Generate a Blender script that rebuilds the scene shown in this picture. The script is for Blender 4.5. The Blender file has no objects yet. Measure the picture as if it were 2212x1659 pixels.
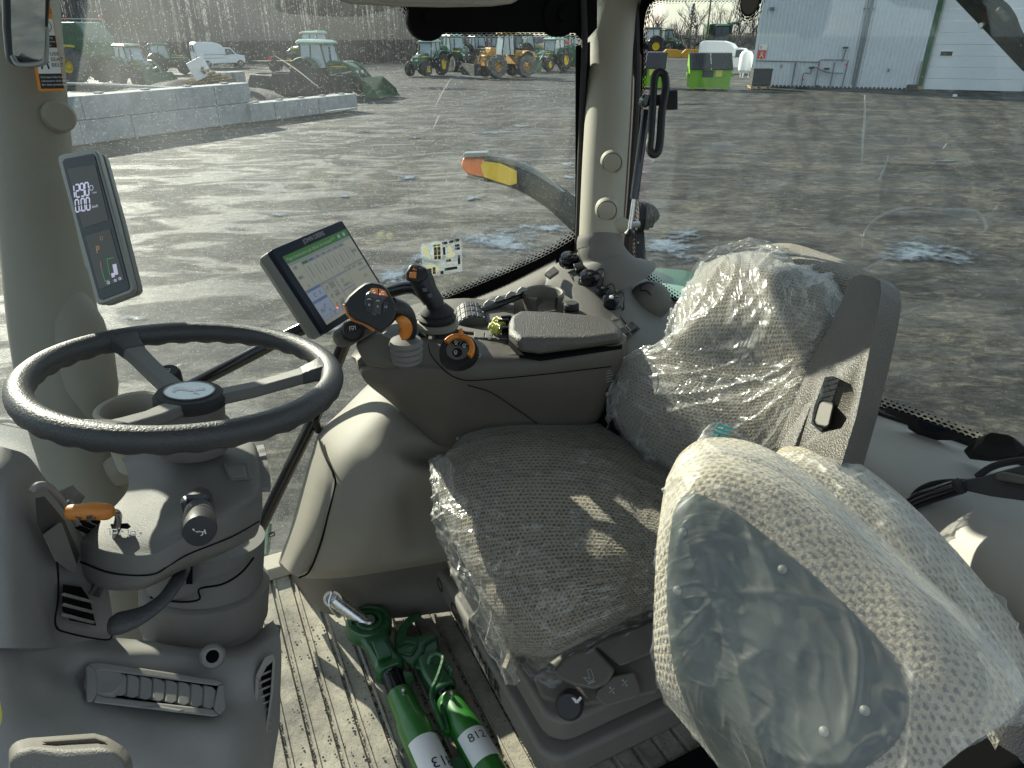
import bpy, math, random
from mathutils import Vector, Matrix, noise
random.seed(7)
S = bpy.context.scene
R = math.radians
# ---------------------------------------------------------------- camera
CAMZ = 3.1
PITCH = 27.2
F = 1474.7
cam_d = bpy.data.cameras.new('camera'); cam = bpy.data.objects.new('camera', cam_d)
S.collection.objects.link(cam); S.camera = cam
cam.location = (0, 0, CAMZ); cam.rotation_euler = (R(90 - PITCH), 0, 0)
cam_d.lens = 24.0; cam_d.sensor_width = 36.0; cam_d.clip_start = .02; cam_d.clip_end = 2000
# ---------------------------------------------------------------- sky and sun
SUN_AZ, SUN_EL = -42.0, 25.5
w = bpy.data.worlds.new('World'); S.world = w; w.use_nodes = True
nt = w.node_tree; bg = nt.nodes['Background']; sky = nt.nodes.new('ShaderNodeTexSky')
sky.sky_type = 'NISHITA'; sky.sun_disc = False
sky.sun_elevation = R(SUN_EL); sky.sun_rotation = R(SUN_AZ)
sky.air_density = 1.2; sky.dust_density = .4; sky.ozone_density = 1.0
tcw = nt.nodes.new('ShaderNodeTexCoord'); mpw = nt.nodes.new('ShaderNodeMapping'); mpw.inputs['Scale'].default_value = (1, 1, 4); nt.links.new(tcw.outputs['Generated'], mpw.inputs[0])
nzw = nt.nodes.new('ShaderNodeTexNoise'); nzw.inputs['Scale'].default_value = 2.2; nzw.inputs['Detail'].default_value = 8; nt.links.new(mpw.outputs[0], nzw.inputs[0])
rpw = nt.nodes.new('ShaderNodeMapRange'); rpw.inputs['From Min'].default_value = .35; rpw.inputs['From Max'].default_value = .6; rpw.inputs['To Min'].default_value = .35; rpw.inputs['To Max'].default_value = .9; nt.links.new(nzw.outputs[0], rpw.inputs[0])
mxw = nt.nodes.new('ShaderNodeMix'); mxw.data_type = 'RGBA'; nt.links.new(rpw.outputs[0], mxw.inputs['Factor']); nt.links.new(sky.outputs[0], mxw.inputs['A']); mxw.inputs['B'].default_value = (3.6, 4.1, 4.7, 1)   # thin pale cloud
nt.links.new(mxw.outputs['Result'], bg.inputs[0]); bg.inputs[1].default_value = .095
sl = bpy.data.lights.new('sun', 'SUN'); so = bpy.data.objects.new('sun', sl); S.collection.objects.link(so)
sl.energy = 5.0; sl.angle = R(.5); sl.color = (1, .91, .76)
sd = Vector((math.sin(R(SUN_AZ)) * math.cos(R(SUN_EL)), math.cos(R(SUN_AZ)) * math.cos(R(SUN_EL)), math.sin(R(SUN_EL))))
so.rotation_euler = sd.to_track_quat('Z', 'Y').to_euler()
S.view_settings.view_transform = 'Standard'; S.view_settings.look = 'None'
S.view_settings.exposure = 1.15; S.view_settings.gamma = 1
S.view_settings.use_curve_mapping = False
S.render.engine = 'CYCLES'
S.cycles.max_bounces = 10; S.cycles.transparent_max_bounces = 24; S.cycles.diffuse_bounces = 4

# ---------------------------------------------------------------- placing helpers
CP, SP = math.cos(R(PITCH)), math.sin(R(PITCH))
CAM = Vector((0, 0, CAMZ))
AV = Vector((math.sin(R(64)), math.cos(R(64)), 0))      # rearwards along the tractor
BV = Vector((-math.sin(R(26)), math.cos(R(26)), 0))     # across the tractor, away from the open door
UP = Vector((0, 0, 1))
def ray(px, py):
    x = (px - 1106) / F; y = (py - 829.5) / F
    return Vector((x, CP - y * SP, -SP - y * CP))
def D(px, py, d): return CAM + ray(px, py) * d
def Z(px, py, z):
    r = ray(px, py); return CAM + r * (z / r.z)
def G(px, py, h=0.0):
    r = ray(px, py); return CAM + r * ((h - CAMZ) / r.z)
def PB(px, py, b):
    r = ray(px, py); return CAM + r * (b / r.dot(BV))
def PA(px, py, a):
    r = ray(px, py); return CAM + r * (a / r.dot(AV))
def PN(px, py, p, n):
    r = ray(px, py); return CAM + r * ((p - CAM).dot(n) / r.dot(n))
def C(a, b, z): return CAM + AV * a + BV * b + UP * z
LOC = False      # while True, bare tuples are local metres
def V(q): return q if isinstance(q, Vector) else (Vector(q) if LOC else D(*q))

# ---------------------------------------------------------------- materials
MT = {}
def mat(name, col, rough=.6, metal=0, spec=.5, var=0, vs=8, bump=0, bs=200, coat=0, col2=None, trans=None, emit=None, es=1, wear=None):
    m = bpy.data.materials.new(name); m.use_nodes = True; n = m.node_tree; p = n.nodes['Principled BSDF']
    p.inputs['Base Color'].default_value = (*col, 1); p.inputs['Roughness'].default_value = rough
    p.inputs['Metallic'].default_value = metal; p.inputs['Specular IOR Level'].default_value = spec
    p.inputs['Coat Weight'].default_value = coat; p.inputs['Coat Roughness'].default_value = .08
    tc = n.nodes.new('ShaderNodeTexCoord')
    if var or col2:
        t = n.nodes.new('ShaderNodeTexNoise'); t.inputs['Scale'].default_value = vs; t.inputs['Detail'].default_value = 8; t.inputs['Roughness'].default_value = .65
        n.links.new(tc.outputs['Object'], t.inputs['Vector'])
        r = n.nodes.new('ShaderNodeValToRGB'); r.color_ramp.elements[0].position = .35; r.color_ramp.elements[1].position = .68
        c2 = col2 if col2 else tuple(min(1, c * (1 + var)) for c in col)
        c1 = col if col2 else tuple(c * (1 - var) for c in col)
        r.color_ramp.elements[0].color = (*c1, 1); r.color_ramp.elements[1].color = (*c2, 1)
        n.links.new(t.outputs[0], r.inputs[0]); n.links.new(r.outputs[0], p.inputs['Base Color'])
        mr = n.nodes.new('ShaderNodeMapRange'); mr.inputs['To Min'].default_value = rough - .08; mr.inputs['To Max'].default_value = min(1, rough + .12)
        n.links.new(t.outputs[0], mr.inputs[0]); n.links.new(mr.outputs[0], p.inputs['Roughness'])
    if bump:
        b = n.nodes.new('ShaderNodeBump'); t = n.nodes.new('ShaderNodeTexNoise'); t.inputs['Scale'].default_value = bs; t.inputs['Detail'].default_value = 2
        n.links.new(tc.outputs['Object'], t.inputs['Vector']); n.links.new(t.outputs[0], b.inputs['Height'])
        b.inputs['Strength'].default_value = bump; b.inputs['Distance'].default_value = .002
        n.links.new(b.outputs[0], p.inputs['Normal'])
    if emit:
        p.inputs['Emission Color'].default_value = (*emit, 1); p.inputs['Emission Strength'].default_value = es
    MT[name] = m; return m
mat('beige', (.34, .315, .25), .62, var=.05, vs=3, bump=.25, bs=900)
mat('panel_beige', (.235, .218, .18), .6, var=.06, vs=3, bump=.3, bs=800)
mat('beige_soft', (.24, .226, .178), .6, var=.06, vs=3, bump=.3, bs=800)
mat('taupe', (.112, .101, .084), .55, var=.14, vs=4, bump=.35, bs=900)
mat('taupe_light', (.155, .145, .126), .58, var=.12, vs=4, bump=.35, bs=900)
mat('grain', (.078, .069, .056), .40, spec=.7, var=.06, vs=5, bump=1.0, bs=420)
mat('shelf_beige', (.42, .40, .36), .6, var=.06, vs=3, bump=.3, bs=800)
mat('dashgrey', (.225, .218, .202), .6, var=.12, vs=5, bump=.3, bs=900)
mat('colgrey', (.15, .145, .133), .55, spec=.4, var=.12, vs=3, bump=.35, bs=800)
mat('rimgrey', (.045, .045, .046), .44, spec=.5, var=.08, vs=6, bump=.55, bs=420)
mat('black', (.012, .012, .013), .45, var=.1, bump=.2, bs=600)
mat('gloss_black', (.008, .009, .012), .12, spec=.6)
mat('matte_black', (.006, .006, .006), .85, spec=.08)
mat('rubber', (.022, .022, .023), .7, var=.25, vs=20, bump=.3, bs=300)
mat('navy_bezel', (.006, .010, .020), .3, spec=.3)
mat('silver', (.27, .27, .25), .42, metal=.35, var=.04)
mat('silver2', (.21, .215, .20), .4, metal=.3)
mat('steel', (.55, .55, .54), .28, metal=1, var=.2, vs=60)
mat('zinc', (.62, .64, .66), .25, metal=1, var=.2, vs=80)
mat('orange', (.62, .20, .022), .38, var=.06, vs=30, coat=.1)
mat('orange_worn', (.58, .20, .03), .42, var=.1, vs=30)
mat('white_mark', (.75, .75, .73), .5)
mat('grey_mark', (.35, .36, .37), .5)
mat('white_paint', (.74, .76, .78), .3, coat=.3, var=.04, vs=2)
mat('green', (.012, .11, .022), .35, coat=.5, var=.15, vs=6)
mat('green_cast', (.014, .085, .025), .42, coat=.35, var=.22, vs=30, bump=.6, bs=150)
mat('green_tube', (.018, .145, .016), .36, coat=.25, var=.1, vs=10)
mat('far_green', (.013, .08, .026), .42, var=.25, vs=2, coat=.3)
mat('far_dark', (.02, .024, .022), .6, var=.3, vs=3)
mat('roof_pale', (.28, .42, .34), .4, var=.08)
mat('yellow', (.68, .50, .02), .45, var=.1)
mat('yellow_knob', (.62, .60, .12), .5)
mat('cat_yellow', (.46, .25, .05), .5, var=.2, vs=3)
mat('mustard', (.62, .30, .01), .5, var=.15, vs=4)
mat('tyre', (.035, .035, .036), .85, var=.4, vs=5, bump=.5, bs=30)
mat('tyre_mud', (.12, .115, .11), .9, var=.3, vs=5)
mat('lime', (.19, .42, .02), .42, var=.06, vs=2)
mat('lid_black', (.025, .026, .03), .6)
mat('concrete', (.33, .34, .34), .9, var=.22, vs=2.2, bump=.6, bs=14)
mat('conc_dark', (.05, .05, .05), .9)
mat('siding', (.62, .65, .68), .45, var=.04, vs=.5)
mat('door_white', (.68, .70, .72), .45, var=.03, vs=.6)
mat('trim_green', (.02, .10, .04), .5)
mat('pipe', (.16, .19, .20), .5, metal=.3)
mat('red', (.65, .03, .025), .5)
mat('wood', (.34, .23, .12), .8, var=.3, vs=6)
mat('bark', (.085, .075, .068), .95, var=.35, vs=3)
mat('twig', (.10, .082, .075), .95, var=.35, vs=3)
mat('conifer', (.022, .04, .024), .95, var=.4, vs=3)
mat('snow', (.50, .56, .66), .9, var=.35, vs=.7, bump=1, bs=4)
mat('label_white', (.74, .74, .72), .45)
mat('label_orange', (.75, .27, .03), .45)
mat('label_dark', (.03, .03, .035), .4)
mat('window_dark', (.02, .03, .035), .1, spec=.8)
mat('window_sky', (.30, .37, .40), .12, spec=.8)
mat('junk', (.05, .05, .045), .8, var=.5, vs=8)
mat('mirror', (.85, .87, .88), .03, metal=1)
mat('badge', (.35, .38, .38), .25, metal=.8, var=.1, vs=60)
mat('vinyl', (.035, .05, .046), .55, var=.22, vs=9, bump=.2, bs=60)
mat('led_red', (.8, .05, .02), .4, emit=(1, .08, .03), es=1.6)
mat('segment', (.5, .5, .6), .4, emit=(.75, .75, 1), es=.2)
mat('seg_amber', (.25, .14, .05), .4, emit=(.8, .4, .12), es=.12)
mat('seg_green', (.03, .2, .07), .4, emit=(.05, .5, .15), es=.14)
mat('lcd_dark', (.045, .042, .036), .22, emit=(.20, .18, .15), es=.03)
mat('s_page', (.23, .23, .19), .3, emit=(.66, .66, .53), es=.08)
mat('amber', (.85, .17, .006), .3, coat=.4)
mat('reflex_yellow', (.80, .50, .0), .4)
mat('s_green', (.025, .09, .02), .3, emit=(.06, .25, .05), es=.10)
mat('s_blue', (.10, .13, .24), .3, emit=(.16, .24, .45), es=.08)
mat('s_pale', (.19, .22, .28), .3, emit=(.55, .64, .82), es=.08)
mat('s_dark', (.02, .024, .03), .3, emit=(.06, .07, .1), es=.1)
mat('s_grey', (.14, .15, .16), .3, emit=(.3, .32, .33), es=.12)

def nodes(name):
    m = bpy.data.materials.new(name); m.use_nodes = True; n = m.node_tree
    n.nodes.clear(); o = n.nodes.new('ShaderNodeOutputMaterial'); MT[name] = m
    return m, n, o
def schlick(n, L, f0=.04, nrm=None, k=.9):      # same reflectance from either side of a thin sheet
    ge = n.nodes.new('ShaderNodeNewGeometry'); d = n.nodes.new('ShaderNodeVectorMath'); d.operation = 'DOT_PRODUCT'
    L(ge.outputs['Incoming'], d.inputs[0]); L(nrm or ge.outputs['Normal'], d.inputs[1])
    def M(op, a, b=None):
        q = n.nodes.new('ShaderNodeMath'); q.operation = op; q.use_clamp = op in ('SUBTRACT', 'ADD')
        for i, z in enumerate((a, b)):
            if z is None: continue
            if isinstance(z, (int, float)): q.inputs[i].default_value = z
            else: L(z, q.inputs[i])
        return q.outputs[0]
    return M('ADD', M('MULTIPLY', M('POWER', M('SUBTRACT', 1.0, M('ABSOLUTE', d.outputs['Value'])), 5.0), k), f0)
def glassmat(name, tint=(1, 1, 1), dust=.05, speck=.5, sscale=260, smudge=.1, front=0):
    m, n, o = nodes(name); L = n.links.new
    tr = n.nodes.new('ShaderNodeBsdfTransparent'); tr.inputs[0].default_value = (*tint, 1)
    gl = n.nodes.new('ShaderNodeBsdfGlossy'); gl.inputs['Roughness'].default_value = .01; gl.inputs['Color'].default_value = (.9, .95, 1, 1)
    fr = schlick(n, L)
    mx = n.nodes.new('ShaderNodeMixShader'); L(fr, mx.inputs[0]); L(tr.outputs[0], mx.inputs[1]); L(gl.outputs[0], mx.inputs[2])
    tl = n.nodes.new('ShaderNodeBsdfTranslucent'); tl.inputs[0].default_value = (.75, .8, .8, 1)
    df = n.nodes.new('ShaderNodeBsdfDiffuse'); df.inputs[0].default_value = (.6, .62, .6, 1)
    md = n.nodes.new('ShaderNodeMixShader'); md.inputs[0].default_value = .3; L(tl.outputs[0], md.inputs[1]); L(df.outputs[0], md.inputs[2])
    tc = n.nodes.new('ShaderNodeTexCoord')
    vo = n.nodes.new('ShaderNodeTexVoronoi'); vo.inputs['Scale'].default_value = sscale; L(tc.outputs['Object'], vo.inputs['Vector'])
    wn = n.nodes.new('ShaderNodeMath'); wn.operation = 'LESS_THAN'; wn.inputs[1].default_value = .16; L(vo.outputs['Distance'], wn.inputs[0])
    sep = n.nodes.new('ShaderNodeSeparateColor'); L(vo.outputs['Color'], sep.inputs[0])
    gt = n.nodes.new('ShaderNodeMath'); gt.operation = 'GREATER_THAN'; gt.inputs[1].default_value = 1 - speck * .5; L(sep.outputs[0], gt.inputs[0])
    sp = n.nodes.new('ShaderNodeMath'); sp.operation = 'MULTIPLY'; L(wn.outputs[0], sp.inputs[0]); L(gt.outputs[0], sp.inputs[1])
    s2 = n.nodes.new('ShaderNodeMath'); s2.operation = 'MULTIPLY'; s2.inputs[1].default_value = .5; L(sp.outputs[0], s2.inputs[0])
    no = n.nodes.new('ShaderNodeTexNoise'); no.inputs['Scale'].default_value = 5; no.inputs['Detail'].default_value = 7; L(tc.outputs['Object'], no.inputs['Vector'])
    mr = n.nodes.new('ShaderNodeMapRange'); mr.inputs['From Min'].default_value = .4; mr.inputs['From Max'].default_value = .75
    mr.inputs['To Min'].default_value = dust; mr.inputs['To Max'].default_value = dust + smudge; L(no.outputs[0], mr.inputs[0])
    ad = n.nodes.new('ShaderNodeMath'); ad.operation = 'ADD'; ad.use_clamp = True; L(s2.outputs[0], ad.inputs[0]); L(mr.outputs[0], ad.inputs[1])
    if front:       # the front upper part of this pane was never wiped
        dp = n.nodes.new('ShaderNodeVectorMath'); dp.operation = 'DOT_PRODUCT'; dp.inputs[1].default_value = (-.8, -.39, .45); L(tc.outputs['Object'], dp.inputs[0])
        m2 = n.nodes.new('ShaderNodeMapRange'); m2.inputs['From Min'].default_value = .55; m2.inputs['From Max'].default_value = 1.15; m2.inputs['To Max'].default_value = front; L(dp.outputs['Value'], m2.inputs[0])
        mm = n.nodes.new('ShaderNodeMath'); mm.operation = 'MULTIPLY'; L(m2.outputs[0], mm.inputs[0]); L(no.outputs[0], mm.inputs[1])
        a2 = n.nodes.new('ShaderNodeMath'); a2.operation = 'ADD'; L(ad.outputs[0], a2.inputs[0]); L(mm.outputs[0], a2.inputs[1]); ad = a2
    fin = n.nodes.new('ShaderNodeMixShader'); L(ad.outputs[0], fin.inputs[0]); L(mx.outputs[0], fin.inputs[1]); L(md.outputs[0], fin.inputs[2])
    L(fin.outputs[0], o.inputs[0])
glassmat('glass_side', (.93, .97, .96), .002, .6, 280, .012, .08)
glassmat('glass_rear', (.93, .97, .95), .002, .10, 200, .007)
glassmat('glass_clear', (.9, .95, .93), .02, .1, 200, .03)

def fritmat():      # printed dot pattern on glass, uv: x along (in dot pitches), y 0 solid -> 1 clear
    m, n, o = nodes('frit'); L = n.links.new
    uv = n.nodes.new('ShaderNodeUVMap'); sx = n.nodes.new('ShaderNodeSeparateXYZ'); L(uv.outputs[0], sx.inputs[0])
    def M(op, a, b=None, clamp=False):
        k = n.nodes.new('ShaderNodeMath'); k.operation = op; k.use_clamp = clamp
        for i, q in enumerate((a, b)):
            if q is None: continue
            if isinstance(q, (int, float)): k.inputs[i].default_value = q
            else: L(q, k.inputs[i])
        return k.outputs[0]
    y4 = M('MULTIPLY', sx.outputs[1], 4.0)
    row = M('FLOOR', y4)
    par = M('MULTIPLY', M('MODULO', row, 2.0), .5)
    fx = M('SUBTRACT', M('FRACT', M('ADD', sx.outputs[0], par)), .5)
    fy = M('SUBTRACT', M('FRACT', y4), .5)
    d = M('SQRT', M('ADD', M('MULTIPLY', fx, fx), M('MULTIPLY', fy, fy)))
    rad = M('SUBTRACT', .62, M('MULTIPLY', M('DIVIDE', M('ADD', row, .5), 4.0), .48))
    op = M('LESS_THAN', d, rad)
    tr = n.nodes.new('ShaderNodeBsdfTransparent'); df = n.nodes.new('ShaderNodeBsdfDiffuse'); df.inputs[0].default_value = (.006, .006, .006, 1)
    mx = n.nodes.new('ShaderNodeMixShader'); L(op, mx.inputs[0]); L(tr.outputs[0], mx.inputs[1]); L(df.outputs[0], mx.inputs[2]); L(mx.outputs[0], o.inputs[0])
fritmat()

def filmmat(name, lo, hi, sc, bump, milky=.35, streak=(1, 1, 1), grough=.24, f0=.08, det=3):   # crinkled clear packing film
    m, n, o = nodes(name); L = n.links.new
    tc = n.nodes.new('ShaderNodeTexCoord'); mp = n.nodes.new('ShaderNodeMapping'); mp.inputs['Scale'].default_value = streak
    L(tc.outputs['UV'], mp.inputs[0])
    n1 = n.nodes.new('ShaderNodeTexNoise'); n1.noise_type = 'RIDGED_MULTIFRACTAL'; n1.inputs['Scale'].default_value = sc; n1.inputs['Detail'].default_value = det; n1.inputs['Distortion'].default_value = .9
    n1.inputs['Roughness'].default_value = .6; L(mp.outputs[0], n1.inputs['Vector'])
    n2 = n.nodes.new('ShaderNodeTexVoronoi'); n2.feature = 'DISTANCE_TO_EDGE'; n2.inputs['Scale'].default_value = sc * 1.4
    ds = n.nodes.new('ShaderNodeTexNoise'); ds.inputs['Scale'].default_value = sc * .8; ds.inputs['Detail'].default_value = 4; L(mp.outputs[0], ds.inputs['Vector'])
    av = n.nodes.new('ShaderNodeVectorMath'); av.operation = 'ADD'; L(mp.outputs[0], av.inputs[0])
    vs = n.nodes.new('ShaderNodeVectorMath'); vs.operation = 'SCALE'; vs.inputs['Scale'].default_value = .35; L(ds.outputs['Color'], vs.inputs[0]); L(vs.outputs[0], av.inputs[1])
    L(av.outputs[0], n2.inputs['Vector'])
    cr = n.nodes.new('ShaderNodeMapRange'); cr.inputs['From Min'].default_value = 0; cr.inputs['From Max'].default_value = .09; cr.inputs['To Min'].default_value = 1; cr.inputs['To Max'].default_value = 0
    L(n2.outputs['Distance'], cr.inputs[0])
    ma = n.nodes.new('ShaderNodeMath'); ma.operation = 'MULTIPLY_ADD'; ma.inputs[1].default_value = .35; L(cr.outputs[0], ma.inputs[0]); L(n1.outputs[0], ma.inputs[2])
    b = n.nodes.new('ShaderNodeBump'); b.inputs['Strength'].default_value = bump; b.inputs['Distance'].default_value = .012; L(ma.outputs[0], b.inputs['Height'])
    tr = n.nodes.new('ShaderNodeBsdfTransparent'); tr.inputs[0].default_value = (.97, .975, .97, 1)
    gl = n.nodes.new('ShaderNodeBsdfGlossy'); gl.inputs['Roughness'].default_value = grough; L(b.outputs[0], gl.inputs['Normal'])
    mx = n.nodes.new('ShaderNodeMixShader'); L(schlick(n, L, f0, b.outputs[0], .7), mx.inputs[0]); L(tr.outputs[0], mx.inputs[1]); L(gl.outputs[0], mx.inputs[2])
    df = n.nodes.new('ShaderNodeBsdfDiffuse'); df.inputs[0].default_value = (.85, .86, .84, 1); L(b.outputs[0], df.inputs['Normal'])
    tl = n.nodes.new('ShaderNodeBsdfTranslucent'); tl.inputs[0].default_value = (.8, .81, .78, 1); L(b.outputs[0], tl.inputs['Normal'])
    md = n.nodes.new('ShaderNodeMixShader'); md.inputs[0].default_value = milky; L(df.outputs[0], md.inputs[1]); L(tl.outputs[0], md.inputs[2])
    fc = n.nodes.new('ShaderNodeMapRange'); fc.inputs['From Min'].default_value = .35; fc.inputs['From Max'].default_value = 1.5; fc.inputs['To Min'].default_value = lo; fc.inputs['To Max'].default_value = hi
    L(ma.outputs[0], fc.inputs[0])
    fin = n.nodes.new('ShaderNodeMixShader'); L(fc.outputs[0], fin.inputs[0]); L(mx.outputs[0], fin.inputs[1]); L(md.outputs[0], fin.inputs[2])
    L(fin.outputs[0], o.inputs[0])
filmmat('film_seat', .03, .34, 7, .35, .3, (1, 3.4, 1), .20, .07)
filmmat('film_back', .22, .95, 6, .45, .4, (4.5, 1, 1), .22, .07)
filmmat('film_milky', .13, .55, 5, .18, .5, (1, 5, 1), .48, .05, 2)

def fabricmat(name, base, dark, cells=150):
    m = bpy.data.materials.new(name); m.use_nodes = True; n = m.node_tree; p = n.nodes['Principled BSDF']; L = n.links.new; MT[name] = m
    tc = n.nodes.new('ShaderNodeTexCoord')
    sx = n.nodes.new('ShaderNodeSeparateXYZ'); L(tc.outputs['UV'], sx.inputs[0])
    def M(op, a, b=None):
        k = n.nodes.new('ShaderNodeMath'); k.operation = op
        for i, q in enumerate((a, b)):
            if q is None: continue
            if isinstance(q, (int, float)): k.inputs[i].default_value = q
            else: L(q, k.inputs[i])
        return k.outputs[0]
    u = M('MULTIPLY', sx.outputs[0], cells); v = M('MULTIPLY', sx.outputs[1], cells * .8)
    row = M('FLOOR', v); fx = M('SUBTRACT', M('FRACT', M('ADD', u, M('MULTIPLY', M('MODULO', row, 2.0), .5))), .5); fy = M('SUBTRACT', M('FRACT', v), .5)
    d = M('SQRT', M('ADD', M('MULTIPLY', fx, fx), M('MULTIPLY', M('MULTIPLY', fy, fy), 1.3)))
    no = n.nodes.new('ShaderNodeTexNoise'); no.inputs['Scale'].default_value = 260; no.inputs['Detail'].default_value = 5; L(tc.outputs['Object'], no.inputs['Vector'])
    dn = M('ADD', d, M('MULTIPLY', M('SUBTRACT', no.outputs[0], .5), 1.5))
    r = n.nodes.new('ShaderNodeValToRGB'); r.color_ramp.elements[0].position = .18; r.color_ramp.elements[1].position = .40
    r.color_ramp.elements[0].color = (*dark, 1); r.color_ramp.elements[1].color = (*base, 1); L(dn, r.inputs[0]); L(r.outputs[0], p.inputs['Base Color'])
    b = n.nodes.new('ShaderNodeBump'); b.inputs['Strength'].default_value = .8; b.inputs['Distance'].default_value = .003; L(dn, b.inputs['Height']); L(b.outputs[0], p.inputs['Normal'])
    p.inputs['Roughness'].default_value = .95; p.inputs['Specular IOR Level'].default_value = .1
    p.inputs['Sheen Weight'].default_value = .25
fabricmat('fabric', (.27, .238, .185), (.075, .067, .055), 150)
fabricmat('fabric_near', (.46, .405, .30), (.21, .19, .165), 112)  # lighter copy of fabric, its sun-bleached dots put into the colour

# ---------------------------------------------------------------- geometry makers: (verts, faces[, uvs])
def join(*gs):
    v, f = [], []
    for g in gs:
        o = len(v); v += list(g[0]); f += [tuple(i + o for i in q) for q in g[1]]
    return v, f
def gbox(c, s, ax=None):
    c = Vector(c); X, Y, Zv = ax if ax else (Vector((1, 0, 0)), Vector((0, 1, 0)), UP)
    v = [c + X * (s[0] / 2 * i) + Y * (s[1] / 2 * j) + Zv * (s[2] / 2 * k) for i in (-1, 1) for j in (-1, 1) for k in (-1, 1)]
    return v, [(0, 1, 3, 2), (4, 6, 7, 5), (0, 4, 5, 1), (2, 3, 7, 6), (0, 2, 6, 4), (1, 5, 7, 3)]
def gprism(pts, off):
    pts = [V(p) for p in pts]; n = len(pts); off = Vector(off)
    return pts + [p + off for p in pts], [tuple(range(n))] + [tuple(range(2 * n - 1, n - 1, -1))] + [(i, i + n, (i + 1) % n + n, (i + 1) % n) for i in range(n)]
def gloft(rings, cap=True):
    v, f = [], []; n = len(rings[0])
    for r in rings: v += [V(p) for p in r]
    for k in range(len(rings) - 1):
        for i in range(n): f.append((k * n + i, k * n + (i + 1) % n, (k + 1) * n + (i + 1) % n, (k + 1) * n + i))
    if cap: f.append(tuple(range(n))[::-1]); f.append(tuple(range(len(v) - n, len(v))))
    return v, f
def crom(P, t):
    n = len(P) - 1; t = max(0, min(n - 1e-9, t)); i = int(t); u = t - i
    p1, p2 = P[i], P[i + 1]; p0 = P[i - 1] if i > 0 else p1 * 2 - p2; p3 = P[i + 2] if i + 2 <= n else p2 * 2 - p1
    return .5 * ((2 * p1) + (p2 - p0) * u + (2 * p0 - 5 * p1 + 4 * p2 - p3) * u * u + (3 * p1 - p0 - 3 * p2 + p3) * u * u * u)
def spl(P, n): P = [V(p) for p in P]; return [crom(P, (len(P) - 1) * i / (n - 1)) for i in range(n)]
def gtube(P, r, n=14, closed=False, smoothn=None, flat=1.0, up=None, caps=True):
    P = [V(p) for p in P]; rr = r if isinstance(r, (list, tuple)) else [r] * len(P)
    if smoothn:
        Q = [Vector((x, 0, 0)) for x in rr]; m = smoothn
        rr = [crom(Q, (len(Q) - 1) * i / (m - 1)).x for i in range(m)]; P = [crom(P, (len(P) - 1) * i / (m - 1)) for i in range(m)]
    v = []; N = len(P); pn = None
    for i, p in enumerate(P):
        a = P[(i - 1) % N] if (closed or i > 0) else p; b = P[(i + 1) % N] if (closed or i < N - 1) else p
        t = (b - a).normalized()
        if pn is None:
            q = Vector(up) if up else (UP if abs(t.z) < .9 else Vector((1, 0, 0)))
            pn = (q - t * q.dot(t)).normalized()
        else: pn = (pn - t * pn.dot(t)).normalized()
        if up: pn = (Vector(up) - t * Vector(up).dot(t)).normalized()
        s = t.cross(pn)
        for k in range(n):
            an = 2 * math.pi * k / n; v.append(p + pn * (math.cos(an) * rr[i] * flat) + s * (math.sin(an) * rr[i]))
    f = []
    for i in range(N if closed else N - 1):
        for k in range(n): f.append((i * n + k, i * n + (k + 1) % n, ((i + 1) % N) * n + (k + 1) % n, ((i + 1) % N) * n + k))
    if not closed and caps: f.append(tuple(range(n))[::-1]); f.append(tuple(range(len(v) - n, len(v))))
    return v, f
def glathe(prof, o, ax, n=28, arc=None, sx=1.0, xdir=None):
    o = V(o); ax = Vector(ax).normalized()
    x = Vector(xdir) if xdir else (UP.cross(ax) if abs(ax.z) < .9 else Vector((1, 0, 0)))
    x = (x - ax * x.dot(ax)).normalized(); y = ax.cross(x); v, f = [], []
    a0, a1 = arc if arc else (0, 2 * math.pi); m = n + 1 if arc else n
    for r, h in prof:
        for k in range(m):
            an = a0 + (a1 - a0) * k / n; v.append(o + ax * h + x * (math.cos(an) * r * sx) + y * (math.sin(an) * r))
    for i in range(len(prof) - 1):
        for k in range(n): k2 = k + 1 if arc else (k + 1) % n; f.append((i * m + k, i * m + k2, (i + 1) * m + k2, (i + 1) * m + k))
    if not arc:
        if prof[0][0] > 1e-5: f.append(tuple(range(m))[::-1])
        if prof[-1][0] > 1e-5: f.append(tuple(range(len(v) - m, len(v))))
    return v, f
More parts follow.
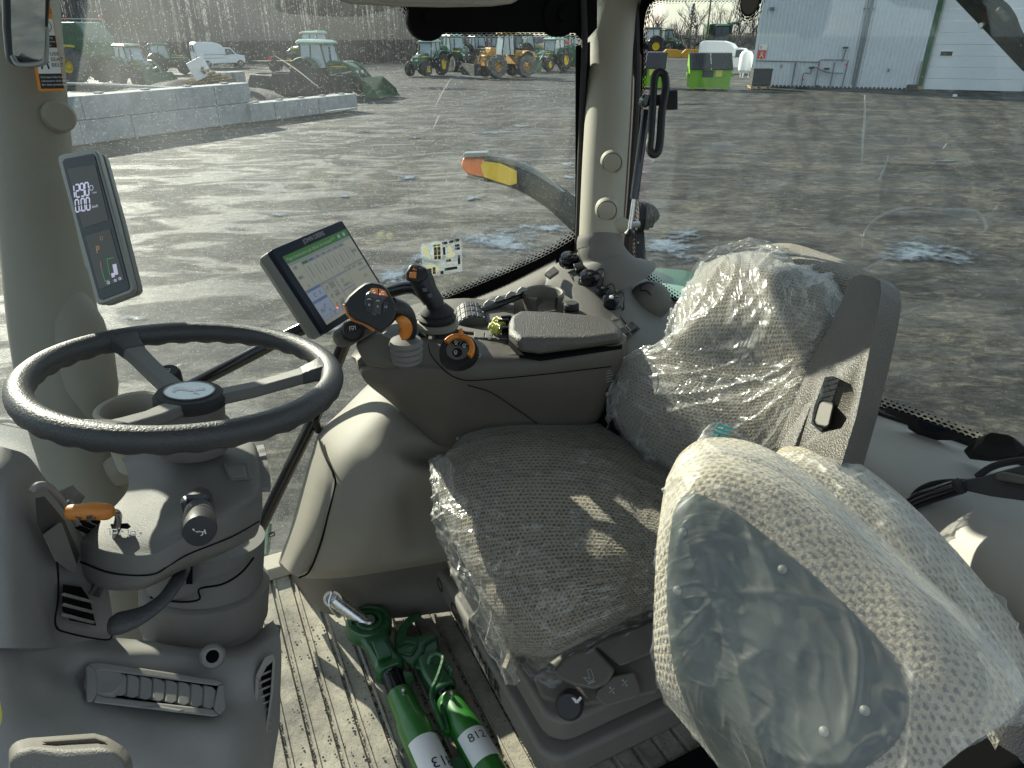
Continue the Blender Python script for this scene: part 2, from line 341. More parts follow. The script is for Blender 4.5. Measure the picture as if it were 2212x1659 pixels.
def gnet(rows, nu=40, nv=40, th=.02, back=None, disp=0, ds=6, seed=0, fn=None, ridged=False, shell=True, edge=1.0):
    rows = [[V(p) for p in r] for r in rows]; cols = len(rows[0])
    g = []
    for j in range(nv + 1):
        tv = (len(rows) - 1) * j / nv; cs = [crom([rows[k][i] for k in range(len(rows))], tv) for i in range(cols)]
        g.append([crom(cs, (cols - 1) * i / nu) for i in range(nu + 1)])
    Lu = sum((g[nv // 2][i + 1] - g[nv // 2][i]).length for i in range(nu)); Lv = sum((g[j + 1][nu // 2] - g[j][nu // 2]).length for j in range(nv))
    nr = {}
    for j in range(nv + 1):
        for i in range(nu + 1):
            a = g[j][min(i + 1, nu)] - g[j][max(i - 1, 0)]; b = g[min(j + 1, nv)][i] - g[max(j - 1, 0)][i]; q = a.cross(b)
            if q.length < 1e-12: q = Vector((0, 0, 1))
            q.normalize()
            if q.dot(CAM - g[j][i]) < 0: q = -q
            nr[j, i] = q
    if disp or fn:
        h = [[None] * (nu + 1) for _ in range(nv + 1)]
        for j in range(nv + 1):
            for i in range(nu + 1):
                p = g[j][i]; d = 0; e = min(1, min(i, nu - i, j, nv - j) / 4) if edge else 1
                if disp:
                    q = p * ds + Vector((seed, seed * 2.3, 0))
                    if ridged:      # narrow long creases on an otherwise slack sheet
                        x_, y_ = i / nu * Lu, j / nv * Lv; c_, s_ = math.cos(seed), math.sin(seed); a_, b_ = (x_ * c_ + y_ * s_) * ds, (y_ * c_ - x_ * s_) * ds
                        wv = noise.noise(q * .35) * 1.2
                        d = disp * (.9 * max(0, 1 - abs(noise.noise(Vector((a_ * 1.3 + wv, b_ * .35, seed)))) * 5) ** 2 + .6 * max(0, 1 - abs(noise.noise(Vector((a_ * .6, b_ * 1.9 + wv, seed + 4)))) * 6) ** 2 + .35 * max(0, 1 - abs(noise.noise(Vector((a_ * 3.1, b_ * 2.2, seed + 9)))) * 4) + .6 * noise.noise(q * .6))
                    else: d = disp * (noise.noise(q) + .5 * noise.noise(q * 2.1))
                if fn: d += fn(i / nu, j / nv)
                h[j][i] = p + nr[j, i] * d * (e if edge else 1)
        g = h
    W = nu + 1; v = [g[j][i] for j in range(nv + 1) for i in range(W)]
    uv = [(i / nu * Lu, j / nv * Lv) for j in range(nv + 1) for i in range(W)]
    f = [(j * W + i, j * W + i + 1, (j + 1) * W + i + 1, (j + 1) * W + i) for j in range(nv) for i in range(nu)]
    if shell:
        n0 = len(v)
        for j in range(nv + 1):
            for i in range(W): v.append(g[j][i] + (Vector(back) * th if back is not None else -nr[j, i] * th)); uv.append(uv[j * W + i])
        f += [(n0 + j * W + i, n0 + (j + 1) * W + i, n0 + (j + 1) * W + i + 1, n0 + j * W + i + 1) for j in range(nv) for i in range(nu)]
        rim = [i for i in range(nu)] + [j * W + nu for j in range(nv)] + [nv * W + i for i in range(nu, 0, -1)] + [j * W for j in range(nv, 0, -1)]
        for k in range(len(rim)):
            a, b = rim[k], rim[(k + 1) % len(rim)]; f.append((a, a + n0, b + n0, b))
    return v, f, uv

# ---------------------------------------------------------------- objects
MW = {}
def add(name, g, m, parent=None, bevel=0, smooth=True, seg=2, label=None, local=False, ang=35, kind=None, sub=0):
    me = bpy.data.meshes.new(name); vs = [Vector(p) for p in g[0]]
    if parent is not None and not local:
        o_ = MW[parent.name]; vs = [p - o_ for p in vs]
    me.from_pydata([tuple(p) for p in vs], [], [tuple(q) for q in g[1]])
    me.materials.append(MT[m] if isinstance(m, str) else m)
    if len(g) > 2:
        uvl = me.uv_layers.new(name='uv'); vi = [0] * len(me.loops); me.loops.foreach_get('vertex_index', vi)
        uvl.data.foreach_set('uv', [c for i in vi for c in g[2][i]])
    me.validate(); 
    import bmesh
    bm = bmesh.new(); bm.from_mesh(me); bmesh.ops.recalc_face_normals(bm, faces=bm.faces); bm.to_mesh(me); bm.free()
    if smooth:
        me.polygons.foreach_set('use_smooth', [True] * len(me.polygons)); me.set_sharp_from_angle(angle=R(ang))
    o = bpy.data.objects.new(name, me); S.collection.objects.link(o)
    if parent is not None: o.parent = parent; MW[o.name] = MW[parent.name]
    else: MW[o.name] = Vector((0, 0, 0))
    if bevel:
        b = o.modifiers.new('bevel', 'BEVEL'); b.width = bevel; b.segments = seg; b.limit_method = 'ANGLE'; b.angle_limit = R(30); b.harden_normals = True
    if sub:
        b = o.modifiers.new('sub', 'SUBSURF'); b.levels = sub; b.render_levels = sub
    if label: o['label'] = label
    if kind: o['kind'] = kind
    return o
def thing(name, label, cat, loc, rot=0, group=None, kind=None):
    o = bpy.data.objects.new(name, None); S.collection.objects.link(o); o.location = loc; o.rotation_euler = (0, 0, rot)
    o.empty_display_size = .1; o['label'] = label; o['category'] = cat
    if group: o['group'] = group
    if kind: o['kind'] = kind
    MW[o.name] = Vector(loc); return o
def tag(o, label, cat, group=None):
    o['label'] = label; o['category'] = cat
    if group: o['group'] = group
    return o
def struct(o): o['kind'] = 'structure'; return o

class Fr:       # a flat frame: origin, unit u, unit v, n towards the viewer side given
    def __init__(s, o, u, v, face=None):
        s.o = V(o); s.u = Vector(u).normalized(); v = Vector(v); s.v = (v - s.u * v.dot(s.u)).normalized(); s.n = s.u.cross(s.v)
        if face is not None and s.n.dot(face - s.o) < 0: s.n = -s.n
    def p(s, x, y, h=0): return s.o + s.u * x + s.v * y + s.n * h
    def box(s, x0, y0, x1, y1, h0, h1): return gloft([[s.p(x0, y0, h), s.p(x1, y0, h), s.p(x1, y1, h), s.p(x0, y1, h)] for h in (h0, h1)])
    def poly(s, pts, h0, h1): return gloft([[s.p(x, y, h) for x, y in pts] for h in (h0, h1)])
    def line(s, pts, w, h0, h1):
        gs = []
        for (x0, y0), (x1, y1) in zip(pts[:-1], pts[1:]):
            d = Vector((x1 - x0, y1 - y0)); l = d.length
            if l < 1e-9: continue
            q = Vector((-d.y, d.x)) / l * (w / 2); gs.append(s.poly([(x0 + q.x, y0 + q.y), (x1 + q.x, y1 + q.y), (x1 - q.x, y1 - q.y), (x0 - q.x, y0 - q.y)], h0, h1))
        return join(*gs)
    def ring(s, cx, cy, r, w, h0, h1, n=20, a0=0, a1=360):
        return s.line([(cx + r * math.cos(R(a0 + (a1 - a0) * k / n)), cy + r * math.sin(R(a0 + (a1 - a0) * k / n))) for k in range(n + 1)], w, h0, h1)
    def disc(s, cx, cy, r, h0, h1, n=24): return s.poly([(cx + r * math.cos(2 * math.pi * k / n), cy + r * math.sin(2 * math.pi * k / n)) for k in range(n)], h0, h1)
def rrect(x0, y0, x1, y1, r, n=4):
    o = []
    for cx, cy, a in ((x1 - r, y1 - r, 0), (x0 + r, y1 - r, 90), (x0 + r, y0 + r, 180), (x1 - r, y0 + r, 270)):
        for k in range(n + 1): o.append((cx + r * math.cos(R(a + 90 * k / n)), cy + r * math.sin(R(a + 90 * k / n))))
    return o
def text(s, fr, x, y, size, m, parent, name='lettering', h=.0006, sx=1.0, rot=0, align='CENTER', flip=False):
    cu = bpy.data.curves.new('t', 'FONT'); cu.body = s; cu.size = size; cu.align_x = align; cu.align_y = 'CENTER'
    ob = bpy.data.objects.new('t', cu); S.collection.objects.link(ob); dg = bpy.context.evaluated_depsgraph_get(); me = bpy.data.meshes.new_from_object(ob.evaluated_get(dg))
    bpy.data.objects.remove(ob); c, q = math.cos(R(rot)), math.sin(R(rot)); vs = []
    for v in me.vertices:
        a, b = v.co.x * sx * (-1 if flip else 1), v.co.y; vs.append(fr.p(x + a * c - b * q, y + a * q + b * c, h))
    g = (vs, [tuple(p.vertices) for p in me.polygons]); bpy.data.meshes.remove(me)
    if parent is None: return g
    return add(name, g, m, parent, smooth=False)
def quad(name, px, pl, h, m, parent, bevel=.0015, **k):    # raised plate: pixel corners on a plane (point, normal)
    p, n = pl; n = n.normalized(); return add(name, gprism([PN(x, y, p, n) for x, y in px], n * h), m, parent, bevel=bevel, **k)
# ================================================================ YARD
LOC = True
def groundmat():
    m = bpy.data.materials.new('yard_dirt'); m.use_nodes = True; n = m.node_tree; p = n.nodes['Principled BSDF']; L = n.links.new; MT['yard'] = m
    tc = n.nodes.new('ShaderNodeTexCoord')
    def nz(sc, det, mp=None, rot=0, dist=0, ro=.6):
        q = n.nodes.new('ShaderNodeMapping'); q.inputs['Scale'].default_value = mp or (1, 1, 1); q.inputs['Rotation'].default_value = (0, 0, R(rot)); L(tc.outputs['Object'], q.inputs[0])
        t = n.nodes.new('ShaderNodeTexNoise'); t.inputs['Scale'].default_value = sc; t.inputs['Detail'].default_value = det; t.inputs['Distortion'].default_value = dist; t.inputs['Roughness'].default_value = ro; L(q.outputs[0], t.inputs['Vector']); return t.outputs[0]
    def ramp(f, stops):
        r = n.nodes.new('ShaderNodeValToRGB'); e = r.color_ramp.elements
        while len(e) < len(stops): e.new(.5)
        for k, (a, c) in enumerate(stops): e[k].position = a; e[k].color = (*c, 1) if len(c) == 3 else c
        L(f, r.inputs[0]); return r.outputs[0]
    big = nz(.3, 10, (1, 1.5, 1), -25, 1.2, .68); trk = nz(1.5, 12, (.75, 1.35, 1), -28, 2.0, .78); fine = nz(7, 12, (.8, 1.3, 1), 0, .4, .82); peb = nz(60, 4, None, 0, 0, .8)
    def mixv(a, b, f, op='MIX'):
        k = n.nodes.new('ShaderNodeMix'); k.data_type = 'RGBA'; k.blend_type = op
        if isinstance(f, float): k.inputs['Factor'].default_value = f
        else: L(f, k.inputs['Factor'])
        L(a, k.inputs['A']); L(b, k.inputs['B']); return k.outputs['Result']
    c1 = ramp(big, [(.40, (.020, .023, .028)), (.48, (.055, .056, .056)), (.60, (.20, .183, .145))])
    c2 = ramp(trk, [(.38, (.018, .021, .026)), (.5, (.062, .063, .062)), (.62, (.225, .207, .165))])
    c3 = ramp(fine, [(.39, (.12, .13, .15)), (.5, (.56, .57, .58)), (.64, (1.35, 1.31, 1.2))])
    cc = mixv(c1, c2, .5); cc = mixv(cc, c3, 1.0, 'MULTIPLY'); cc = mixv(cc, ramp(peb, [(.35, (.55, .55, .55)), (.6, (1.15, 1.15, 1.15))]), .6, 'MULTIPLY')
    wv = n.nodes.new('ShaderNodeTexWave'); wv.inputs['Scale'].default_value = .55; wv.inputs['Distortion'].default_value = 9; wv.inputs['Detail'].default_value = 5; wv.inputs['Detail Scale'].default_value = .6; wq = n.nodes.new('ShaderNodeMapping'); wq.inputs['Rotation'].default_value = (0, 0, R(62)); wq.inputs['Scale'].default_value = (1, .25, 1); L(tc.outputs['Object'], wq.inputs[0]); L(wq.outputs[0], wv.inputs[0])
    cc = mixv(cc, ramp(wv.outputs[1], [(.05, (.55, .56, .58)), (.3, (1, 1, 1)), (.8, (1.12, 1.1, 1.05))]), .8, 'MULTIPLY')     # tyre drags
    L(cc, p.inputs['Base Color'])
    wet = ramp(nz(.45, 8, (1, 2.2, 1), -15, 1.2), [(.42, (.42, .42, .42)), (.52, (.8, .8, .8))]); L(wet, p.inputs['Roughness']); p.inputs['Specular IOR Level'].default_value = .28
    b = n.nodes.new('ShaderNodeBump'); b.inputs['Strength'].default_value = .9; b.inputs['Distance'].default_value = .05
    ad = n.nodes.new('ShaderNodeMath'); ad.operation = 'MULTIPLY_ADD'; ad.inputs[1].default_value = 1.6; L(trk, ad.inputs[0]); L(fine, ad.inputs[2]); L(ad.outputs[0], b.inputs['Height']); L(b.outputs[0], p.inputs['Normal'])
groundmat()
def puddlemat():
    m = bpy.data.materials.new('puddle'); m.use_nodes = True; n = m.node_tree; p = n.nodes['Principled BSDF']; L = n.links.new; MT['puddle'] = m
    p.inputs['Specular IOR Level'].default_value = 1.0
    tc = n.nodes.new('ShaderNodeTexCoord'); t = n.nodes.new('ShaderNodeTexNoise'); t.inputs['Scale'].default_value = 3.5; t.inputs['Detail'].default_value = 12; t.inputs['Roughness'].default_value = .78; L(tc.outputs['Object'], t.inputs['Vector'])
    uv = n.nodes.new('ShaderNodeUVMap'); sx = n.nodes.new('ShaderNodeSeparateXYZ'); L(uv.outputs[0], sx.inputs[0])
    a = n.nodes.new('ShaderNodeMath'); a.operation = 'ADD'; L(t.outputs[0], a.inputs[0]); L(sx.outputs[0], a.inputs[1])
    g = n.nodes.new('ShaderNodeMapRange'); g.inputs['From Min'].default_value = .84; g.inputs['From Max'].default_value = 1.0; g.inputs['To Max'].default_value = .97; L(a.outputs[0], g.inputs[0]); cr = n.nodes.new('ShaderNodeValToRGB'); cr.color_ramp.elements[0].position = .46; cr.color_ramp.elements[0].color = (.05, .055, .06, 1); cr.color_ramp.elements[1].position = .54; cr.color_ramp.elements[1].color = (.14, .17, .195, 1); hv = n.nodes.new('ShaderNodeMath'); hv.operation = 'MULTIPLY'; hv.inputs[1].default_value = .5; L(a.outputs[0], hv.inputs[0]); L(hv.outputs[0], cr.inputs[0]); L(cr.outputs[0], p.inputs['Base Color']); L(g.outputs['Result'], p.inputs['Alpha'])  # pale blue middle puts sky reflection into the base colour
    t2 = n.nodes.new('ShaderNodeTexNoise'); t2.inputs['Scale'].default_value = 3; t2.inputs['Detail'].default_value = 5; L(tc.outputs['Object'], t2.inputs['Vector'])
    mr = n.nodes.new('ShaderNodeMapRange'); mr.inputs['From Min'].default_value = .4; mr.inputs['From Max'].default_value = .7; mr.inputs['To Min'].default_value = .03; mr.inputs['To Max'].default_value = .35; L(t2.outputs[0], mr.inputs[0]); L(mr.outputs[0], p.inputs['Roughness'])
puddlemat()
# ground: fine near the tractor, reaching past the horizon
xs = [-900, -300, -120, -60, -35] + [-20 + i * 1.0 for i in range(41)] + [35, 60, 120, 300, 900]
ys = [-300, -60, -10] + [0 + i * 1.0 for i in range(45)] + [50, 60, 80, 110, 200, 400, 1400]
gv = [(x, y, (0.02 * noise.noise(Vector((x * .3, y * .3, 0))) - .05 if 1 < y < 50 and abs(x) < 30 else -.05)) for y in ys for x in xs]
W_ = len(xs); gf = [(j * W_ + i, j * W_ + i + 1, (j + 1) * W_ + i + 1, (j + 1) * W_ + i) for j in range(len(ys) - 1) for i in range(W_ - 1)]
struct(add('ground', (gv, gf), 'yard'))
def puddle(px, py, rx, ry, rot=0, n=40, seed=0):
    c = G(px, py); a = G(px + rx, py + rot); b = G(px, py - ry); u = a - c; v_ = b - c
    vs = [c + UP * -.022]; uv = [(.55, 0)]; f = []
    for k in range(n):
        an = 2 * math.pi * k / n; e = 1 + .5 * noise.noise(Vector((math.cos(an) * 1.3 + seed, math.sin(an) * 1.3, seed))) + .4 * noise.noise(Vector((math.cos(an) * 4 + seed, math.sin(an) * 4, seed)))
        vs.append(c + UP * -.022 + (u * math.cos(an) + v_ * math.sin(an)) * e); uv.append((.15, 0))
    for k in range(n): f.append((0, 1 + k, 1 + (k + 1) % n))
    return struct(add('puddle', (vs, f, uv), 'puddle', smooth=False))
for i, q in enumerate([(1090, 520, 200, 45, 10), (1180, 490, 130, 22), (850, 590, 100, 38, -10), (930, 545, 90, 40), (1440, 525, 130, 50), (1480, 500, 60, 18), (1990, 540, 230, 45, 15), (1020, 423, 45, 12),
    (880, 380, 60, 9), (1225, 352, 40, 9), (1230, 380, 30, 9), (1060, 285, 70, 7), (900, 295, 40, 5), (960, 190, 130, 5, 3), (1150, 193, 120, 4), (285, 680, 45, 14), (1410, 345, 22, 7), (1390, 370, 22, 6), (1500, 222, 90, 4), (1120, 270, 40, 4), (790, 282, 45, 4), (600, 460, 40, 8), (745, 420, 22, 6), (2050, 345, 60, 5), (700, 700, 70, 16)]):
    puddle(*q, seed=i * 1.7)
# far embankment under the wood
bv, bf = [], []
for i in range(61):
    x = -150 + i * 3.4
    for k, (y, z) in enumerate(((96, -.3), (104, 1.5 + 1.2 * noise.noise(Vector((x * .05, 0, 0)))), (118, 5), (150, 12), (260, 22))):
        bv.append((x, y + 6 * noise.noise(Vector((x * .03, 3, 0))), z * (1 if x < -12 else max(0, 1 - (x + 12) / 12) * .9 + .1) + .5 * noise.noise(Vector((x * .3, k, 0)))))
for i in range(60):
    for k in range(4): bf.append((i * 5 + k, i * 5 + k + 1, i * 5 + 6 + k, i * 5 + 5 + k))
MT['bank'] = mat('bank', (.03, .028, .027), .95, var=.5, vs=.5)
struct(add('embankment', (bv, bf), 'bank'))
# ---- woods
def stick(v, f, a, b, r0, r1):
    o = len(v); d = (b - a).normalized(); s = d.cross(Vector((0, 1, 0)) if abs(d.y) < .8 else Vector((1, 0, 0))).normalized(); t = d.cross(s)
    for p, r in ((a, r0), (b, r1)):
        for k in range(3): an = 2.094 * k; v.append(p + s * (math.cos(an) * r) + t * (math.sin(an) * r))
    f += [(o, o + 1, o + 4, o + 3), (o + 1, o + 2, o + 5, o + 4), (o + 2, o, o + 3, o + 5)]
def bare(v, f, base, h, r, depth=4, lean=0):
    def grow(p, d, l, rr, k):
        q = p + d * l; stick(v, f, p, q, rr, rr * .6)
        if k <= 0: return
        for _ in range(3 if k > 1 else 4):
            e = (d + Vector((random.uniform(-.7, .7), random.uniform(-.7, .7), random.uniform(-.1, .5)))).normalized(); grow(p + d * l * random.uniform(.5, 1), e, l * random.uniform(.5, .72), rr * .55, k - 1)
    grow(base, Vector((lean, 0, 1)).normalized(), h * .42, r, depth)
v_, f_ = [], []
for i in range(620):
    y = random.uniform(84, 112); x = random.uniform(-80, -2 + (y - 84) * .1)
    z0 = 0 if y < 97 else (y - 96) * .25
    stick(v_, f_, Vector((x, y, z0 - .3)), Vector((x + random.uniform(-.6, .6), y, z0 + random.uniform(9, 15))), random.uniform(.05, .16), .04)
    for k in range(16):
        z = z0 + random.uniform(.5, 8); d = Vector((random.uniform(-1.6, 1.6), random.uniform(-1, 1), random.uniform(.2, 1.8))); stick(v_, f_, Vector((x, y, z)), Vector((x, y, z)) + d, .035, .015)
    for k in range(7):
        p = Vector((x + random.uniform(-2, 2), y + random.uniform(-2, 2), z0)); stick(v_, f_, p, p + Vector((random.uniform(-.7, .7), 0, random.uniform(1, 3.2))), .03, .01)
o = add('far_woods', (v_, f_), 'bark', smooth=False, kind='stuff'); o['label'] = 'dense leafless dark woods along the far edge of the yard'; o['category'] = 'woods'
v_, f_ = [], []
for i in range(70):
    x = random.uniform(16, 85); y = random.uniform(118, 165); bare(v_, f_, Vector((x, y, 0)), random.uniform(6, 11), .14, 4)
for i in range(5200):
    x = random.uniform(14, 90); y = random.uniform(125, 150); p = Vector((x, y, random.uniform(0, 2.5) + 1.6 * noise.noise(Vector((x * .12, 0, 0))))); stick(v_, f_, p, p + Vector((random.uniform(-.8, .8), 0, random.uniform(.8, 2.6))), .035, .012)
o = add('far_treeline', (v_, f_), 'twig', smooth=False, kind='stuff'); o['label'] = 'hazy leafless brown treeline behind the bins and the shed'; o['category'] = 'trees'
def conifer(x, y, h, lab):
    t = thing('conifer_tree', lab, 'tree', (x, y, 0), group='dark conifers on the skyline'); v, f = [], []
    stick(v, f, Vector((0, 0, 0)), Vector((0, 0, h)), .2, .03); add('trunk', (v, f), 'bark', t, local=True, smooth=False); v, f = [], []
    for k in range(420):
        z = h * (.12 + .88 * random.random() ** .8); r = (h - z) * .24 + .1; an = random.uniform(0, 6.28); rr = r * random.uniform(.3, 1); p = Vector((math.cos(an) * rr, math.sin(an) * rr, z)); s = .22
        q = [p + Vector((random.uniform(-s, s), random.uniform(-s, s), random.uniform(-s, s))) for _ in range(3)]; o_ = len(v); v += q; f.append((o_, o_ + 1, o_ + 2))
    add('crown', (v, f), 'conifer', t, local=True, smooth=False)
conifer(27.5, 118, 7.0, 'small dark conifer standing alone against the open sky')
conifer(41, 116, 6.6, 'dark conifer behind the left half of the treeline gap')
conifer(46.5, 117, 7.4, 'dark conifer just left of the pale shed corner')
# bare tree with visible crown
for x, y, h, lab in ((37, 92, 8.5, 'tall bare tree rising above the far tractors beside the shed'), (44.5, 96, 8, 'bare tree with fine twigs close to the pale shed corner')):
    t = thing('bare_tree', lab, 'tree', (x, y, 0)); v, f = [], []; stick(v, f, Vector((0, 0, 0)), Vector((0, 0, h * .4)), .22, .16); add('trunk', (v, f), 'bark', t, local=True, smooth=False)
    v, f = [], []; bare(v, f, Vector((0, 0, h * .25)), h, .15, 5); add('crown', (v, f), 'twig', t, local=True, smooth=False)
t = thing('utility_pole', 'thin wooden utility pole with crossarm far behind the bins', 'pole', (30.5, 120, 0)); add('pole', gtube([(0, 0, 0), (0, 0, 8.6)], .12, 6), 'bark', t, local=True); add('crossarm', gbox((0, 0, 8.0), (1.8, .12, .12)), 'bark', t, local=True)
# snow heap
def heap(name, px0, px1, py, h, dep, mm, seed, hh=None):
    a, b = G(px0, py), G(px1, py); L_ = (b - a).length; u = (b - a).normalized(); q = Vector((-u.y, u.x, 0)); n1, n2 = 60, 24; v = []; c = (a + b) / 2
    for j in range(n2 + 1):
        for i in range(n1 + 1):
            s, tt = i / n1, j / n2; e = math.sin(math.pi * s) ** .7 * math.sin(math.pi * tt) ** .8; p = a + u * L_ * s + q * dep * tt
            z = h * e * (.72 + .5 * noise.noise(Vector((p.x * .16, p.y * .16, seed))) + .22 * noise.noise(p * .8)); v.append(p + UP * (z - .1) - c)
    f = [(j * (n1 + 1) + i, j * (n1 + 1) + i + 1, (j + 1) * (n1 + 1) + i + 1, (j + 1) * (n1 + 1) + i) for j in range(n2) for i in range(n1)]
    o = add(name, (v, f), mm); o.location = c; return o
struct(heap('snow_hill', 715, 1010, 124, 4.3, 22, 'snow', 1.0)); struct(heap('snow_hill', 985, 1150, 117, 2.6, 14, 'snow', 5.0))

# ---------------------------------------------------------------- concrete block walls
def block_row(p0, p1, z0, h, w, n, labs, grp, name='concrete_block', off=0, thick=.75):
    d = (p1 - p0); L_ = d.length; d.normalize(); q = Vector((-d.y, d.x, 0)); q = q if q.y > 0 else -q
    for k in range(n):
        c = p0 + d * (L_ * (k + .5) / n) + q * (thick / 2 + random.uniform(-.03, .03)) + UP * (z0 + h / 2); rr = math.atan2(d.y, d.x) + random.uniform(-.015, .015)
        o = add(name, join(gbox((0, 0, 0), (L_ / n - .025, thick, h - .02)), gbox((0, 0, h / 2 + .02), (.25, .22, .05))), 'concrete', bevel=.025, smooth=False); o.location = c; o.rotation_euler = (0, 0, rr); tag(o, labs[k], 'concrete block', grp)
ORD = ['first', 'second', 'third', 'fourth', 'fifth', 'sixth', 'seventh', 'eighth', 'ninth', 'tenth']
g0, g1 = G(60, 330), G(552, 262); hb = .70
block_row(g0, g1, 0, hb, .7, 5, ['grey concrete block in the bottom course of the near wall, %s from the left pillar' % ORD[k] for k in range(5)], 'concrete blocks of the near retaining wall')
dd = (g1 - g0) * .1
block_row(g0 + dd * .35, g1, hb, hb, .7, 5, ['grey concrete block in the top course of the near wall, %s from the left pillar' % ORD[k] for k in range(5)], 'concrete blocks of the near retaining wall')
g2, g3 = G(545, 265), G(775, 237)
block_row(g2, g3, 0, .68, .7, 5, ['low grey concrete block, %s in the single row towards the green loader tractor' % ORD[k] for k in range(5)], 'concrete blocks of the single row')
ga, gb_ = G(130, 202, .0), G(470, 202, 0)
heapfill = heap('soil_hill', 100, 540, 232, 1.35, 9, 'bank', 8.0); struct(heapfill)
add('pale_kerb', gtube([G(120, 180, .9), G(250, 184, .9), G(400, 192, .9), G(540, 196, .9)], .07, 6), 'concrete'); tag(bpy.data.objects['pale_kerb'], 'long pale edge strip running behind the near block wall', 'kerb')
for k, (px, py, s, lab) in enumerate(((484, 178, .9, 'small weathered block lying on the soil behind the wall'), (508, 177, .8, 'small block with a dark face beside the long planks'))):
    c = G(px, py, .8); o = add('loose_block', gbox((0, 0, .25), (s, s, .5)), 'concrete', bevel=.03, smooth=False); o.location = c; o.rotation_euler = (0, 0, .3 + k); tag(o, lab, 'concrete block')
t = thing('plank_pile', 'heap of broken pale planks leaning behind the block wall', 'planks', G(440, 184, .75))
for k in range(6): add('plank', gbox((0, 0, 0), (2.6 + k * .2, .16, .05), ((Matrix.Rotation(k * .9 - 1, 3, 'Z') @ Vector((1, 0, .15 + .12 * k))).normalized(), Vector((0, 1, 0)), UP)) if 0 else gtube([(-1.3 + .2 * k, .3 * k - .8, .08 * k), (1.2 - .15 * k, .9 - .35 * k, .25 + .12 * k)], .07, 4), 'wood', t, local=True, smooth=False)
add('crate', gbox((-.1, .1, .75), (.8, .6, .9), ((Vector((.9, .2, .4)).normalized()), Vector((-.2, .97, 0)), Vector((-.4, 0, .9)).normalized())), 'label_white', t, local=True, bevel=.02)

# ---------------------------------------------------------------- machines (local axes: x forward, y left, z up)
def gcyl(c, ax, r, h, n=24, hole=0):
    c = Vector(c); ax = Vector(ax).normalized()
    if hole: return glathe([(hole, -h / 2), (r * .96, -h / 2), (r, -h * .3), (r, h * .3), (r * .96, h / 2), (hole, h / 2), (hole, -h / 2)], c, ax, n)
    return glathe([(r, -h / 2), (r, h / 2)], c, ax, n)
def wheel(t, x, y, r, wd, mud=False, rim='yellow', hub=.48):
    s = 1 if y > 0 else -1
    g = gcyl((x, y, r), (0, 1, 0), r * .95, wd, 28, r * hub); lug = []
    for k in range(20):
        a = 2 * math.pi * k / 20
        for q in (-1, 1):
            aa = a + (math.pi / 20 if q > 0 else 0); c = Vector((x + math.cos(aa) * r * .965, y + q * wd * .24, r + math.sin(aa) * r * .965)); rad = Vector((math.cos(aa), 0, math.sin(aa))); tan = Vector((-math.sin(aa), 0, math.cos(aa)))
            w1 = (Vector((0, q, 0)) + tan * .7).normalized(); lug.append(gbox(c, (wd * .52, r * .06, r * .08), (w1, w1.cross(rad).normalized(), rad)))
    w_ = add('wheel', join(g, *lug), 'tyre_mud' if mud else 'tyre', t, local=True)
    add('rim', glathe([(0, wd * .30), (r * .12, wd * .34), (r * .2, wd * .16), (r * (hub - .08), wd * .14), (r * hub, wd * .42), (r * (hub + .02), wd * .42), (r * (hub + .02), wd * .1), (0, wd * .05)], (x, y, r), (0, s, 0), 24), rim, w_, local=True)
def cab(t, x0, x1, hw, z0, z1, roofm='roof_pale', body='far_green', glass='window_sky'):
    a, b = x0, x1
    add('cab_glass', gloft([[(a, -hw, z0), (b + .15, -hw, z0), (b + .15, hw, z0), (a, hw, z0)], [(a + .05, -hw * .92, z1), (b - .1, -hw * .92, z1), (b - .1, hw * .92, z1), (a + .05, hw * .92, z1)]]), glass, t, local=True, smooth=False)
    ps = []
    for y in (-1, 1):
        ps += [gtube([(a, y * hw, z0), (a + .05, y * hw * .92, z1)], .06, 6), gtube([(b + .15, y * hw, z0), (b - .1, y * hw * .92, z1)], .05, 6), gtube([((a + b) / 2 - .1, y * hw * 1.01, z0), ((a + b) / 2, y * hw * .93, z1)], .04, 6)]
    add('cab_frame', join(*ps), body, t, local=True)
    add('roof', gloft([[(a - .12, -hw, z1), (b + .08, -hw, z1), (b + .08, hw, z1), (a - .12, hw, z1)], [(a - .16, -hw * 1.04, z1 + .1), (b + .16, -hw * 1.04, z1 + .08), (b + .16, hw * 1.04, z1 + .08), (a - .16, hw * 1.04, z1 + .1)], [(a, -hw * .8, z1 + .24), (b - .1, -hw * .8, z1 + .2), (b - .1, hw * .8, z1 + .2), (a, hw * .8, z1 + .24)]]), roofm, t, local=True, bevel=.04)
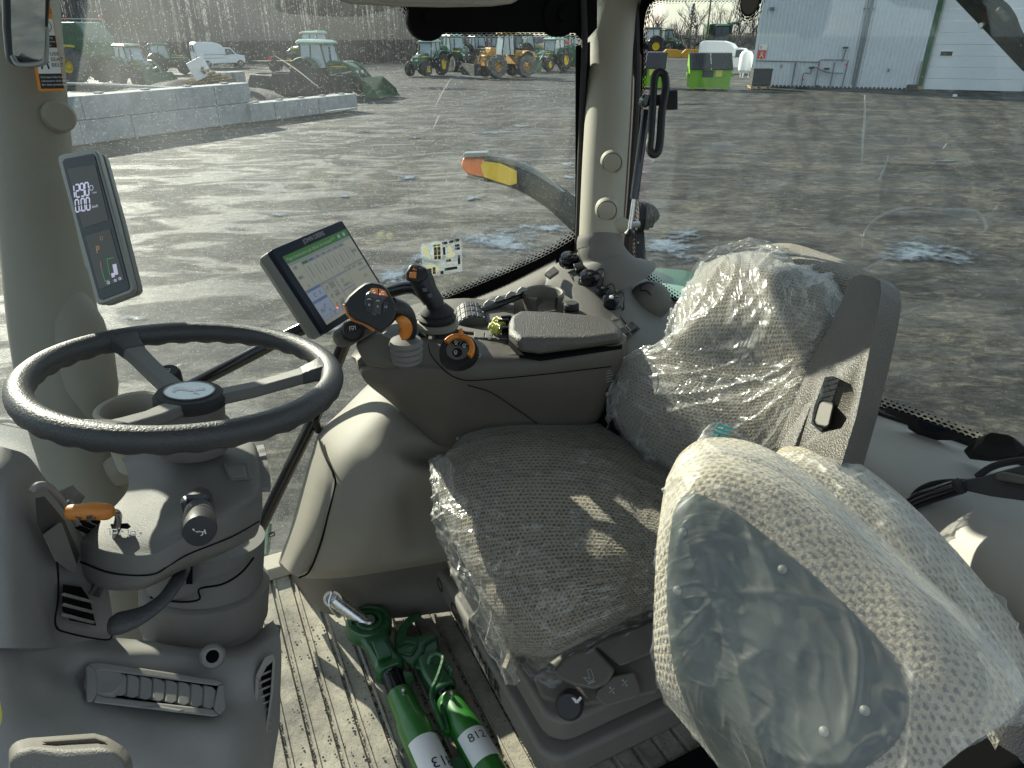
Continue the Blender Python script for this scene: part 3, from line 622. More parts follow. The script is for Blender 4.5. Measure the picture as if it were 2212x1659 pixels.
def tractor(lab, loc, rot, s=1.0, loader=False, mud=False, roofm='roof_pale', rim='yellow', bucket_z=.0, body='far_green', grp=None, back=False):
    t = thing('farm_tractor', lab, 'tractor', loc, R(rot), grp); t.scale = (s, s, s)
    for y in (-1, 1): wheel(t, -.75, y * .88, .85, .5, mud, rim); wheel(t, 1.45, y * .8, .56, .36, mud, rim)
    add('chassis', join(gbox((.4, 0, .75), (3.0, .5, .45)), gbox((-.9, 0, .9), (.8, .9, .6)), gbox((1.45, 0, .55), (.3, 1.4, .16)), gbox((-1.55, 0, .6), (.6, .5, .3))), 'far_dark', t, local=True, bevel=.03)
    add('hood', gloft([[(.35, -.42, .95), (.35, .42, .95), (.35, .42, 1.55), (.35, .28, 1.68), (.35, -.28, 1.68), (.35, -.42, 1.55)], [(1.4, -.38, .95), (1.4, .38, .95), (1.4, .38, 1.45), (1.4, .25, 1.57), (1.4, -.25, 1.57), (1.4, -.38, 1.45)], [(1.95, -.3, .85), (1.95, .3, .85), (2.02, .32, 1.2), (1.9, .2, 1.38), (1.9, -.2, 1.38), (2.02, -.32, 1.2)]]), body, t, local=True, bevel=.03)
    add('hood_stripe', join(*[gbox((1.0, y * .425, 1.42), (1.2, .02, .07)) for y in (-1, 1)]), 'yellow', t, local=True)
    for y in (-.22, .22): add('headlight', gbox((2.0, y, 1.17), (.06, .2, .12)), 'label_white', t, local=True, bevel=.02)
    cab(t, -1.15, .3, .62, 1.35, 2.42, roofm, body)
    for y in (-1, 1):
        add('fender', gtube([(-1.55, y * .82, 1.25), (-1.25, y * .82, 1.66), (-.75, y * .82, 1.82), (-.25, y * .82, 1.68), (.05, y * .82, 1.3)], .26, 8, flat=.18, smoothn=12, up=(.01, 0, 1)), body, t, local=True)
    add('exhaust', gtube([(.55, -.34, 1.5), (.55, -.34, 2.3)], .05, 8), 'far_dark', t, local=True)
    for y in (-1, 1): add('marker_light', gbox((.28, y * .66, 2.45), (.12, .14, .07)), 'led_red' if 0 else 'red', t, local=True, bevel=.01)
    if loader:
        for y in (-1, 1): add('loader_arm', gtube([(.35, y * .5, 1.5), (1.5, y * .5, 1.55), (2.3, y * .5, .9 + bucket_z), (2.75, y * .5, .42 + bucket_z)], .085, 6, smoothn=14), body, t, local=True); add('loader_ram', gtube([(.6, y * .55, 1.0), (1.9, y * .52, 1.2 + bucket_z)], .05, 6), 'steel', t, local=True)
        bx = 2.72; add('bucket', gloft([[(bx, y, .95 + bucket_z), (bx + .05, y, .3 + bucket_z), (bx + .2, y, .05 + bucket_z), (bx + .95, y, .02 + bucket_z), (bx + .95, y, .05 + bucket_z), (bx + .28, y, .12 + bucket_z), (bx + .12, y, .34 + bucket_z), (bx + .06, y, .95 + bucket_z)] for y in (-1.0, 1.0)]), body, t, local=True, smooth=False)
        add('bucket_side', join(*[gloft([[(bx, y + k, .95 + bucket_z), (bx + .05, y + k, .3 + bucket_z), (bx + .2, y + k, .05 + bucket_z), (bx + .95, y + k, .02 + bucket_z), (bx + .75, y + k, .4 + bucket_z)] for k in (-.015, .015)]) for y in (-.99, .99)]), body, t, local=True, smooth=False)
    return t
gl = G(712, 206); tractor('green loader tractor with pale roof and lowered bucket beyond the low block row', gl, -22, 1.06, loader=True)
gk = G(668, 202, 0); 
t = thing('box_blade', 'dark rusty box blade parked beside the green loader tractor', 'attachment', G(655, 206), R(-12)); add('shell', gloft([[(-1.5, -.3, 0), (1.4, -.3, 0), (1.6, -.3, .4), (1.55, -.3, 1.02), (-1.6, -.3, 1.1), (-1.7, -.3, .6)], [(-1.4, .5, 0), (1.3, .5, 0), (1.5, .5, .4), (1.45, .5, 1.0), (-1.5, .5, 1.08), (-1.6, .5, .6)]]), 'junk', t, local=True, bevel=.05); add('top_edge', gbox((0, -.3, 1.1), (3.1, .08, .05)), 'tyre_mud', t, local=True)
tractor('small green tractor with pale cab roof facing the camera beside the grey heap', G(925, 163), -115, 1.0, roofm='roof_pale')
tractor('dark green tractor half hidden behind the small green tractor', G(985, 152), -60, 1.15, roofm='roof_pale')
tractor('green tractor with empty front bucket standing right of the yellow wheel loader', G(1190, 153), -128, 1.05, loader=True)
tractor('large green tractor with dark cab at the left behind the yellow plough', G(1398, 118), 175, 1.5, roofm='far_green', grp=None)
tractor('large green tractor with its nose towards the yellow plough blades', G(1438, 116), -60, 1.45, roofm='far_green')
tractor('distant green tractor with pale roof seen above the loader tractor', G(676, 148), 160, 1.25, roofm='roof_pale')
for lab, px, py, rot, sc in (('dark tractor standing directly behind the yellow wheel loader cab', 1075, 138, -140, 1.1), ('tractor far back between the wheel loader and the bucket tractor', 1140, 134, 30, 1.15), ('dark tractor parked far behind, just right of the second grey heap', 1035, 137, -60, 1.1), ('rearmost tractor beside the mower at the right end of the row', 1218, 136, -120, 1.1)):
    tractor(lab, G(px, py), rot, sc, body='far_dark' if px < 1100 else 'far_green', roofm='far_green')
# yellow wheel loader seen from the front corner
t = thing('wheel_loader', 'muddy yellow wheel loader with grey tyres between two green tractors', 'loader', G(1092, 166), R(-150))
for x in (-1.3, 1.3):
    for y in (-1, 1): wheel(t, x, y * .95, .82, .6, True, 'cat_yellow', .42)
add('rear_body', gloft([[(-2.4, -.7, .9), (-.5, -.8, .9), (-.5, .8, .9), (-2.4, .7, .9)], [(-2.4, -.65, 1.7), (-.5, -.8, 1.95), (-.5, .8, 1.95), (-2.4, .65, 1.7)]]), 'cat_yellow', t, local=True, bevel=.06)
add('front_frame', join(gbox((1.1, 0, 1.2), (1.8, .7, .8)), gbox((1.3, 0, 1.75), (.5, .9, .7))), 'cat_yellow', t, local=True, bevel=.05)
cab(t, -.5, .5, .6, 1.6, 3.0, 'cat_yellow', 'far_dark', 'window_sky')
for y in (-1, 1): add('lift_arm', gtube([(1.2, y * .45, 2.0), (2.2, y * .45, 1.4), (2.9, y * .45, .5)], .1, 6), 'cat_yellow', t, local=True)
for y in (-1, 1): add('mudguard', gtube([(-1.9, y * .95, 1.2), (-1.7, y * .95, 1.75), (-1.2, y * .95, 1.85), (-.7, y * .95, 1.5)], .3, 8, flat=.15, smoothn=10, up=(.01, 0, 1)), 'cat_yellow', t, local=True)
add('mower_head', join(gbox((3.1, 0, .6), (.5, 2.2, .8)), *[gtube([(3.1, -1 + k * .25, .9), (3.0, -1 + k * .25, 1.9)], .035, 4) for k in range(9)]), 'junk', t, local=True); add('exhaust', gtube([(-1.4, .3, 1.8), (-1.4, .3, 2.7)], .06, 6), 'far_dark', t, local=True)
# van with raised box body
def van(lab, loc, rot, s=1.0, box=True):
    t = thing('white_van', lab, 'van', loc, R(rot)); t.scale = (s, s, s)
    def pr(xz, hw, tap=.94, zt=1.5): return gloft([[(x, y * hw * (tap if z > zt else 1), z) for x, z in xz] for y in (-1, 1)])
    add('body', pr([(-2.7, .45), (2.65, .45), (2.75, .8), (2.6, 1.15), (1.55, 1.28), (.95, 1.95), (.1, 2.0), (-2.7, 1.2)], .95, .86), 'white_paint', t, local=True, bevel=.06)
    add('box_body', pr([(-2.72, .95), (.2, .95), (.25, 1.95), (-.1, 2.3), (-.8, 2.5), (-2.5, 2.52), (-2.72, 2.35)], 1.0, .9, 2.2), 'white_paint', t, local=True, bevel=.06)
    add('window', pr([(.35, 1.32), (1.35, 1.32), (.9, 1.85), (.35, 1.85)], .955, .90), 'window_dark', t, local=True)
    add('windshield', gloft([[(1.52, y, 1.3), (1.0, y * .9, 1.88), (.97, y * .9, 1.86), (1.46, y, 1.3)] for y in (-.78, .78)]), 'window_dark', t, local=True)
    for x in (-1.7, 1.75):
        for y in (-1, 1): w2 = add('wheel', gcyl((x, y * .86, .38), (0, 1, 0), .38, .24, 22, .2), 'tyre', t, local=True); add('hubcap', gcyl((x, y * .88, .38), (0, 1, 0), .21, .22, 16), 'silver', w2, local=True)
    for y in (-.48, .48):
        d_ = add('rear_door', gbox((-2.75, y, 1.5), (.05, .86, 1.5)), 'white_paint', t, local=True, bevel=.02); add('window_pane', gbox((-2.785, y * .9, 1.9), (.03, .42, .62)), 'window_dark', d_, local=True, bevel=.01)
    for y in (-1, 1): add('tail_light', gbox((-2.74, y * .9, 1.05), (.05, .1, .3)), 'red', t, local=True, bevel=.01); add('stripe', gbox((-.6, y * .985, 1.3), (2.6, .02, .05)), 'trim_green', t, local=True)
    add('rear_bumper', gbox((-2.8, 0, .48), (.15, 1.7, .18)), 'far_dark', t, local=True, bevel=.03)
    return t
van('white service van with a tall box body parked against the dark woods', G(480, 146), 38, .93)
t = van('white cab truck with tall rounded cap parked behind the lime bin', G(1578, 158), -25, 1.0)
# left: combine with yellow stripe and big wheels
t = thing('green_combine', 'big green harvester with yellow stripe and large wheel behind dusty glass', 'harvester', G(150, 180), R(172))
wheel(t, -1.7, 1.5, 1.15, .8, True, 'yellow', .36); wheel(t, 2.3, 1.5, .95, .7, True, 'yellow', .36); wheel(t, -1.7, -1.5, 1.15, .8, True, 'yellow', .36)
add('body', gloft([[(-3.4, y, 1.7), (-2.6, y, 1.3), (4.6, y, 1.5), (4.8, y, 3.0), (3.5, y, 3.7), (-2.6, y, 3.75), (-3.3, y, 2.8)] for y in (-1.35, 1.35)]), 'far_green', t, local=True, bevel=.15)
add('stripe', gbox((1.0, 1.38, 2.52), (6.4, .03, .14), (Vector((1, 0, .06)).normalized(), Vector((0, 1, 0)), UP)), 'yellow', t, local=True); add('railing', join(gtube([(-4.6, 1.3, 3.9), (2, 1.3, 3.95)], .035, 5), gtube([(-4.6, 1.3, 3.9), (-4.6, 1.3, 3.0)], .03, 5)), 'roof_pale', t, local=True)
for x in (-1.9, -4.4): add('beacon', glathe([(.09, 0), (.09, .12), (.0, .2)], (x, 1.2, 3.95), UP, 10), 'red', t, local=True)
add('axle_frame', join(gbox((0, 1.45, .9), (5.2, .15, .14)), gbox((3.4, 1.5, .55), (.3, .3, .7))), 'roof_pale', t, local=True)
fr = Fr((-.2, 1.39, 3.0), (-1, 0, 0), (0, 0, 1)); g = text('JOHN DEERE', fr, 0, 0, .26, 'yellow', None); add('lettering', g, 'yellow', t, local=True, smooth=False)
t = tractor('green compact tractor with white lined bucket beside the big harvester wheel', G(300, 186), -35, .95, loader=True, roofm='far_green')
tractor('green tractor parked in shadow left of the white service van', G(365, 160), 20, .9, roofm='far_green')
t = thing('red_triangle_trailer', 'low dark trailer with a red reflector left of the loader tractor', 'trailer', G(590, 155), R(10)); add('deck', join(gbox((0, 0, .8), (4.2, 1.8, .2)), gbox((-2, 0, 1.2), (.2, 1.8, .8))), 'far_dark', t, local=True, bevel=.03); add('reflector', gprism([(-.2, -.95, 1.0), (.2, -.95, 1.0), (0, -.95, 1.35)], (0, -.03, 0)), 'red', t, local=True)
for y in (-1, 1): wheel(t, .3, y * .9, .5, .3)
t = thing('disc_harrow', 'black folded harrow standing in front of the grey heap', 'harrow', G(800, 124), R(8)); add('frame', join(gbox((0, 0, 1.1), (5.5, .2, .2)), gbox((0, 1, 1.1), (5.5, .2, .2)), gbox((1.2, .5, 1.7), (2.2, .3, 1.0)), *[gtube([(-2.6 + k * .4, 0, 1.1), (-2.6 + k * .4, .1, .3)], .06, 4) for k in range(14)]), 'junk', t, local=True, smooth=False)
for k in range(10): add('disc', gcyl((-2.4 + k * .5, -.1, .45), (1, .2, 0), .42, .05, 14), 'junk', t, local=True)
t = thing('rusty_bucket', 'dark rusty loader bucket on the ground behind the low block row', 'bucket', G(577, 200), R(5)); add('shell', gloft([[(-1.0, 0, 0), (.9, 0, 0), (1.05, .1, .5), (.9, .25, .85), (-.9, .25, .95), (-1.1, .1, .4)], [(-1.0, 1, 0), (.9, 1, 0), (1.05, 1, .5), (.9, .9, .85), (-.9, .9, .95), (-1.1, 1, .4)]]), 'junk', t, local=True, bevel=.05); add('lip', gbox((0, -.05, .06), (2.2, .3, .1)), 'tyre_mud', t, local=True)
t = thing('rotary_mower', 'green mower deck with red reflector right of the green bucket tractor', 'mower', G(1228, 148), R(-20)); add('deck', gloft([[(-1.3, 0, .3), (1.2, 0, .2), (1.2, 1.6, .2), (-1.3, 1.6, .3)], [(-1.1, .3, 2.0), (.4, .3, 2.1), (.4, 1.3, 2.1), (-1.1, 1.3, 2.0)]]), 'far_green', t, local=True, bevel=.1); add('reflector', gbox((-.3, .1, 2.3), (.5, .05, .3)), 'red', t, local=True)
# yellow blades and bins
t = thing('yellow_hopper', 'mustard yellow hopper box at the edge of the side window', 'hopper', G(1253, 143), R(-10)); add('tub', gloft([[(-1.5, 0, .2), (1.5, 0, .2), (1.5, 1.6, .2), (-1.5, 1.6, .2)], [(-1.6, -.1, 1.9), (1.6, -.1, 1.9), (1.6, 1.7, 1.9), (-1.6, 1.7, 1.9)]]), 'mustard', t, local=True, bevel=.04); add('rim', gbox((0, -.12, 1.9), (3.3, .1, .14)), 'cat_yellow', t, local=True)
t = thing('plough_blade', 'pair of mustard yellow rounded plough blades beyond the lime bins', 'snow blade', G(1472, 126), R(0))
for x in (-1.35, 1.35): add('blade', gloft([[(x - 1.35, 0, 0), (x + 1.2, 0, 0), (x + 1.4, 0, .55), (x + .8, 0, 1.1), (x - .8, 0, 1.15), (x - 1.4, 0, .6)], [(x - 1.35, .4, 0), (x + 1.2, .4, 0), (x + 1.4, .5, .55), (x + .8, .6, 1.1), (x - .8, .6, 1.15), (x - 1.4, .5, .6)]]), 'mustard', t, local=True, bevel=.08)
t = thing('far_combine', 'tall green combine harvester beyond the lime bins', 'harvester', G(1545, 114), R(-95)); t.scale = (1.25, 1.25, 1.15)
add('body', gloft([[(-3, y, 1.2), (2, y, 1.2), (2.2, y, 3.9), (-2.4, y, 4.0), (-3.1, y, 3)] for y in (-1.6, 1.6)]), 'far_green', t, local=True, bevel=.12); cab(t, 2.2, 3.7, .9, 1.7, 3.6, 'far_green', 'far_dark', 'window_dark'); add('unloading_auger', gtube([(0, 1.4, 3.9), (-2.5, 3.0, 4.2), (-3.2, 3.4, 3.9)], .2, 8), 'far_green', t, local=True)
for y in (-1.6, 1.6): wheel(t, 1.6, y, 1.0, .7)
for y in (-1.3, 1.3): add('tail_light', gbox((-3.1, y, 2.2), (.08, .3, .3)), 'red', t, local=True)
t = thing('far_sprayer', 'dark blue and green sprayer seen left of the shed corner', 'sprayer', G(1612, 112), R(-100)); add('tank', gloft([[(-1.6, y, 1.3), (1.6, y, 1.3), (1.8, y, 2.4), (1.0, y, 3.1), (-1.4, y, 3.0)] for y in (-.9, .9)]), 'window_dark', t, local=True, bevel=.1); add('boom', join(gtube([(-1.8, -1.5, 1.5), (-1.8, -1.5, 4.4)], .1, 5), gtube([(-1.8, 1.5, 1.5), (-1.8, 1.5, 4.4)], .1, 5)), 'far_green', t, local=True)
for y in (-1.1, 1.1): wheel(t, 1.2, y, .9, .5)
# lime waste bins
def bin_(lab, loc, rot):
    t = thing('waste_bin', lab, 'waste bin', loc, R(rot), 'lime green waste bins'); t.scale = (1.16, 1.1, .96)
    # x along width, y depth away
    A = [(-1.05, 0, .1), (1.05, 0, .1), (1.05, 1.25, .1), (-1.05, 1.25, .1)]; 
    add('tub', gloft([A, [(-1.1, -.02, 1.16), (1.1, -.02, 1.16), (1.1, 1.3, 1.16), (-1.1, 1.3, 1.16)]]), 'lime', t, local=True, bevel=.02, smooth=False)
    add('hood_side', join(*[gprism([(x, -.02, 1.16), (x, 1.3, 1.16), (x, 1.3, 2.02), (x, .85, 2.02)], (.03, 0, 0)) for x in (-1.1, 1.07)]), 'lime', t, local=True, smooth=False)
    for x0, x1 in ((-1.12, -.02), (.02, 1.12)):
        g = [gprism([(x0, -.1, 1.15), (x1, -.1, 1.15), (x1, .85, 2.05), (x0, .85, 2.05)], (0, -.02, .03)), gprism([(x0, .85, 2.05), (x1, .85, 2.05), (x1, 1.35, 2.08), (x0, 1.35, 2.08)], (0, 0, .03))]
        for k in range(7): xx = x0 + .08 + k * .155; g.append(gprism([(xx, -.12, 1.18), (xx + .06, -.12, 1.18), (xx + .06, .84, 2.09), (xx, .84, 2.09)], (0, -.03, .03)))
        add('lid', join(*g), 'lid_black', t, local=True, smooth=False)
    add('rib', join(*[gbox((x, -.04, .62), (.05, .06, 1.05)) for x in (-.5, .06)]), 'lime', t, local=True, smooth=False)
    add('sign', gbox((-.15, -.06, .92), (.56, .03, .4)), 'window_dark', t, local=True); add('notice', gbox((.42, -.05, .94), (.34, .03, .38)), 'yellow_knob', t, local=True)
    add('lift_pocket', join(gbox((-1.16, .3, .85), (.12, .5, .2)), gbox((1.16, .3, .85), (.12, .5, .2))), 'lime', t, local=True, bevel=.01)
    add('skid', join(*[gbox((x, .05, .05), (.2, .2, .12)) for x in (-.85, 0, .85)]), 'lime', t, local=True)
bin_('lime green waste bin with ribbed black lids in full view near the shed', G(1531, 193), -6)
bin_('lime green waste bin partly cut off by the dotted window edge', G(1390, 189), -14)
t = thing('propane_tank', 'white upright tank on a stand between the lime bin and the shed', 'tank', G(1606, 168)); add('vessel', glathe([(0, .3), (.35, .34), (.5, .55), (.5, 1.6), (.35, 1.85), (0, 1.95)], (0, 0, 0), UP, 20), 'white_paint', t, local=True)
for a in (0, 2.1, 4.2): add('leg', gtube([(.35 * math.cos(a), .35 * math.sin(a), 0), (.35 * math.cos(a), .35 * math.sin(a), .5)], .05, 6), 'white_paint', t, local=True)
t = thing('black_crate', 'black plastic bulk crate standing on a wooden pallet at the shed corner', 'crate', G(1643, 192), R(-6)); add('box', gbox((0, .5, .62), (1.15, 1.0, .9)), 'lid_black', t, local=True, bevel=.05); add('lid', gbox((0, .5, 1.1), (1.2, 1.05, .1)), 'far_dark', t, local=True, bevel=.03)
pl_ = add('pallet', join(gbox((0, .5, .13), (1.3, 1.1, .04)), *[gbox((x, .5, .06), (.1, 1.1, .1)) for x in (-.55, 0, .55)]), 'wood', t, local=True, smooth=False)
# ---------------------------------------------------------------- shed
P1 = G(1621, 185); P2 = G(2212, 199); wd_ = (P2 - P1); wd_.z = 0; WL = wd_.length; wu = wd_.normalized(); wn = Vector((wu.y, -wu.x, 0)); wn = wn if wn.dot(P1) < 0 else -wn
P1.z = 0; H = 9.5; t = thing('metal_shed', 'large pale blue corrugated metal shed with a white overhead door', 'shed', P1)
fr = Fr(P1, wu, UP, face=CAM)
dx = (G(1986, 192) - P1).dot(wu)
def corr(x0, x1, z0, z1, pitch=.24, amp=.07):
    v, f = [], []; n = int((x1 - x0) / pitch * 4)
    for k in range(n + 1):
        x = x0 + (x1 - x0) * k / n; a = amp if k % 4 in (1, 2) else 0
        v += [fr.p(x, z0, a), fr.p(x, z1, a)]
    f = [(2 * k, 2 * k + 2, 2 * k + 3, 2 * k + 1) for k in range(n)]; return v, f
add('wall', corr(0, dx - .25, .0, H), 'siding', t, smooth=False)
add('gable_wall', fr.box(-.02, 0, .0, H, -30, .0), 'siding', t, smooth=False)
add('wall_core', join(fr.box(0, 0, dx - .25, H, -.3, -.01), fr.box(dx + 5.6, 0, WL + 14, H, -.3, .02), fr.box(dx - .25, 6.5, dx + 5.6, H, -.3, .02)), 'siding', t, smooth=False)
add('roof', fr.box(-.4, H, WL + 14.5, H + .15, -31, .5), 'trim_green', t, smooth=False)
add('corner_trim', fr.box(-.05, 0, .12, H, -.05, .06), 'siding', t)
add('door_trim', join(fr.box(dx - .25, 0, dx, 6.6, -.1, .10), fr.box(dx + 5.4, 0, dx + 5.65, 6.6, -.1, .10)), 'trim_green', t, smooth=False)
add('door_post', join(fr.box(dx, 0, dx + .1, 6.5, -.1, .14), fr.box(dx - .38, 0, dx - .27, 1.6, 0, .2)), 'silver', t, smooth=False)
d_ = add('overhead_door', join(*[fr.box(dx + .1, .03 + k * .62, dx + 5.4, .03 + k * .62 + .61, -.12, -.03) for k in range(11)]), 'door_white', t, bevel=.01, smooth=False)
add('window', join(fr.box(dx + .52, 1.85, dx + 1.22, 2.17, -.03, .0)), 'label_white', d_); add('pane', fr.box(dx + .56, 1.89, dx + 1.18, 2.13, -.03, .004), 'window_dark', d_)
add('base_strip', fr.box(0, 0, dx - .25, .08, .0, .06), 'conc_dark', t)
add('wall_lamp', fr.box(.5, 4.4, .75, 4.55, 0, .25), 'pipe', t); add('socket', join(fr.box(1.7, 1.1, 1.8, 1.3, .03, .1), fr.box(dx - 2.1, .95, dx - 1.98, 1.15, .03, .1)), 'pipe', t)
add('conduit', join(gtube([fr.p(dx - 4.05, H, .15), fr.p(dx - 3.95, 0.2, .15)], .05, 6), gtube([fr.p(dx - 3.75, H, .12), fr.p(dx - 3.75, 0.0, .12)], .09, 6), fr.box(dx - 4.2, 4.4, dx - 3.6, 4.46, .05, .2)), 'pipe', t)
t = thing('gas_meter', 'grey gas meter pipework with red valves on the shed wall', 'gas meter', fr.p(dx - 5.5, 0, .3))
def fp(x, z, h=.3): return fr.p(x, z, h)
x = dx - 6.2
add('pipework', join(gtube([fp(.15, 1.5, .1), fp(x, 1.46, .1), fp(x + .2, 1.6, .25), fp(x + 1.6, 1.6, .25)], .035, 6), gtube([fp(x + .1, 1.5), fp(x + .1, .0)], .05, 6), gtube([fp(x + 1.0, 1.5), fp(x + 1.0, .0)], .045, 6), gtube([fp(x + 1.75, 1.6), fp(x + 1.7, .0)], .05, 6), gtube([fp(x - 1.3, 1.45), fp(x - 1.3, 0)], .05, 6), gtube([fp(x - .7, 0), fp(x - .7, .8), fp(x - .3, .8), fp(x - .2, 1.2), fp(x + .6, .9), fp(x + 1.6, .85)], .035, 6, smoothn=16), gtube([fp(x + 1.4, 1.5), fp(x + 1.5, 2.2)], .05, 6)), 'pipe', t)
for q in ((x - .3, 1.15), (x + .6, 1.1), (x + 1.45, 2.3)): add('regulator', glathe([(0, -.06), (.16, -.05), (.18, 0), (.16, .05), (0, .06)], fp(*q), UP, 12), 'far_dark', t)
add('valve', join(*[gbox(fp(*q, .34), (.1, .1, .1)) for q in ((x - .7, .45), (x + .1, 1.35), (x - 1.3, 1.36), (x + 1.7, 1.35))]), 'red', t)
t = thing('fire_sign', 'red and white square notice on the pale shed wall near its corner', 'sign', fr.p(.45, 1.6, .05)); add('red_panel', fr.box(.18, 1.62, .66, 2.12, .05, .08), 'red', t); add('white_panel', fr.box(.2, 2.13, .72, 2.45, .05, .08), 'label_white', t)
f2 = Fr(fr.p(.42, 1.87, .085), wu, UP, face=CAM); add('symbol', join(f2.ring(0, .08, .07, .035, 0, .006, 10), f2.line([(-.12, -.18), (0, 0), (.12, -.18)], .04, 0, .006)), 'label_white', t); add('mark', fr.box(.28, 2.2, .34, 2.38, .08, .086), 'red', t)
for lab, px, py, s, mt_ in (('rusty machine part on a board at the foot of the overhead door', 1968, 196, .34, 'junk'), ('small broken timber offcut beside the door post of the shed', 1984, 194, .22, 'wood'), ('white stone lying on the yard in front of the overhead door', 2062, 209, .12, 'label_white'), ('small black box on the ground under the gas pipes', 1765, 190, .16, 'junk')):
    c = G(px, py); v, f = gbox((0, 0, s * .5), (s * 1.6, s, s)); o = add('yard_debris' if mt_ != 'label_white' else 'white_stone', join((v, f), glathe([(0, 0), (s * .7, .1 * s), (s * .6, s * .5), (0, s * .75)], (s * .5, 0, 0), UP, 9)), mt_, bevel=s * .15); o.location = c; tag(o, lab, 'stone' if mt_ == 'label_white' else 'debris')
# ================================================================ CAB SHELL
LOC = False
FZ = -1.30
def frit(name, inner, outer, dst, solid_pts=None, parent=None, pitch=.0125):
    # dotted strip: inner edge (solid side) to outer edge (clear side), lists of world points
    n = len(inner); v, uv, f = [], [], []; s = 0
    for i in range(n):
        if i: s += (inner[i] - inner[i - 1]).length
        v += [inner[i], outer[i]]; uv += [(s / pitch, 0), (s / pitch, 1)]
    f = [(2 * i, 2 * i + 2, 2 * i + 3, 2 * i + 1) for i in range(n - 1)]
    return add(name, (v, f, uv), 'frit', parent, smooth=False)
cabt = thing('tractor_cab', 'beige tractor cab shell with dusty side window and rear window', 'cab', C(.6, .86, FZ))
SB, SA = 1.60, 1.15        # planes of the side and rear glass
bm_ = lambda pts: [PB(x, y, SB) for x, y in pts]; am_ = lambda pts: [PA(x, y, SA) for x, y in pts]
# side pane and rear pane (rounded outlines)
side_in = [(1262, 60), (1252, 300), (1244, 520), (1225, 548), (1150, 585), (960, 650), (838, 862), (690, 985), (600, 1190), (560, 1240)]
add('side_window', gprism([C(a, SB, z) for a, z in ((-.62, .56), (1.10, .56), (1.10, -.55), (.95, -.60), (.60, -.72), (.30, -1.29), (-.62, -1.29))], BV * .004), 'glass_side', cabt, smooth=False)
add('rear_window', gprism([C(SA, b, z) for b, z in ((1.52, .56), (-.25, .56), (-.25, -.72), (.5, -.68), (1.0, -.655), (1.45, -.62), (1.52, -.55))], AV * .004), 'glass_rear', cabt, smooth=False)
add('windshield', gprism([C(-.62 - .1, b, z) for b, z in ((1.5, .56), (.1, .56), (.1, -1.0), (1.5, -1.0))], AV * -.004), 'glass_clear', cabt, smooth=False)
# dotted borders on the side glass
O = SB - .004
def pbl(pts, n=40): return spl([PB(x, y, O) for x, y in pts], n)
frit('dotted_border', pbl([(872, -10), (882, 20), (905, 55), (925, 66), (1000, 67), (1240, 68), (1256, 80)], 60), pbl([(852, -10), (864, 24), (890, 66), (915, 82), (1000, 83), (1225, 84), (1248, 102)], 60), 0, parent=cabt)
frit('dotted_border', pbl([(955, 652), (1080, 600), (1180, 556), (1243, 520)], 50), pbl([(955, 632), (1075, 583), (1170, 540), (1243, 492)], 50), 0, parent=cabt)
add('header_panel', gprism([PB(x, y, O - .002) for x, y in ((850, -180), (868, -20), (882, 20), (905, 55), (925, 67), (1000, 67.5), (1240, 68), (1262, 92), (1290, 60), (1290, -180))], BV * .002), 'matte_black', cabt, smooth=False)
add('lower_border', gprism([PB(x, y, O - .002) for x, y in ((925, 668), (955, 650), (1080, 600), (1180, 556), (1243, 520), (1244, 100), (1275, 90), (1275, 560), (1240, 640), (1100, 720), (920, 720))], BV * .002), 'matte_black', cabt, smooth=False)
for x, y in ((926, 37), (1213, 32)):
    c = PB(x, y, O - .01); b_ = add('hinge_boss', glathe([(.0, 0), (.045, 0), (.047, .006), (.047, .03)][::-1], c, BV, 26), 'matte_black', cabt); add('screw', glathe([(0, -.012), (.013, -.012), (.014, 0)], c, BV, 12), 'matte_black', b_)
add('seal', join(gtube(spl([PB(1258, -60, O - .012), PB(1262, 60, O - .012), PB(1262, 110, O - .012), PB(1254, 330, O - .012), PB(1247, 530, O - .012), PB(1235, 560, O - .012)], 30), .008, 8), gtube(spl([PB(1240, 560, O), PB(1100, 625, O), PB(960, 690, O)], 12), .01, 8)), 'rubber', cabt)
# rear glass borders
OA = SA - .004
def pal(pts, n=40): return spl([PA(x, y, OA) for x, y in pts], n)
frit('dotted_border', pal([(1640, -8), (1560, -6), (1420, -4), (1398, 12), (1388, 60), (1384, 200), (1372, 400), (1364, 560), (1392, 600), (1440, 640), (1500, 680)], 110), pal([(1640, 6), (1560, 8), (1435, 10), (1412, 24), (1402, 70), (1397, 200), (1385, 400), (1380, 540), (1405, 580), (1450, 618), (1510, 655)], 110), 0, parent=cabt)
frit('dotted_border', pal([(1860, 868), (1900, 884), (2000, 920), (2100, 958), (2230, 1004), (2400, 1070)], 70), pal([(1862, 842), (1905, 856), (2005, 890), (2105, 928), (2235, 972), (2405, 1036)], 70), 0, parent=cabt)
add('rear_border', join(gprism([PA(x, y, OA - .002) for x, y in ((1350, -120), (1700, -120), (1640, -8), (1420, -4), (1398, 12), (1388, 60), (1384, 200), (1372, 400), (1364, 560), (1392, 600), (1440, 640), (1500, 680), (1500, 720), (1340, 620), (1350, 400))], AV * .002), gprism([PA(x, y, OA - .002) for x, y in ((1500, 680), (1500, 720), (1860, 905), (2100, 990), (2400, 1110), (2400, 1070), (2230, 1004), (2100, 958), (2000, 920), (1860, 868), (1700, 790))], AV * .002)), 'matte_black', cabt, smooth=False)
c = PA(1620, 2, OA - .003); add('glass_boss', glathe([(.0, 0), (.026, 0), (.026, .004)], c, AV, 24), 'matte_black', cabt)
u1 = [c + (UP * math.cos(a * .2094) + BV * math.sin(a * .2094)) * .024 for a in range(31)]; u2 = [c + (UP * math.cos(a * .2094) + BV * math.sin(a * .2094)) * .044 for a in range(31)]
frit('dotted_border', u1, u2, 0, parent=cabt)
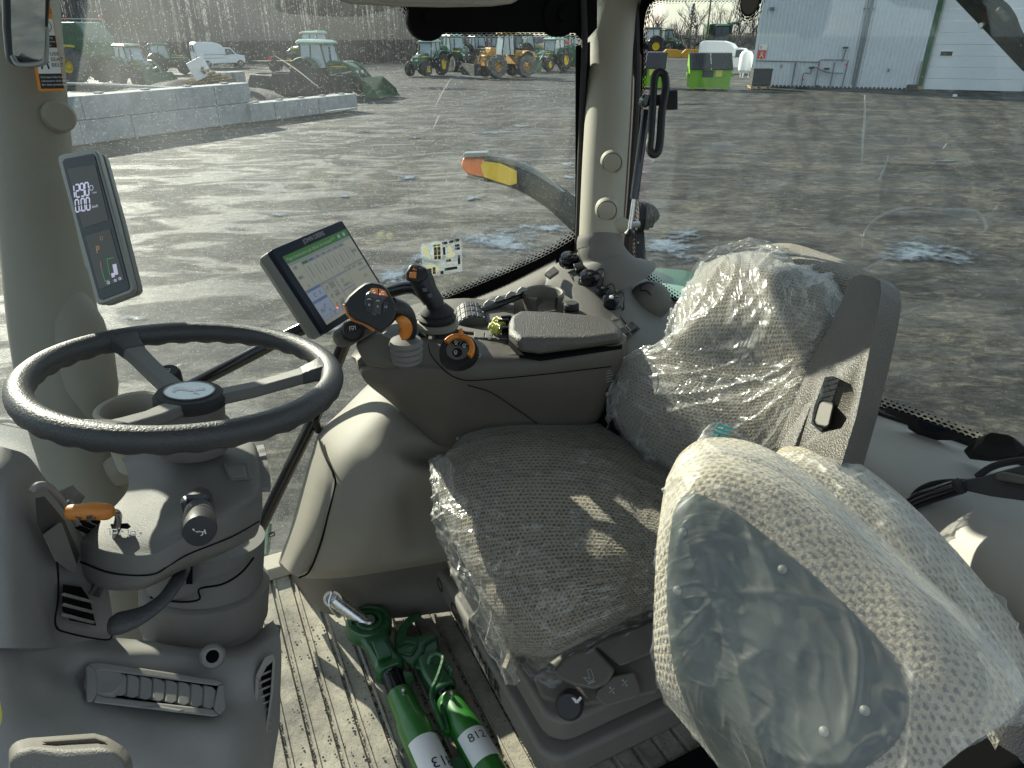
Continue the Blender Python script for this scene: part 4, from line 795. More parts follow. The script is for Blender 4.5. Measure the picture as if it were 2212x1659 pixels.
add('rear_seal', gtube(spl([PA(1372, -60, OA - .02), PA(1374, 60, OA - .02), PA(1374, 200, OA - .02), PA(1362, 400, OA - .02), PA(1352, 560, OA - .02), PA(1380, 615, OA - .02)], 30), .009, 8), 'rubber', cabt)
add('rear_gasket', gtube(spl([PA(1700, 795, OA - .015), PA(1880, 885, OA - .015), PA(2000, 925, OA - .015), PA(2230, 1008, OA - .015), PA(2400, 1075, OA - .015)], 20), .008, 8), 'black', cabt)
# corner pillar between the windows
pp = [(1313, -60, 1.72), (1313, 0, 1.72), (1315, 40, 1.72), (1317, 90, 1.72), (1316, 150, 1.72), (1312, 250, 1.72), (1306, 350, 1.72), (1301, 440, 1.72), (1297, 520, 1.72), (1296, 560, 1.72)]
pr_ = [.098, .088, .070, .060, .0565, .0565, .056, .055, .054, .054]
pil = add('pillar', gtube(pp, pr_, 32, smoothn=50, flat=1.0), 'beige', cabt)
for x, y in ((1322, 350), (1311, 453)):
    c = D(x, y, 1.665); ax = (CAM + Vector((.1, 0, -.1)) - c).normalized(); ax.z = 0; ax.normalize(); add('pillar_cap', glathe([(.030, -.03), (.029, .003), (.024, .010), (.0225, .006), (.021, .013), (.014, .016), (0, .017)], c, ax, 26), 'beige', pil)
c = D(1343, 487, 1.69); add('cap_boss', glathe([(.02, -.03), (.019, .006), (.014, .016), (0, .018)], c, (AV * .8 - BV * .5), 20), 'beige', pil); add('bolt', gtube([c + Vector((.005, 0, 0)), c + Vector((.045, .01, 0))], .008, 10), 'steel', pil)
add('pillar_base', gtube([(1297, 522, 1.72), (1298, 540, 1.72), (1301, 558, 1.725), (1306, 580, 1.73), (1312, 602, 1.74)], [.056, .060, .068, .088, .125], 32, smoothn=20), 'taupe_light', cabt)
add('pillar_collar', gtube([(1296, 512, 1.72), (1296, 524, 1.72), (1296, 540, 1.72)], [.0562, .0585, .058], 32, smoothn=8), 'taupe_light', cabt)
# front pillar with caps and sticker
fp_ = [(8, -120, 1.25), (28, 0, 1.25), (48, 120, 1.25), (62, 260, 1.25), (78, 400, 1.25), (98, 560, 1.25), (122, 720, 1.25), (148, 860, 1.25), (178, 980, 1.25), (205, 1080, 1.25), (240, 1240, 1.25), (270, 1400, 1.25)]
fpr = [.078, .073, .066, .064, .064, .067, .072, .072, .068, .064, .062, .06]
fpil = add('pillar', gtube(fp_, fpr, 36, smoothn=60), 'beige_soft', cabt)
add('pillar_cap', glathe([(.028, -.05), (.027, .0), (.022, .008), (.0, .011)], D(128, 252, 1.22), (D(200, 240, 1.0) - D(128, 252, 1.22)).normalized(), 26), 'beige_soft', fpil)
add('pillar_bulge', glathe([(.0, -.16), (.035, -.13), (.052, -.06), (.056, 0), (.05, .06), (.03, .12), (0, .15)], D(172, 770, 1.24), (D(140, 640, 1.25) - D(190, 880, 1.25)).normalized(), 26), 'beige_soft', fpil)
add('pillar_knob', glathe([(.0, -.03), (.022, -.02), (.03, 0), (.028, .02), (.0, .03)], D(262, 1010, 1.24), (.3, -1, .3), 20), 'beige_soft', fpil)
add('pillar_seal', gtube(spl([(-52, 330, 1.30), (0, 520, 1.30), (30, 640, 1.30), (62, 770, 1.30), (92, 890, 1.30), (112, 980, 1.30), (132, 1075, 1.30), (160, 1200, 1.30)], 30), .008, 8), 'matte_black', cabt)
# sticker wrapped on the pillar
lf = Fr(D(97, 100, 1.178), ray(123, 100) - ray(73, 100) + Vector((0, .012, 0)), (ray(88, -20) - ray(102, 180)), face=CAM)
u_ = 1.178 / F
def lp(x0, y0, x1, y1, h0, h1): return lf.box(x0 * u_, y0 * u_, x1 * u_, y1 * u_, h0, h1)
stk = add('warning_label', lf.poly([(x * u_, y * u_) for x, y in rrect(-26, -97, 24, 140, 5)], 0, .0012), 'label_orange', fpil, smooth=False)
add('label_field', lp(-20, -62, 23, 58, .0012, .0016), 'label_white', stk, smooth=False)
add('label_band', lp(-20, -92, 23, -60, .0012, .0018), 'label_dark', stk, smooth=False); add('label_band', lp(-20, -4, 23, 22, .0016, .002), 'label_dark', stk, smooth=False)
for i, (s_, y_, sz, m_) in enumerate((('WARNING', 74, 11, 'label_dark'), ('Pull belt fully from', -68, 6.2, 'label_white'), ('retractors and adjust', -76, 6.2, 'label_white'), ('for best protection', -84, 6.2, 'label_white'), ('avoid crushing', 17, 6, 'label_white'), ('DO NOT jump if', 9, 6, 'label_white'), ('machine tips', 1, 6, 'label_white'))):
    text(s_, lf, (-17 if i else -2) * u_, y_ * u_, sz * u_, m_, stk, h=.0021, align='LEFT' if i else 'CENTER')
for i, s_ in enumerate(('USE', 'SEAT', 'BELT')): text(s_, lf, 7 * u_, (-18 - i * 12) * u_, 11 * u_, 'label_dark', stk, h=.0021, align='LEFT')
add('label_symbol', join(lf.ring(5 * u_, 42 * u_, 14 * u_, 1.2 * u_, .0016, .002), lf.line([(-2 * u_, 30 * u_), (6 * u_, 44 * u_), (14 * u_, 38 * u_)], 2 * u_, .0016, .002), lf.disc(-6 * u_, -20 * u_, 4 * u_, .0016, .002), lf.line([(-12 * u_, -50 * u_), (-9 * u_, -30 * u_), (-2 * u_, -30 * u_), (1 * u_, -50 * u_)], 3 * u_, .0016, .002), lf.line([(-14 * u_, -36 * u_), (-6 * u_, -27 * u_), (3 * u_, -36 * u_)], 2.5 * u_, .0016, .002)), 'label_dark', stk, smooth=False)
# roof
add('roof_liner', gloft([[C(a, b, z) for a, b in ((-.75, -.12), (1.35, -.12), (1.35, 1.62), (-.75, 1.62))] for z in (.55, .65)]), 'beige', cabt, smooth=False)
rp = [(735, -60), (724, -20), (722, 2), (760, 11), (850, 16), (960, 18), (1060, 16), (1105, 10), (1130, -4), (1140, -60)]
rl = add('roof_console', gloft([[D(x, y, 1.12) for x, y in rp], [D(x, y, 1.28) + UP * .02 for x, y in rp]]), 'beige', cabt, bevel=.012)
add('console_hatch', gloft([[D(x, y, 1.118) for x, y in ((815, -40), (815, 3), (1020, 9), (1022, -40))], [D(x, y, 1.13) for x, y in ((815, -40), (815, 3), (1020, 9), (1022, -40))]]), 'beige', rl, bevel=.002)
# cab floor
def floormat():
    m = mat('floor_mat', (.36, .335, .27), .9); n = m.node_tree; p = n.nodes['Principled BSDF']; L = n.links.new; tc = n.nodes.new('ShaderNodeTexCoord')
    def N(sc, d=6, r=.6):
        t = n.nodes.new('ShaderNodeTexNoise'); t.inputs['Scale'].default_value = sc; t.inputs['Detail'].default_value = d; t.inputs['Roughness'].default_value = r; L(tc.outputs['Object'], t.inputs[0]); return t.outputs[0]
    r = n.nodes.new('ShaderNodeValToRGB'); e = r.color_ramp.elements; e[0].position = .33; e[0].color = (.15, .14, .125, 1); e[1].position = .6; e[1].color = (.40, .37, .30, 1); L(N(7, 9, .7), r.inputs[0])
    v = n.nodes.new('ShaderNodeTexNoise'); v.inputs['Scale'].default_value = 230; v.inputs['Detail'].default_value = 2; L(tc.outputs['Object'], v.inputs[0])
    v2 = n.nodes.new('ShaderNodeValToRGB'); v2.color_ramp.elements[0].position = .30; v2.color_ramp.elements[0].color = (.25, .23, .2, 1); v2.color_ramp.elements[1].position = .38; v2.color_ramp.elements[1].color = (1, 1, 1, 1); L(v.outputs[0], v2.inputs[0])
    k = n.nodes.new('ShaderNodeMix'); k.data_type = 'RGBA'; k.blend_type = 'MULTIPLY'; k.inputs['Factor'].default_value = 1; L(r.outputs[0], k.inputs['A']); L(v2.outputs[0], k.inputs['B']); L(k.outputs['Result'], p.inputs['Base Color'])
    b = n.nodes.new('ShaderNodeBump'); b.inputs['Strength'].default_value = .7; b.inputs['Distance'].default_value = .004; L(N(40, 8, .75), b.inputs['Height']); L(b.outputs[0], p.inputs['Normal'])
floormat()
v, f = [], []; cols = []
a = -.5
while a < 1.3: cols += [(a, 0), (a + .033, 0), (a + .0355, -.007), (a + .0405, -.007), (a + .043, .004), (a + .0465, .004)]; a += .049
for a, h in cols: v += [C(a, -.3, FZ + h), C(a, 1.62, FZ + h)]
f = [(2 * i, 2 * i + 2, 2 * i + 3, 2 * i + 1) for i in range(len(cols) - 1)]
struct(add('floor', (v, f), 'floor_mat', ang=20))
struct(add('floor_base', gloft([[C(a, b, z) for a, b in ((-.8, -.3), (1.4, -.3), (1.4, 1.63), (-.8, 1.63))] for z in (FZ - .02, FZ - .12)]), 'matte_black', smooth=False))
t = thing('door_sill', 'pale beige sill strip along the floor below the side window', 'sill', C(.2, 1.58, FZ)); add('strip', gloft([[C(-.5, 1.52, FZ), C(.5, 1.52, FZ), C(.5, 1.595, FZ), C(-.5, 1.595, FZ)], [C(-.5, 1.53, FZ + .03), C(.5, 1.53, FZ + .03), C(.5, 1.595, FZ + .03), C(-.5, 1.595, FZ + .03)]]), 'beige', t, bevel=.006)
add('loose_grit', join(*[glathe([(0, 0), (s, s * .3), (s * .8, s), (0, s * 1.2)], C(random.uniform(.0, .34), random.uniform(.5, 1.4), FZ + .002), (random.uniform(-.4, .4), random.uniform(-.4, .4), 1), 5) for s in [random.uniform(.0008, .0028) for _ in range(420)]], *[glathe([(0, 0), (s, s * .3), (s * .8, s), (0, s * 1.2)], C(-.5 + .049 * random.randint(9, 18) + random.uniform(.035, .042), random.uniform(.5, 1.1) ** 1.0 + random.uniform(-.05, .35) * random.random(), FZ - .005), (0, 0, 1), 5) for s in [random.uniform(.001, .0026) for _ in range(1300)]]), 'junk', smooth=False, kind='stuff'); o = bpy.data.objects['loose_grit']; o['label'] = 'dark grit scattered over the ribbed cab floor'; o['category'] = 'grit'

sm = [[(1862, 535), (1866, 505), (1885, 478), (1915, 460), (1950, 450), (1985, 447)], [(1985, 447), (2030, 452), (2075, 452), (2105, 455), (2122, 468), (2130, 490), (2124, 500)], [(1868, 580), (1900, 565), (1935, 548)], [(1920, 332), (1912, 358), (1902, 382), (1896, 390)], [(1868, 205), (1868, 250), (1864, 300), (1862, 350)], [(1965, 300), (1958, 312)], [(2045, 310), (2036, 322)], [(1990, 660), (1965, 672), (1940, 678)]]
def smearmat():
    m, n, o = nodes('smear'); tr = n.nodes.new('ShaderNodeBsdfTransparent'); tl = n.nodes.new('ShaderNodeBsdfTranslucent'); tl.inputs[0].default_value = (.8, .85, .8, 1); gl = n.nodes.new('ShaderNodeBsdfGlossy'); gl.inputs[1].default_value = .4; a = n.nodes.new('ShaderNodeMixShader'); a.inputs[0].default_value = .5; n.links.new(tl.outputs[0], a.inputs[1]); n.links.new(gl.outputs[0], a.inputs[2]); mx = n.nodes.new('ShaderNodeMixShader'); mx.inputs[0].default_value = .22; n.links.new(tr.outputs[0], mx.inputs[1]); n.links.new(a.outputs[0], mx.inputs[2]); n.links.new(mx.outputs[0], o.inputs[0])
smearmat()
for q in sm: add('glass_smear', gtube([PA(x, y, SA - .003) for x, y in q], [.0009] + [.0024] * (len(q) - 2) + [.0008], 6, smoothn=24), 'smear', cabt)
for q in ([(702, 240), (735, 236), (770, 232)], [(975, 168), (955, 200), (940, 232)], [(950, 245), (935, 280)], [(590, 118), (640, 150), (690, 190)]): add('glass_smear', gtube([PB(x, y, SB - .003) for x, y in q], [.0005, .0013, .0005] , 6, smoothn=16), 'smear', cabt)
# ================================================================ EXTERIOR BITS ON THE TRACTOR
t = thing('marker_lamp_arm', 'curved grey arm with orange lamp and yellow reflector outside the side window', 'lamp arm', D(1200, 450, 2.6))
armp = [(1040, 342, 2.6), (1085, 347, 2.6), (1130, 360, 2.58), (1175, 388, 2.55), (1215, 420, 2.52), (1262, 462, 2.5), (1300, 500, 2.5)]
add('arm', gtube([(1040, 368, 2.62), (1085, 374, 2.62), (1130, 388, 2.60), (1175, 412, 2.57), (1215, 440, 2.54), (1262, 480, 2.5), (1310, 520, 2.5)], [.038, .042, .045, .048, .05, .055, .06], 10, smoothn=24, flat=1.0, up=(0, .2, 1)), 'far_dark', t)
add('arm_top', gtube(armp, [.016] * 7, 10, smoothn=24), 'silver2', t)
lamp = add('lamp_lens', gloft([[(1000, 340, 2.56), (1046, 341, 2.56), (1047, 384, 2.56), (1008, 376, 2.56), (996, 358, 2.56)], [(1002, 338, 2.66), (1048, 339, 2.66), (1048, 386, 2.66), (1010, 378, 2.66), (998, 358, 2.66)]]), 'amber', t, bevel=.008)
add('lamp_cap', join(gloft([[(1000, 331, 2.54), (1052, 329, 2.54), (1058, 338, 2.54), (1002, 341, 2.54)], [(1006, 327, 2.72), (1056, 325, 2.72), (1062, 334, 2.72), (1006, 336, 2.72)]]), gloft([[(1006, 378, 2.55), (1046, 385, 2.55), (1044, 390, 2.55), (1008, 384, 2.55)], [(1008, 378, 2.68), (1048, 385, 2.68), (1046, 390, 2.68), (1010, 384, 2.68)]])), 'silver2', t, bevel=.004)
add('reflector', gloft([[(1037, 356, 2.55), (1048, 348, 2.55), (1080, 353, 2.55), (1116, 369, 2.55), (1117, 397, 2.55), (1100, 401, 2.55), (1045, 383, 2.55)], [(1037, 356, 2.57), (1048, 348, 2.57), (1080, 353, 2.57), (1116, 369, 2.57), (1117, 397, 2.57), (1100, 401, 2.57), (1045, 383, 2.57)]]), 'reflex_yellow', t, bevel=.004)
t = thing('work_lamp', 'black finned work lamp outside the rear window beside the corner pillar', 'work lamp', D(1390, 470, 2.1))
add('housing', gtube([(1375, 467, 2.1), (1392, 467, 2.1), (1408, 468, 2.1), (1418, 470, 2.1), (1423, 472, 2.1)], [.044, .042, .034, .02, .006], 20, smoothn=14), 'rubber', t)
for x, r_ in ((1378, .047), (1388, .046), (1398, .042), (1407, .036)): add('fin', gtube([(x, 467, 2.1), (x + 3, 467, 2.1)], r_, 20), 'black', t)
add('bracket', gloft([[(1370, 495, 2.12), (1392, 500, 2.12), (1398, 600, 2.12), (1372, 600, 2.12)], [(1370, 495, 2.16), (1392, 500, 2.16), (1398, 600, 2.16), (1372, 600, 2.16)]]), 'black', t, bevel=.003)
t = thing('rear_fender', 'green and white rear mudguard seen through the rear window corner', 'mudguard', D(1480, 640, 2.2)); add('shell', gnet([[(1380, 578, 2.5), (1440, 580, 2.5), (1500, 588, 2.5), (1580, 610, 2.5)], [(1380, 600, 2.3), (1440, 610, 2.3), (1500, 620, 2.3), (1580, 650, 2.3)], [(1380, 650, 2.1), (1440, 660, 2.1), (1500, 680, 2.1), (1580, 720, 2.1)]], 12, 12, th=.01), 'far_green', t); add('top_panel', gnet([[(1392, 606, 2.24), (1450, 614, 2.24), (1520, 626, 2.24)], [(1392, 628, 2.15), (1450, 640, 2.15), (1520, 660, 2.15)]], 8, 6, th=.006), 'roof_pale', t)
t = thing('engine_hood', 'green engine hood glimpsed low through the front glass left of the pillar', 'hood', D(40, 980, 1.9)); add('panel', gnet([[(-140, 880, 2.2), (0, 900, 2.2), (80, 915, 2.2), (190, 950, 2.2)], [(-140, 930, 1.9), (0, 960, 1.9), (90, 985, 1.9), (200, 1030, 1.9)], [(-140, 1100, 1.8), (0, 1110, 1.8), (100, 1120, 1.8), (220, 1150, 1.8)]], 14, 10, th=.01), 'far_dark', t); add('chrome_strip', gtube([(-60, 912, 2.1), (20, 908, 2.1), (70, 920, 2.1)], .007, 8), 'silver', t)
t = thing('cab_step', 'green step edge seen through the glass beside the cab floor', 'step', D(570, 1170, 2.4)); add('tread', gloft([[(545, 1140, 2.3), (583, 1130, 2.3), (580, 1190, 2.3), (560, 1230, 2.3), (535, 1240, 2.3)], [(545, 1140, 2.36), (583, 1130, 2.36), (580, 1190, 2.36), (560, 1230, 2.36), (535, 1240, 2.36)]]), 'roof_pale', t, bevel=.01); add('tread_edge', gtube([(584, 1130, 2.28), (579, 1190, 2.28), (556, 1238, 2.28)], .006, 6), 'far_green', t)
# grab rails
for lab, P, r_ in (('black grab rail rising behind the steering wheel and past the touchscreen', [(330, 880, 1.50), (395, 842, 1.52), (520, 778, 1.52), (640, 716, 1.52), (760, 662, 1.52), (850, 628, 1.50), (892, 622, 1.49), (918, 640, 1.48), (938, 672, 1.46), (946, 700, 1.45)], .0145), ('black door tube running from the floor up under the touchscreen', [(540, 1185, 1.72), (572, 1120, 1.70), (620, 1020, 1.66), (672, 915, 1.62), (712, 820, 1.58), (742, 745, 1.54), (755, 715, 1.52)], .0155)):
    t = thing('grab_rail', lab, 'grab rail', D(*P[0])); add('tube', gtube(P, r_, 16, smoothn=40), 'gloss_black', t)
    if r_ > .015: add('clamp', join(gtube([(680, 905, 1.6), (688, 930, 1.62), (692, 925, 1.64)], .009, 8), gtube([(762, 875, 1.62), (790, 850, 1.62)], .005, 6)), 'black', t)
# rear window handle and strut
t = thing('pull_loop', 'black looped handle with square bracket on the rear window frame', 'handle', D(1425, 240, 1.45))
hp = [(1436, 162), (1425, 155), (1414, 168), (1410, 220), (1406, 290), (1403, 318), (1410, 333), (1421, 328), (1426, 300), (1430, 240), (1438, 190)]
hq_ = [D(x, y, 1.42) for x, y in hp]; hq_ = spl(hq_ + hq_[:1], 60)[:-1]; add('loop', gtube(hq_, .0082, 12, closed=True), 'black', t)
add('bracket', join(gloft([[(1430, 196, 1.44), (1464, 194, 1.44), (1464, 237, 1.44), (1432, 238, 1.44)], [(1430, 196, 1.47), (1464, 194, 1.47), (1464, 237, 1.47), (1432, 238, 1.47)]]), gloft([[(1392, 208, 1.44), (1432, 203, 1.44), (1432, 228, 1.44), (1394, 230, 1.44)], [(1392, 208, 1.46), (1432, 203, 1.46), (1432, 228, 1.46), (1394, 230, 1.46)]])), 'black', t, bevel=.002)
add('pivot', glathe([(0, -.01), (.011, -.01), (.013, 0), (.011, .012), (0, .012)], D(1394, 218, 1.43), (.3, -1, .2), 18), 'gloss_black', t)
t = thing('gas_strut', 'black gas strut running down beside the corner pillar', 'gas strut', D(1370, 360, 1.5)); add('cylinder', gtube([(1396, 238, 1.46), (1382, 340, 1.48), (1370, 430, 1.5)], .0095, 12), 'gloss_black', t); add('rod', gtube([(1370, 430, 1.5), (1360, 500, 1.52)], .005, 10), 'steel', t); add('ball_joint', glathe([(0, -.012), (.011, -.008), (.012, 0), (0, .012)], D(1360, 503, 1.52), UP, 12), 'black', t)
# wiper outside the rear window
t = thing('rear_wiper', 'black rear wiper crossing the top right corner of the rear window', 'wiper', PA(2150, 80, SA + .05))
def wl(pts, d_): return [PA(x, y, SA + d_) for x, y in pts]
add('blade', gprism(wl([(2050, -12), (2075, -12), (2110, 20), (2145, 45), (2200, 95), (2260, 150), (2260, 190), (2205, 152), (2130, 72)], .03), AV * .012), 'matte_black', t, bevel=.003); add('arm', gtube(wl([(2095, -20), (2150, 18), (2175, 40), (2195, 75), (2230, 130), (2270, 180)], .06), [.012, .014, .012, .009, .009, .009], 8, smoothn=20), 'matte_black', t); add('clip', gloft([wl([(2160, 12), (2185, 40), (2172, 52), (2148, 24)], .045), wl([(2160, 12), (2185, 40), (2172, 52), (2148, 24)], .075)]), 'black', t, bevel=.003); add('wiper_bolt', glathe([(0, -.006), (.004, -.006), (.005, .004)], PA(2071, 46, SA + .028) if 0 else PA(2123, 55, SA + .028), AV, 8), 'steel', t)
# outside mirror at the top left
t = thing('side_mirror', 'rounded black framed rear view mirror in the upper left corner', 'mirror', D(55, 60, .95))
mo = [(2, -80), (112, -80), (108, 0), (104, 60), (102, 118), (94, 140), (70, 148), (30, 144), (12, 130), (5, 60)]
mi = [(22, -80), (96, -80), (98, 0), (97, 70), (96, 122), (80, 136), (46, 136), (28, 122), (24, 60)]
add('frame', gloft([[D(x, y, .95) for x, y in mo], [D(x, y, 1.0) for x, y in mo]]), 'black', t, bevel=.006); add('chrome_lip', gtube([D(x, y, .944) for x, y in ((100, 60), (99, 120), (92, 136), (60, 141), (38, 138), (27, 122))], .0035, 8, smoothn=26), 'silver', t)
fcn = D(60, 60, .945); mn_ = Vector((-.12, -1, -.18)).normalized(); mp_ = D(60, 60, .925); add('mirror_glass', gloft([[PN(x, y, mp_ - mn_ * k, mn_) for x, y in mi] for k in (0, .004)]), 'mirror', t, smooth=False)
# sticker sheet on the side glass
sf = Fr(PB(955, 557, SB - .006), AV, UP, face=CAM)
pw = (PB(998, 557, SB) - PB(912, 557, SB)).length; ph = (PB(955, 520, SB) - PB(955, 592, SB)).length
t = thing('instruction_decal', 'clear instruction sheet with joystick diagrams stuck on the side window', 'decal', sf.o)
def mkclear():
    m, n, o = nodes('decal_clear'); tr = n.nodes.new('ShaderNodeBsdfTransparent'); df = n.nodes.new('ShaderNodeBsdfDiffuse'); df.inputs[0].default_value = (.5, .6, .65, 1); tl = n.nodes.new('ShaderNodeBsdfTranslucent'); tl.inputs[0].default_value = (.5, .6, .65, 1); a = n.nodes.new('ShaderNodeAddShader'); n.links.new(df.outputs[0], a.inputs[0]); n.links.new(tl.outputs[0], a.inputs[1]); mx = n.nodes.new('ShaderNodeMixShader'); mx.inputs[0].default_value = .05; n.links.new(tr.outputs[0], mx.inputs[1]); n.links.new(a.outputs[0], mx.inputs[2]); n.links.new(mx.outputs[0], o.inputs[0])
mkclear()
def mkpaper():
    m, n, o = nodes('decal_paper'); df = n.nodes.new('ShaderNodeBsdfDiffuse'); df.inputs[0].default_value = (.75, .74, .62, 1); tl = n.nodes.new('ShaderNodeBsdfTranslucent'); tl.inputs[0].default_value = (.7, .69, .55, 1); mx = n.nodes.new('ShaderNodeMixShader'); mx.inputs[0].default_value = .5; n.links.new(df.outputs[0], mx.inputs[1]); n.links.new(tl.outputs[0], mx.inputs[2]); n.links.new(mx.outputs[0], o.inputs[0])
mkpaper()
fl = 1 if sf.u.dot(AV) > 0 else -1
def DX(x): return (x - 1605) / 178 * pw / 2      # zoom6 coordinates of the sheet
def DY(y): return -(y - 570) / 145 * ph / 2
add('sheet', sf.box(-pw / 2, -ph / 2, pw / 2, ph / 2, 0, .0006), 'decal_clear', t, smooth=False)
add('lever_picture', join(sf.poly([(DX(x), DY(y)) for x, y in ((1432, 500), (1450, 455), (1485, 450), (1495, 500), (1510, 560), (1490, 568), (1465, 540))], .001, .0014), sf.poly([(DX(x), DY(y)) for x, y in rrect(1528, 438, 1602, 582, 14)], .001, .0014), sf.poly([(DX(x), DY(y)) for x, y in ((1450, 620), (1530, 614), (1585, 665), (1515, 718), (1470, 660))], .001, .0014), sf.poly([(DX(x), DY(y)) for x, y in ((1648, 490), (1665, 470), (1690, 478), (1700, 520), (1722, 545), (1722, 565), (1690, 576), (1640, 570), (1645, 550), (1672, 530))], .001, .0014)), 'decal_paper', t, smooth=False)
dk = [(1610, 432, 1655, 455), (1668, 428, 1712, 450), (1718, 422, 1762, 445), (1720, 468, 1762, 490), (1720, 495, 1765, 517), (1614, 478, 1634, 545), (1636, 588, 1680, 610), (1742, 575, 1764, 645), (1620, 660, 1735, 685), (1535, 470, 1560, 540), (1566, 470, 1592, 540), (1535, 545, 1560, 575), (1566, 545, 1592, 578), (1480, 645, 1505, 690), (1515, 640, 1540, 700), (1582, 682, 1610, 710)]
add('icon_block', join(*[sf.poly([(DX(x), DY(y)) for x, y in rrect(*q, 4)], .0015, .0018) for q in dk], sf.line([(DX(1630), DY(455)), (DX(1655), DY(485))], .0008, .0015, .0018), sf.line([(DX(1740), DY(445)), (DX(1690), DY(480))], .0008, .0015, .0018), sf.line([(DX(1720), DY(515)), (DX(1695), DY(520))], .0008, .0015, .0018)), 'label_dark', t, smooth=False)
add('green_tab', join(sf.box(DX(1530), DY(462), DX(1558), DY(448), .0015, .002), sf.box(DX(1620), DY(682), DX(1642), DY(666), .002, .0022)), 's_green', t, smooth=False); add('blue_tab', join(sf.box(DX(1564), DY(462), DX(1592), DY(448), .0015, .002), sf.box(DX(1742), DY(590), DX(1764), DY(562), .0019, .0022)), 's_blue', t, smooth=False)
for i, (s_, x, y) in enumerate((('9', 1620, 443), ('5', 1676, 440), ('4', 1728, 434), ('7', 1730, 480), ('8', 1730, 507), ('10', 1648, 600), ('C', 1547, 505), ('D', 1579, 505), ('A', 1492, 670), ('12', 1527, 670))): text(s_, sf, DX(x) , DY(y), .009, 'label_white', t, h=.002)
for lab, pc, sz, pln in (('small black maker logo printed low on the rear glass beside the pillar', (1379, 523), .014, 'A'), ('tiny black maker logo printed low on the side glass by the floor', (587, 1154), .016, 'B')):
    q = Fr(PA(*pc, SA - .006) if pln == 'A' else PB(*pc, SB - .006), BV if pln == 'A' else AV, UP, face=CAM)
    if pln == 'A' : q = Fr(q.o, -BV, UP, face=CAM)
    t = thing('glass_logo', lab, 'logo', q.o); add('badge', q.poly(rrect(-sz / 2, -sz / 2, sz / 2, sz / 2, sz * .2), 0, .0005), 'label_dark', t, smooth=False)
    add('deer_mark', join(q.poly([(-.3 * sz, -.05 * sz), (.1 * sz, .02 * sz), (.3 * sz, .25 * sz), (.25 * sz, -.05 * sz), (.3 * sz, -.3 * sz), (.1 * sz, -.12 * sz), (-.25 * sz, -.3 * sz)], .0006, .0009)), 'label_white', t, smooth=False)
    if pln == 'A':
        for i in range(5): text('JOHN DEERE' if i == 0 else 'AS2  SGC-T1  M1234', q, sz * .5, -sz * (1.0 + i * .5), sz * .42, 'label_dark', t, h=.0005)
# ================================================================ STEERING
WN = Vector((.1045, .0942, 1)).normalized(); WC = D(406.8, 812, .9313)
wx = WN.cross(UP).normalized() if 0 else Vector((1, 0, 0)); wx = (wx - WN * wx.dot(WN)).normalized(); wy = WN.cross(wx)
def wp(ang, r, h=0): return WC + (wx * math.cos(R(ang)) + wy * math.sin(R(ang))) * r + WN * h
t = thing('steering_wheel', 'dark grey three spoke steering wheel with a round leaping deer badge', 'steering wheel', WC)
g = gtube([wp(a * 2.5, .19) for a in range(144)], .0158, 20, closed=True)
gv = []
for p in g[0]:     # finger bumps on the underside
    q = p - WC; h = q.dot(WN); a = math.atan2(q.dot(wy), q.dot(wx)); 
    if h < -.004: p = p + WN * (-.0022 * (1 + math.cos(a * 34)) * .7)
    gv.append(p)
add('rim', (gv, g[1]), 'rimgrey', t)
def ang_of(px, py):
    p = PN(px, py, WC, WN) - WC; return math.degrees(math.atan2(p.dot(wy), p.dot(wx)))
A_ = [ang_of(262, 732), ang_of(690, 796), ang_of(225, 925)]
for a in A_:
    s_ = (wx * math.cos(R(a + 90)) + wy * math.sin(R(a + 90)))
    def sec(r, w_, h, th): return [wp(a, r, h) + s_ * (w_ * i) + WN * (th * j) for i, j in ((-1, -.6), (-.75, .9), (.75, .9), (1, -.6), (.7, -1), (-.7, -1))]
    add('spoke', gloft([sec(.035, .017, -.034, .009), sec(.08, .016, -.027, .009), sec(.125, .0165, -.016, .009), sec(.155, .018, -.008, .009), sec(.18, .022, -.001, .009)]), 'colgrey', t, bevel=.003)
    add('spoke_grip', gloft([sec(.148, .0185, -.0095, .010), sec(.165, .021, -.004, .0115), sec(.178, .028, 0, .013), sec(.190, .036, 0, .012)]), 'rimgrey', t, bevel=.003)
add('hub', glathe([(.050, -.085), (.050, -.072), (.044, -.068), (.044, -.045), (.047, -.040)], WC, WN, 40), 'colgrey', t)
add('hub_collar', glathe([(.046, -.110), (.052, -.098), (.052, -.086), (.046, -.082)], WC, WN, 40), 'colgrey', t)
add('horn_ring', glathe([(.046, -.041), (.0465, -.030), (.042, -.024), (.034, -.023), (0, -.023)], WC, WN, 40), 'rubber', t)
bf_ = Fr(WC - WN * .0225, wx, wy); bf_.n = WN
bdg = add('badge', bf_.disc(0, 0, .0325, 0, .0012, 36), 'badge', t); add('badge_ring', bf_.ring(0, 0, .0315, .0014, .0012, .0017, 40), 'silver', bdg)
deer = [(-.024, .004), (-.016, .007), (-.004, .004), (.006, .005), (.012, .010), (.016, .012), (.014, .007), (.020, .006), (.015, .003), (.009, .000), (.012, -.006), (.018, -.010), (.010, -.009), (.006, -.003), (-.006, -.003), (-.012, -.002), (-.016, -.008), (-.013, -.012), (-.019, -.010), (-.020, -.001)]
add('deer_emblem', bf_.poly(deer, .0012, .0018), 'white_mark', bdg, smooth=False)

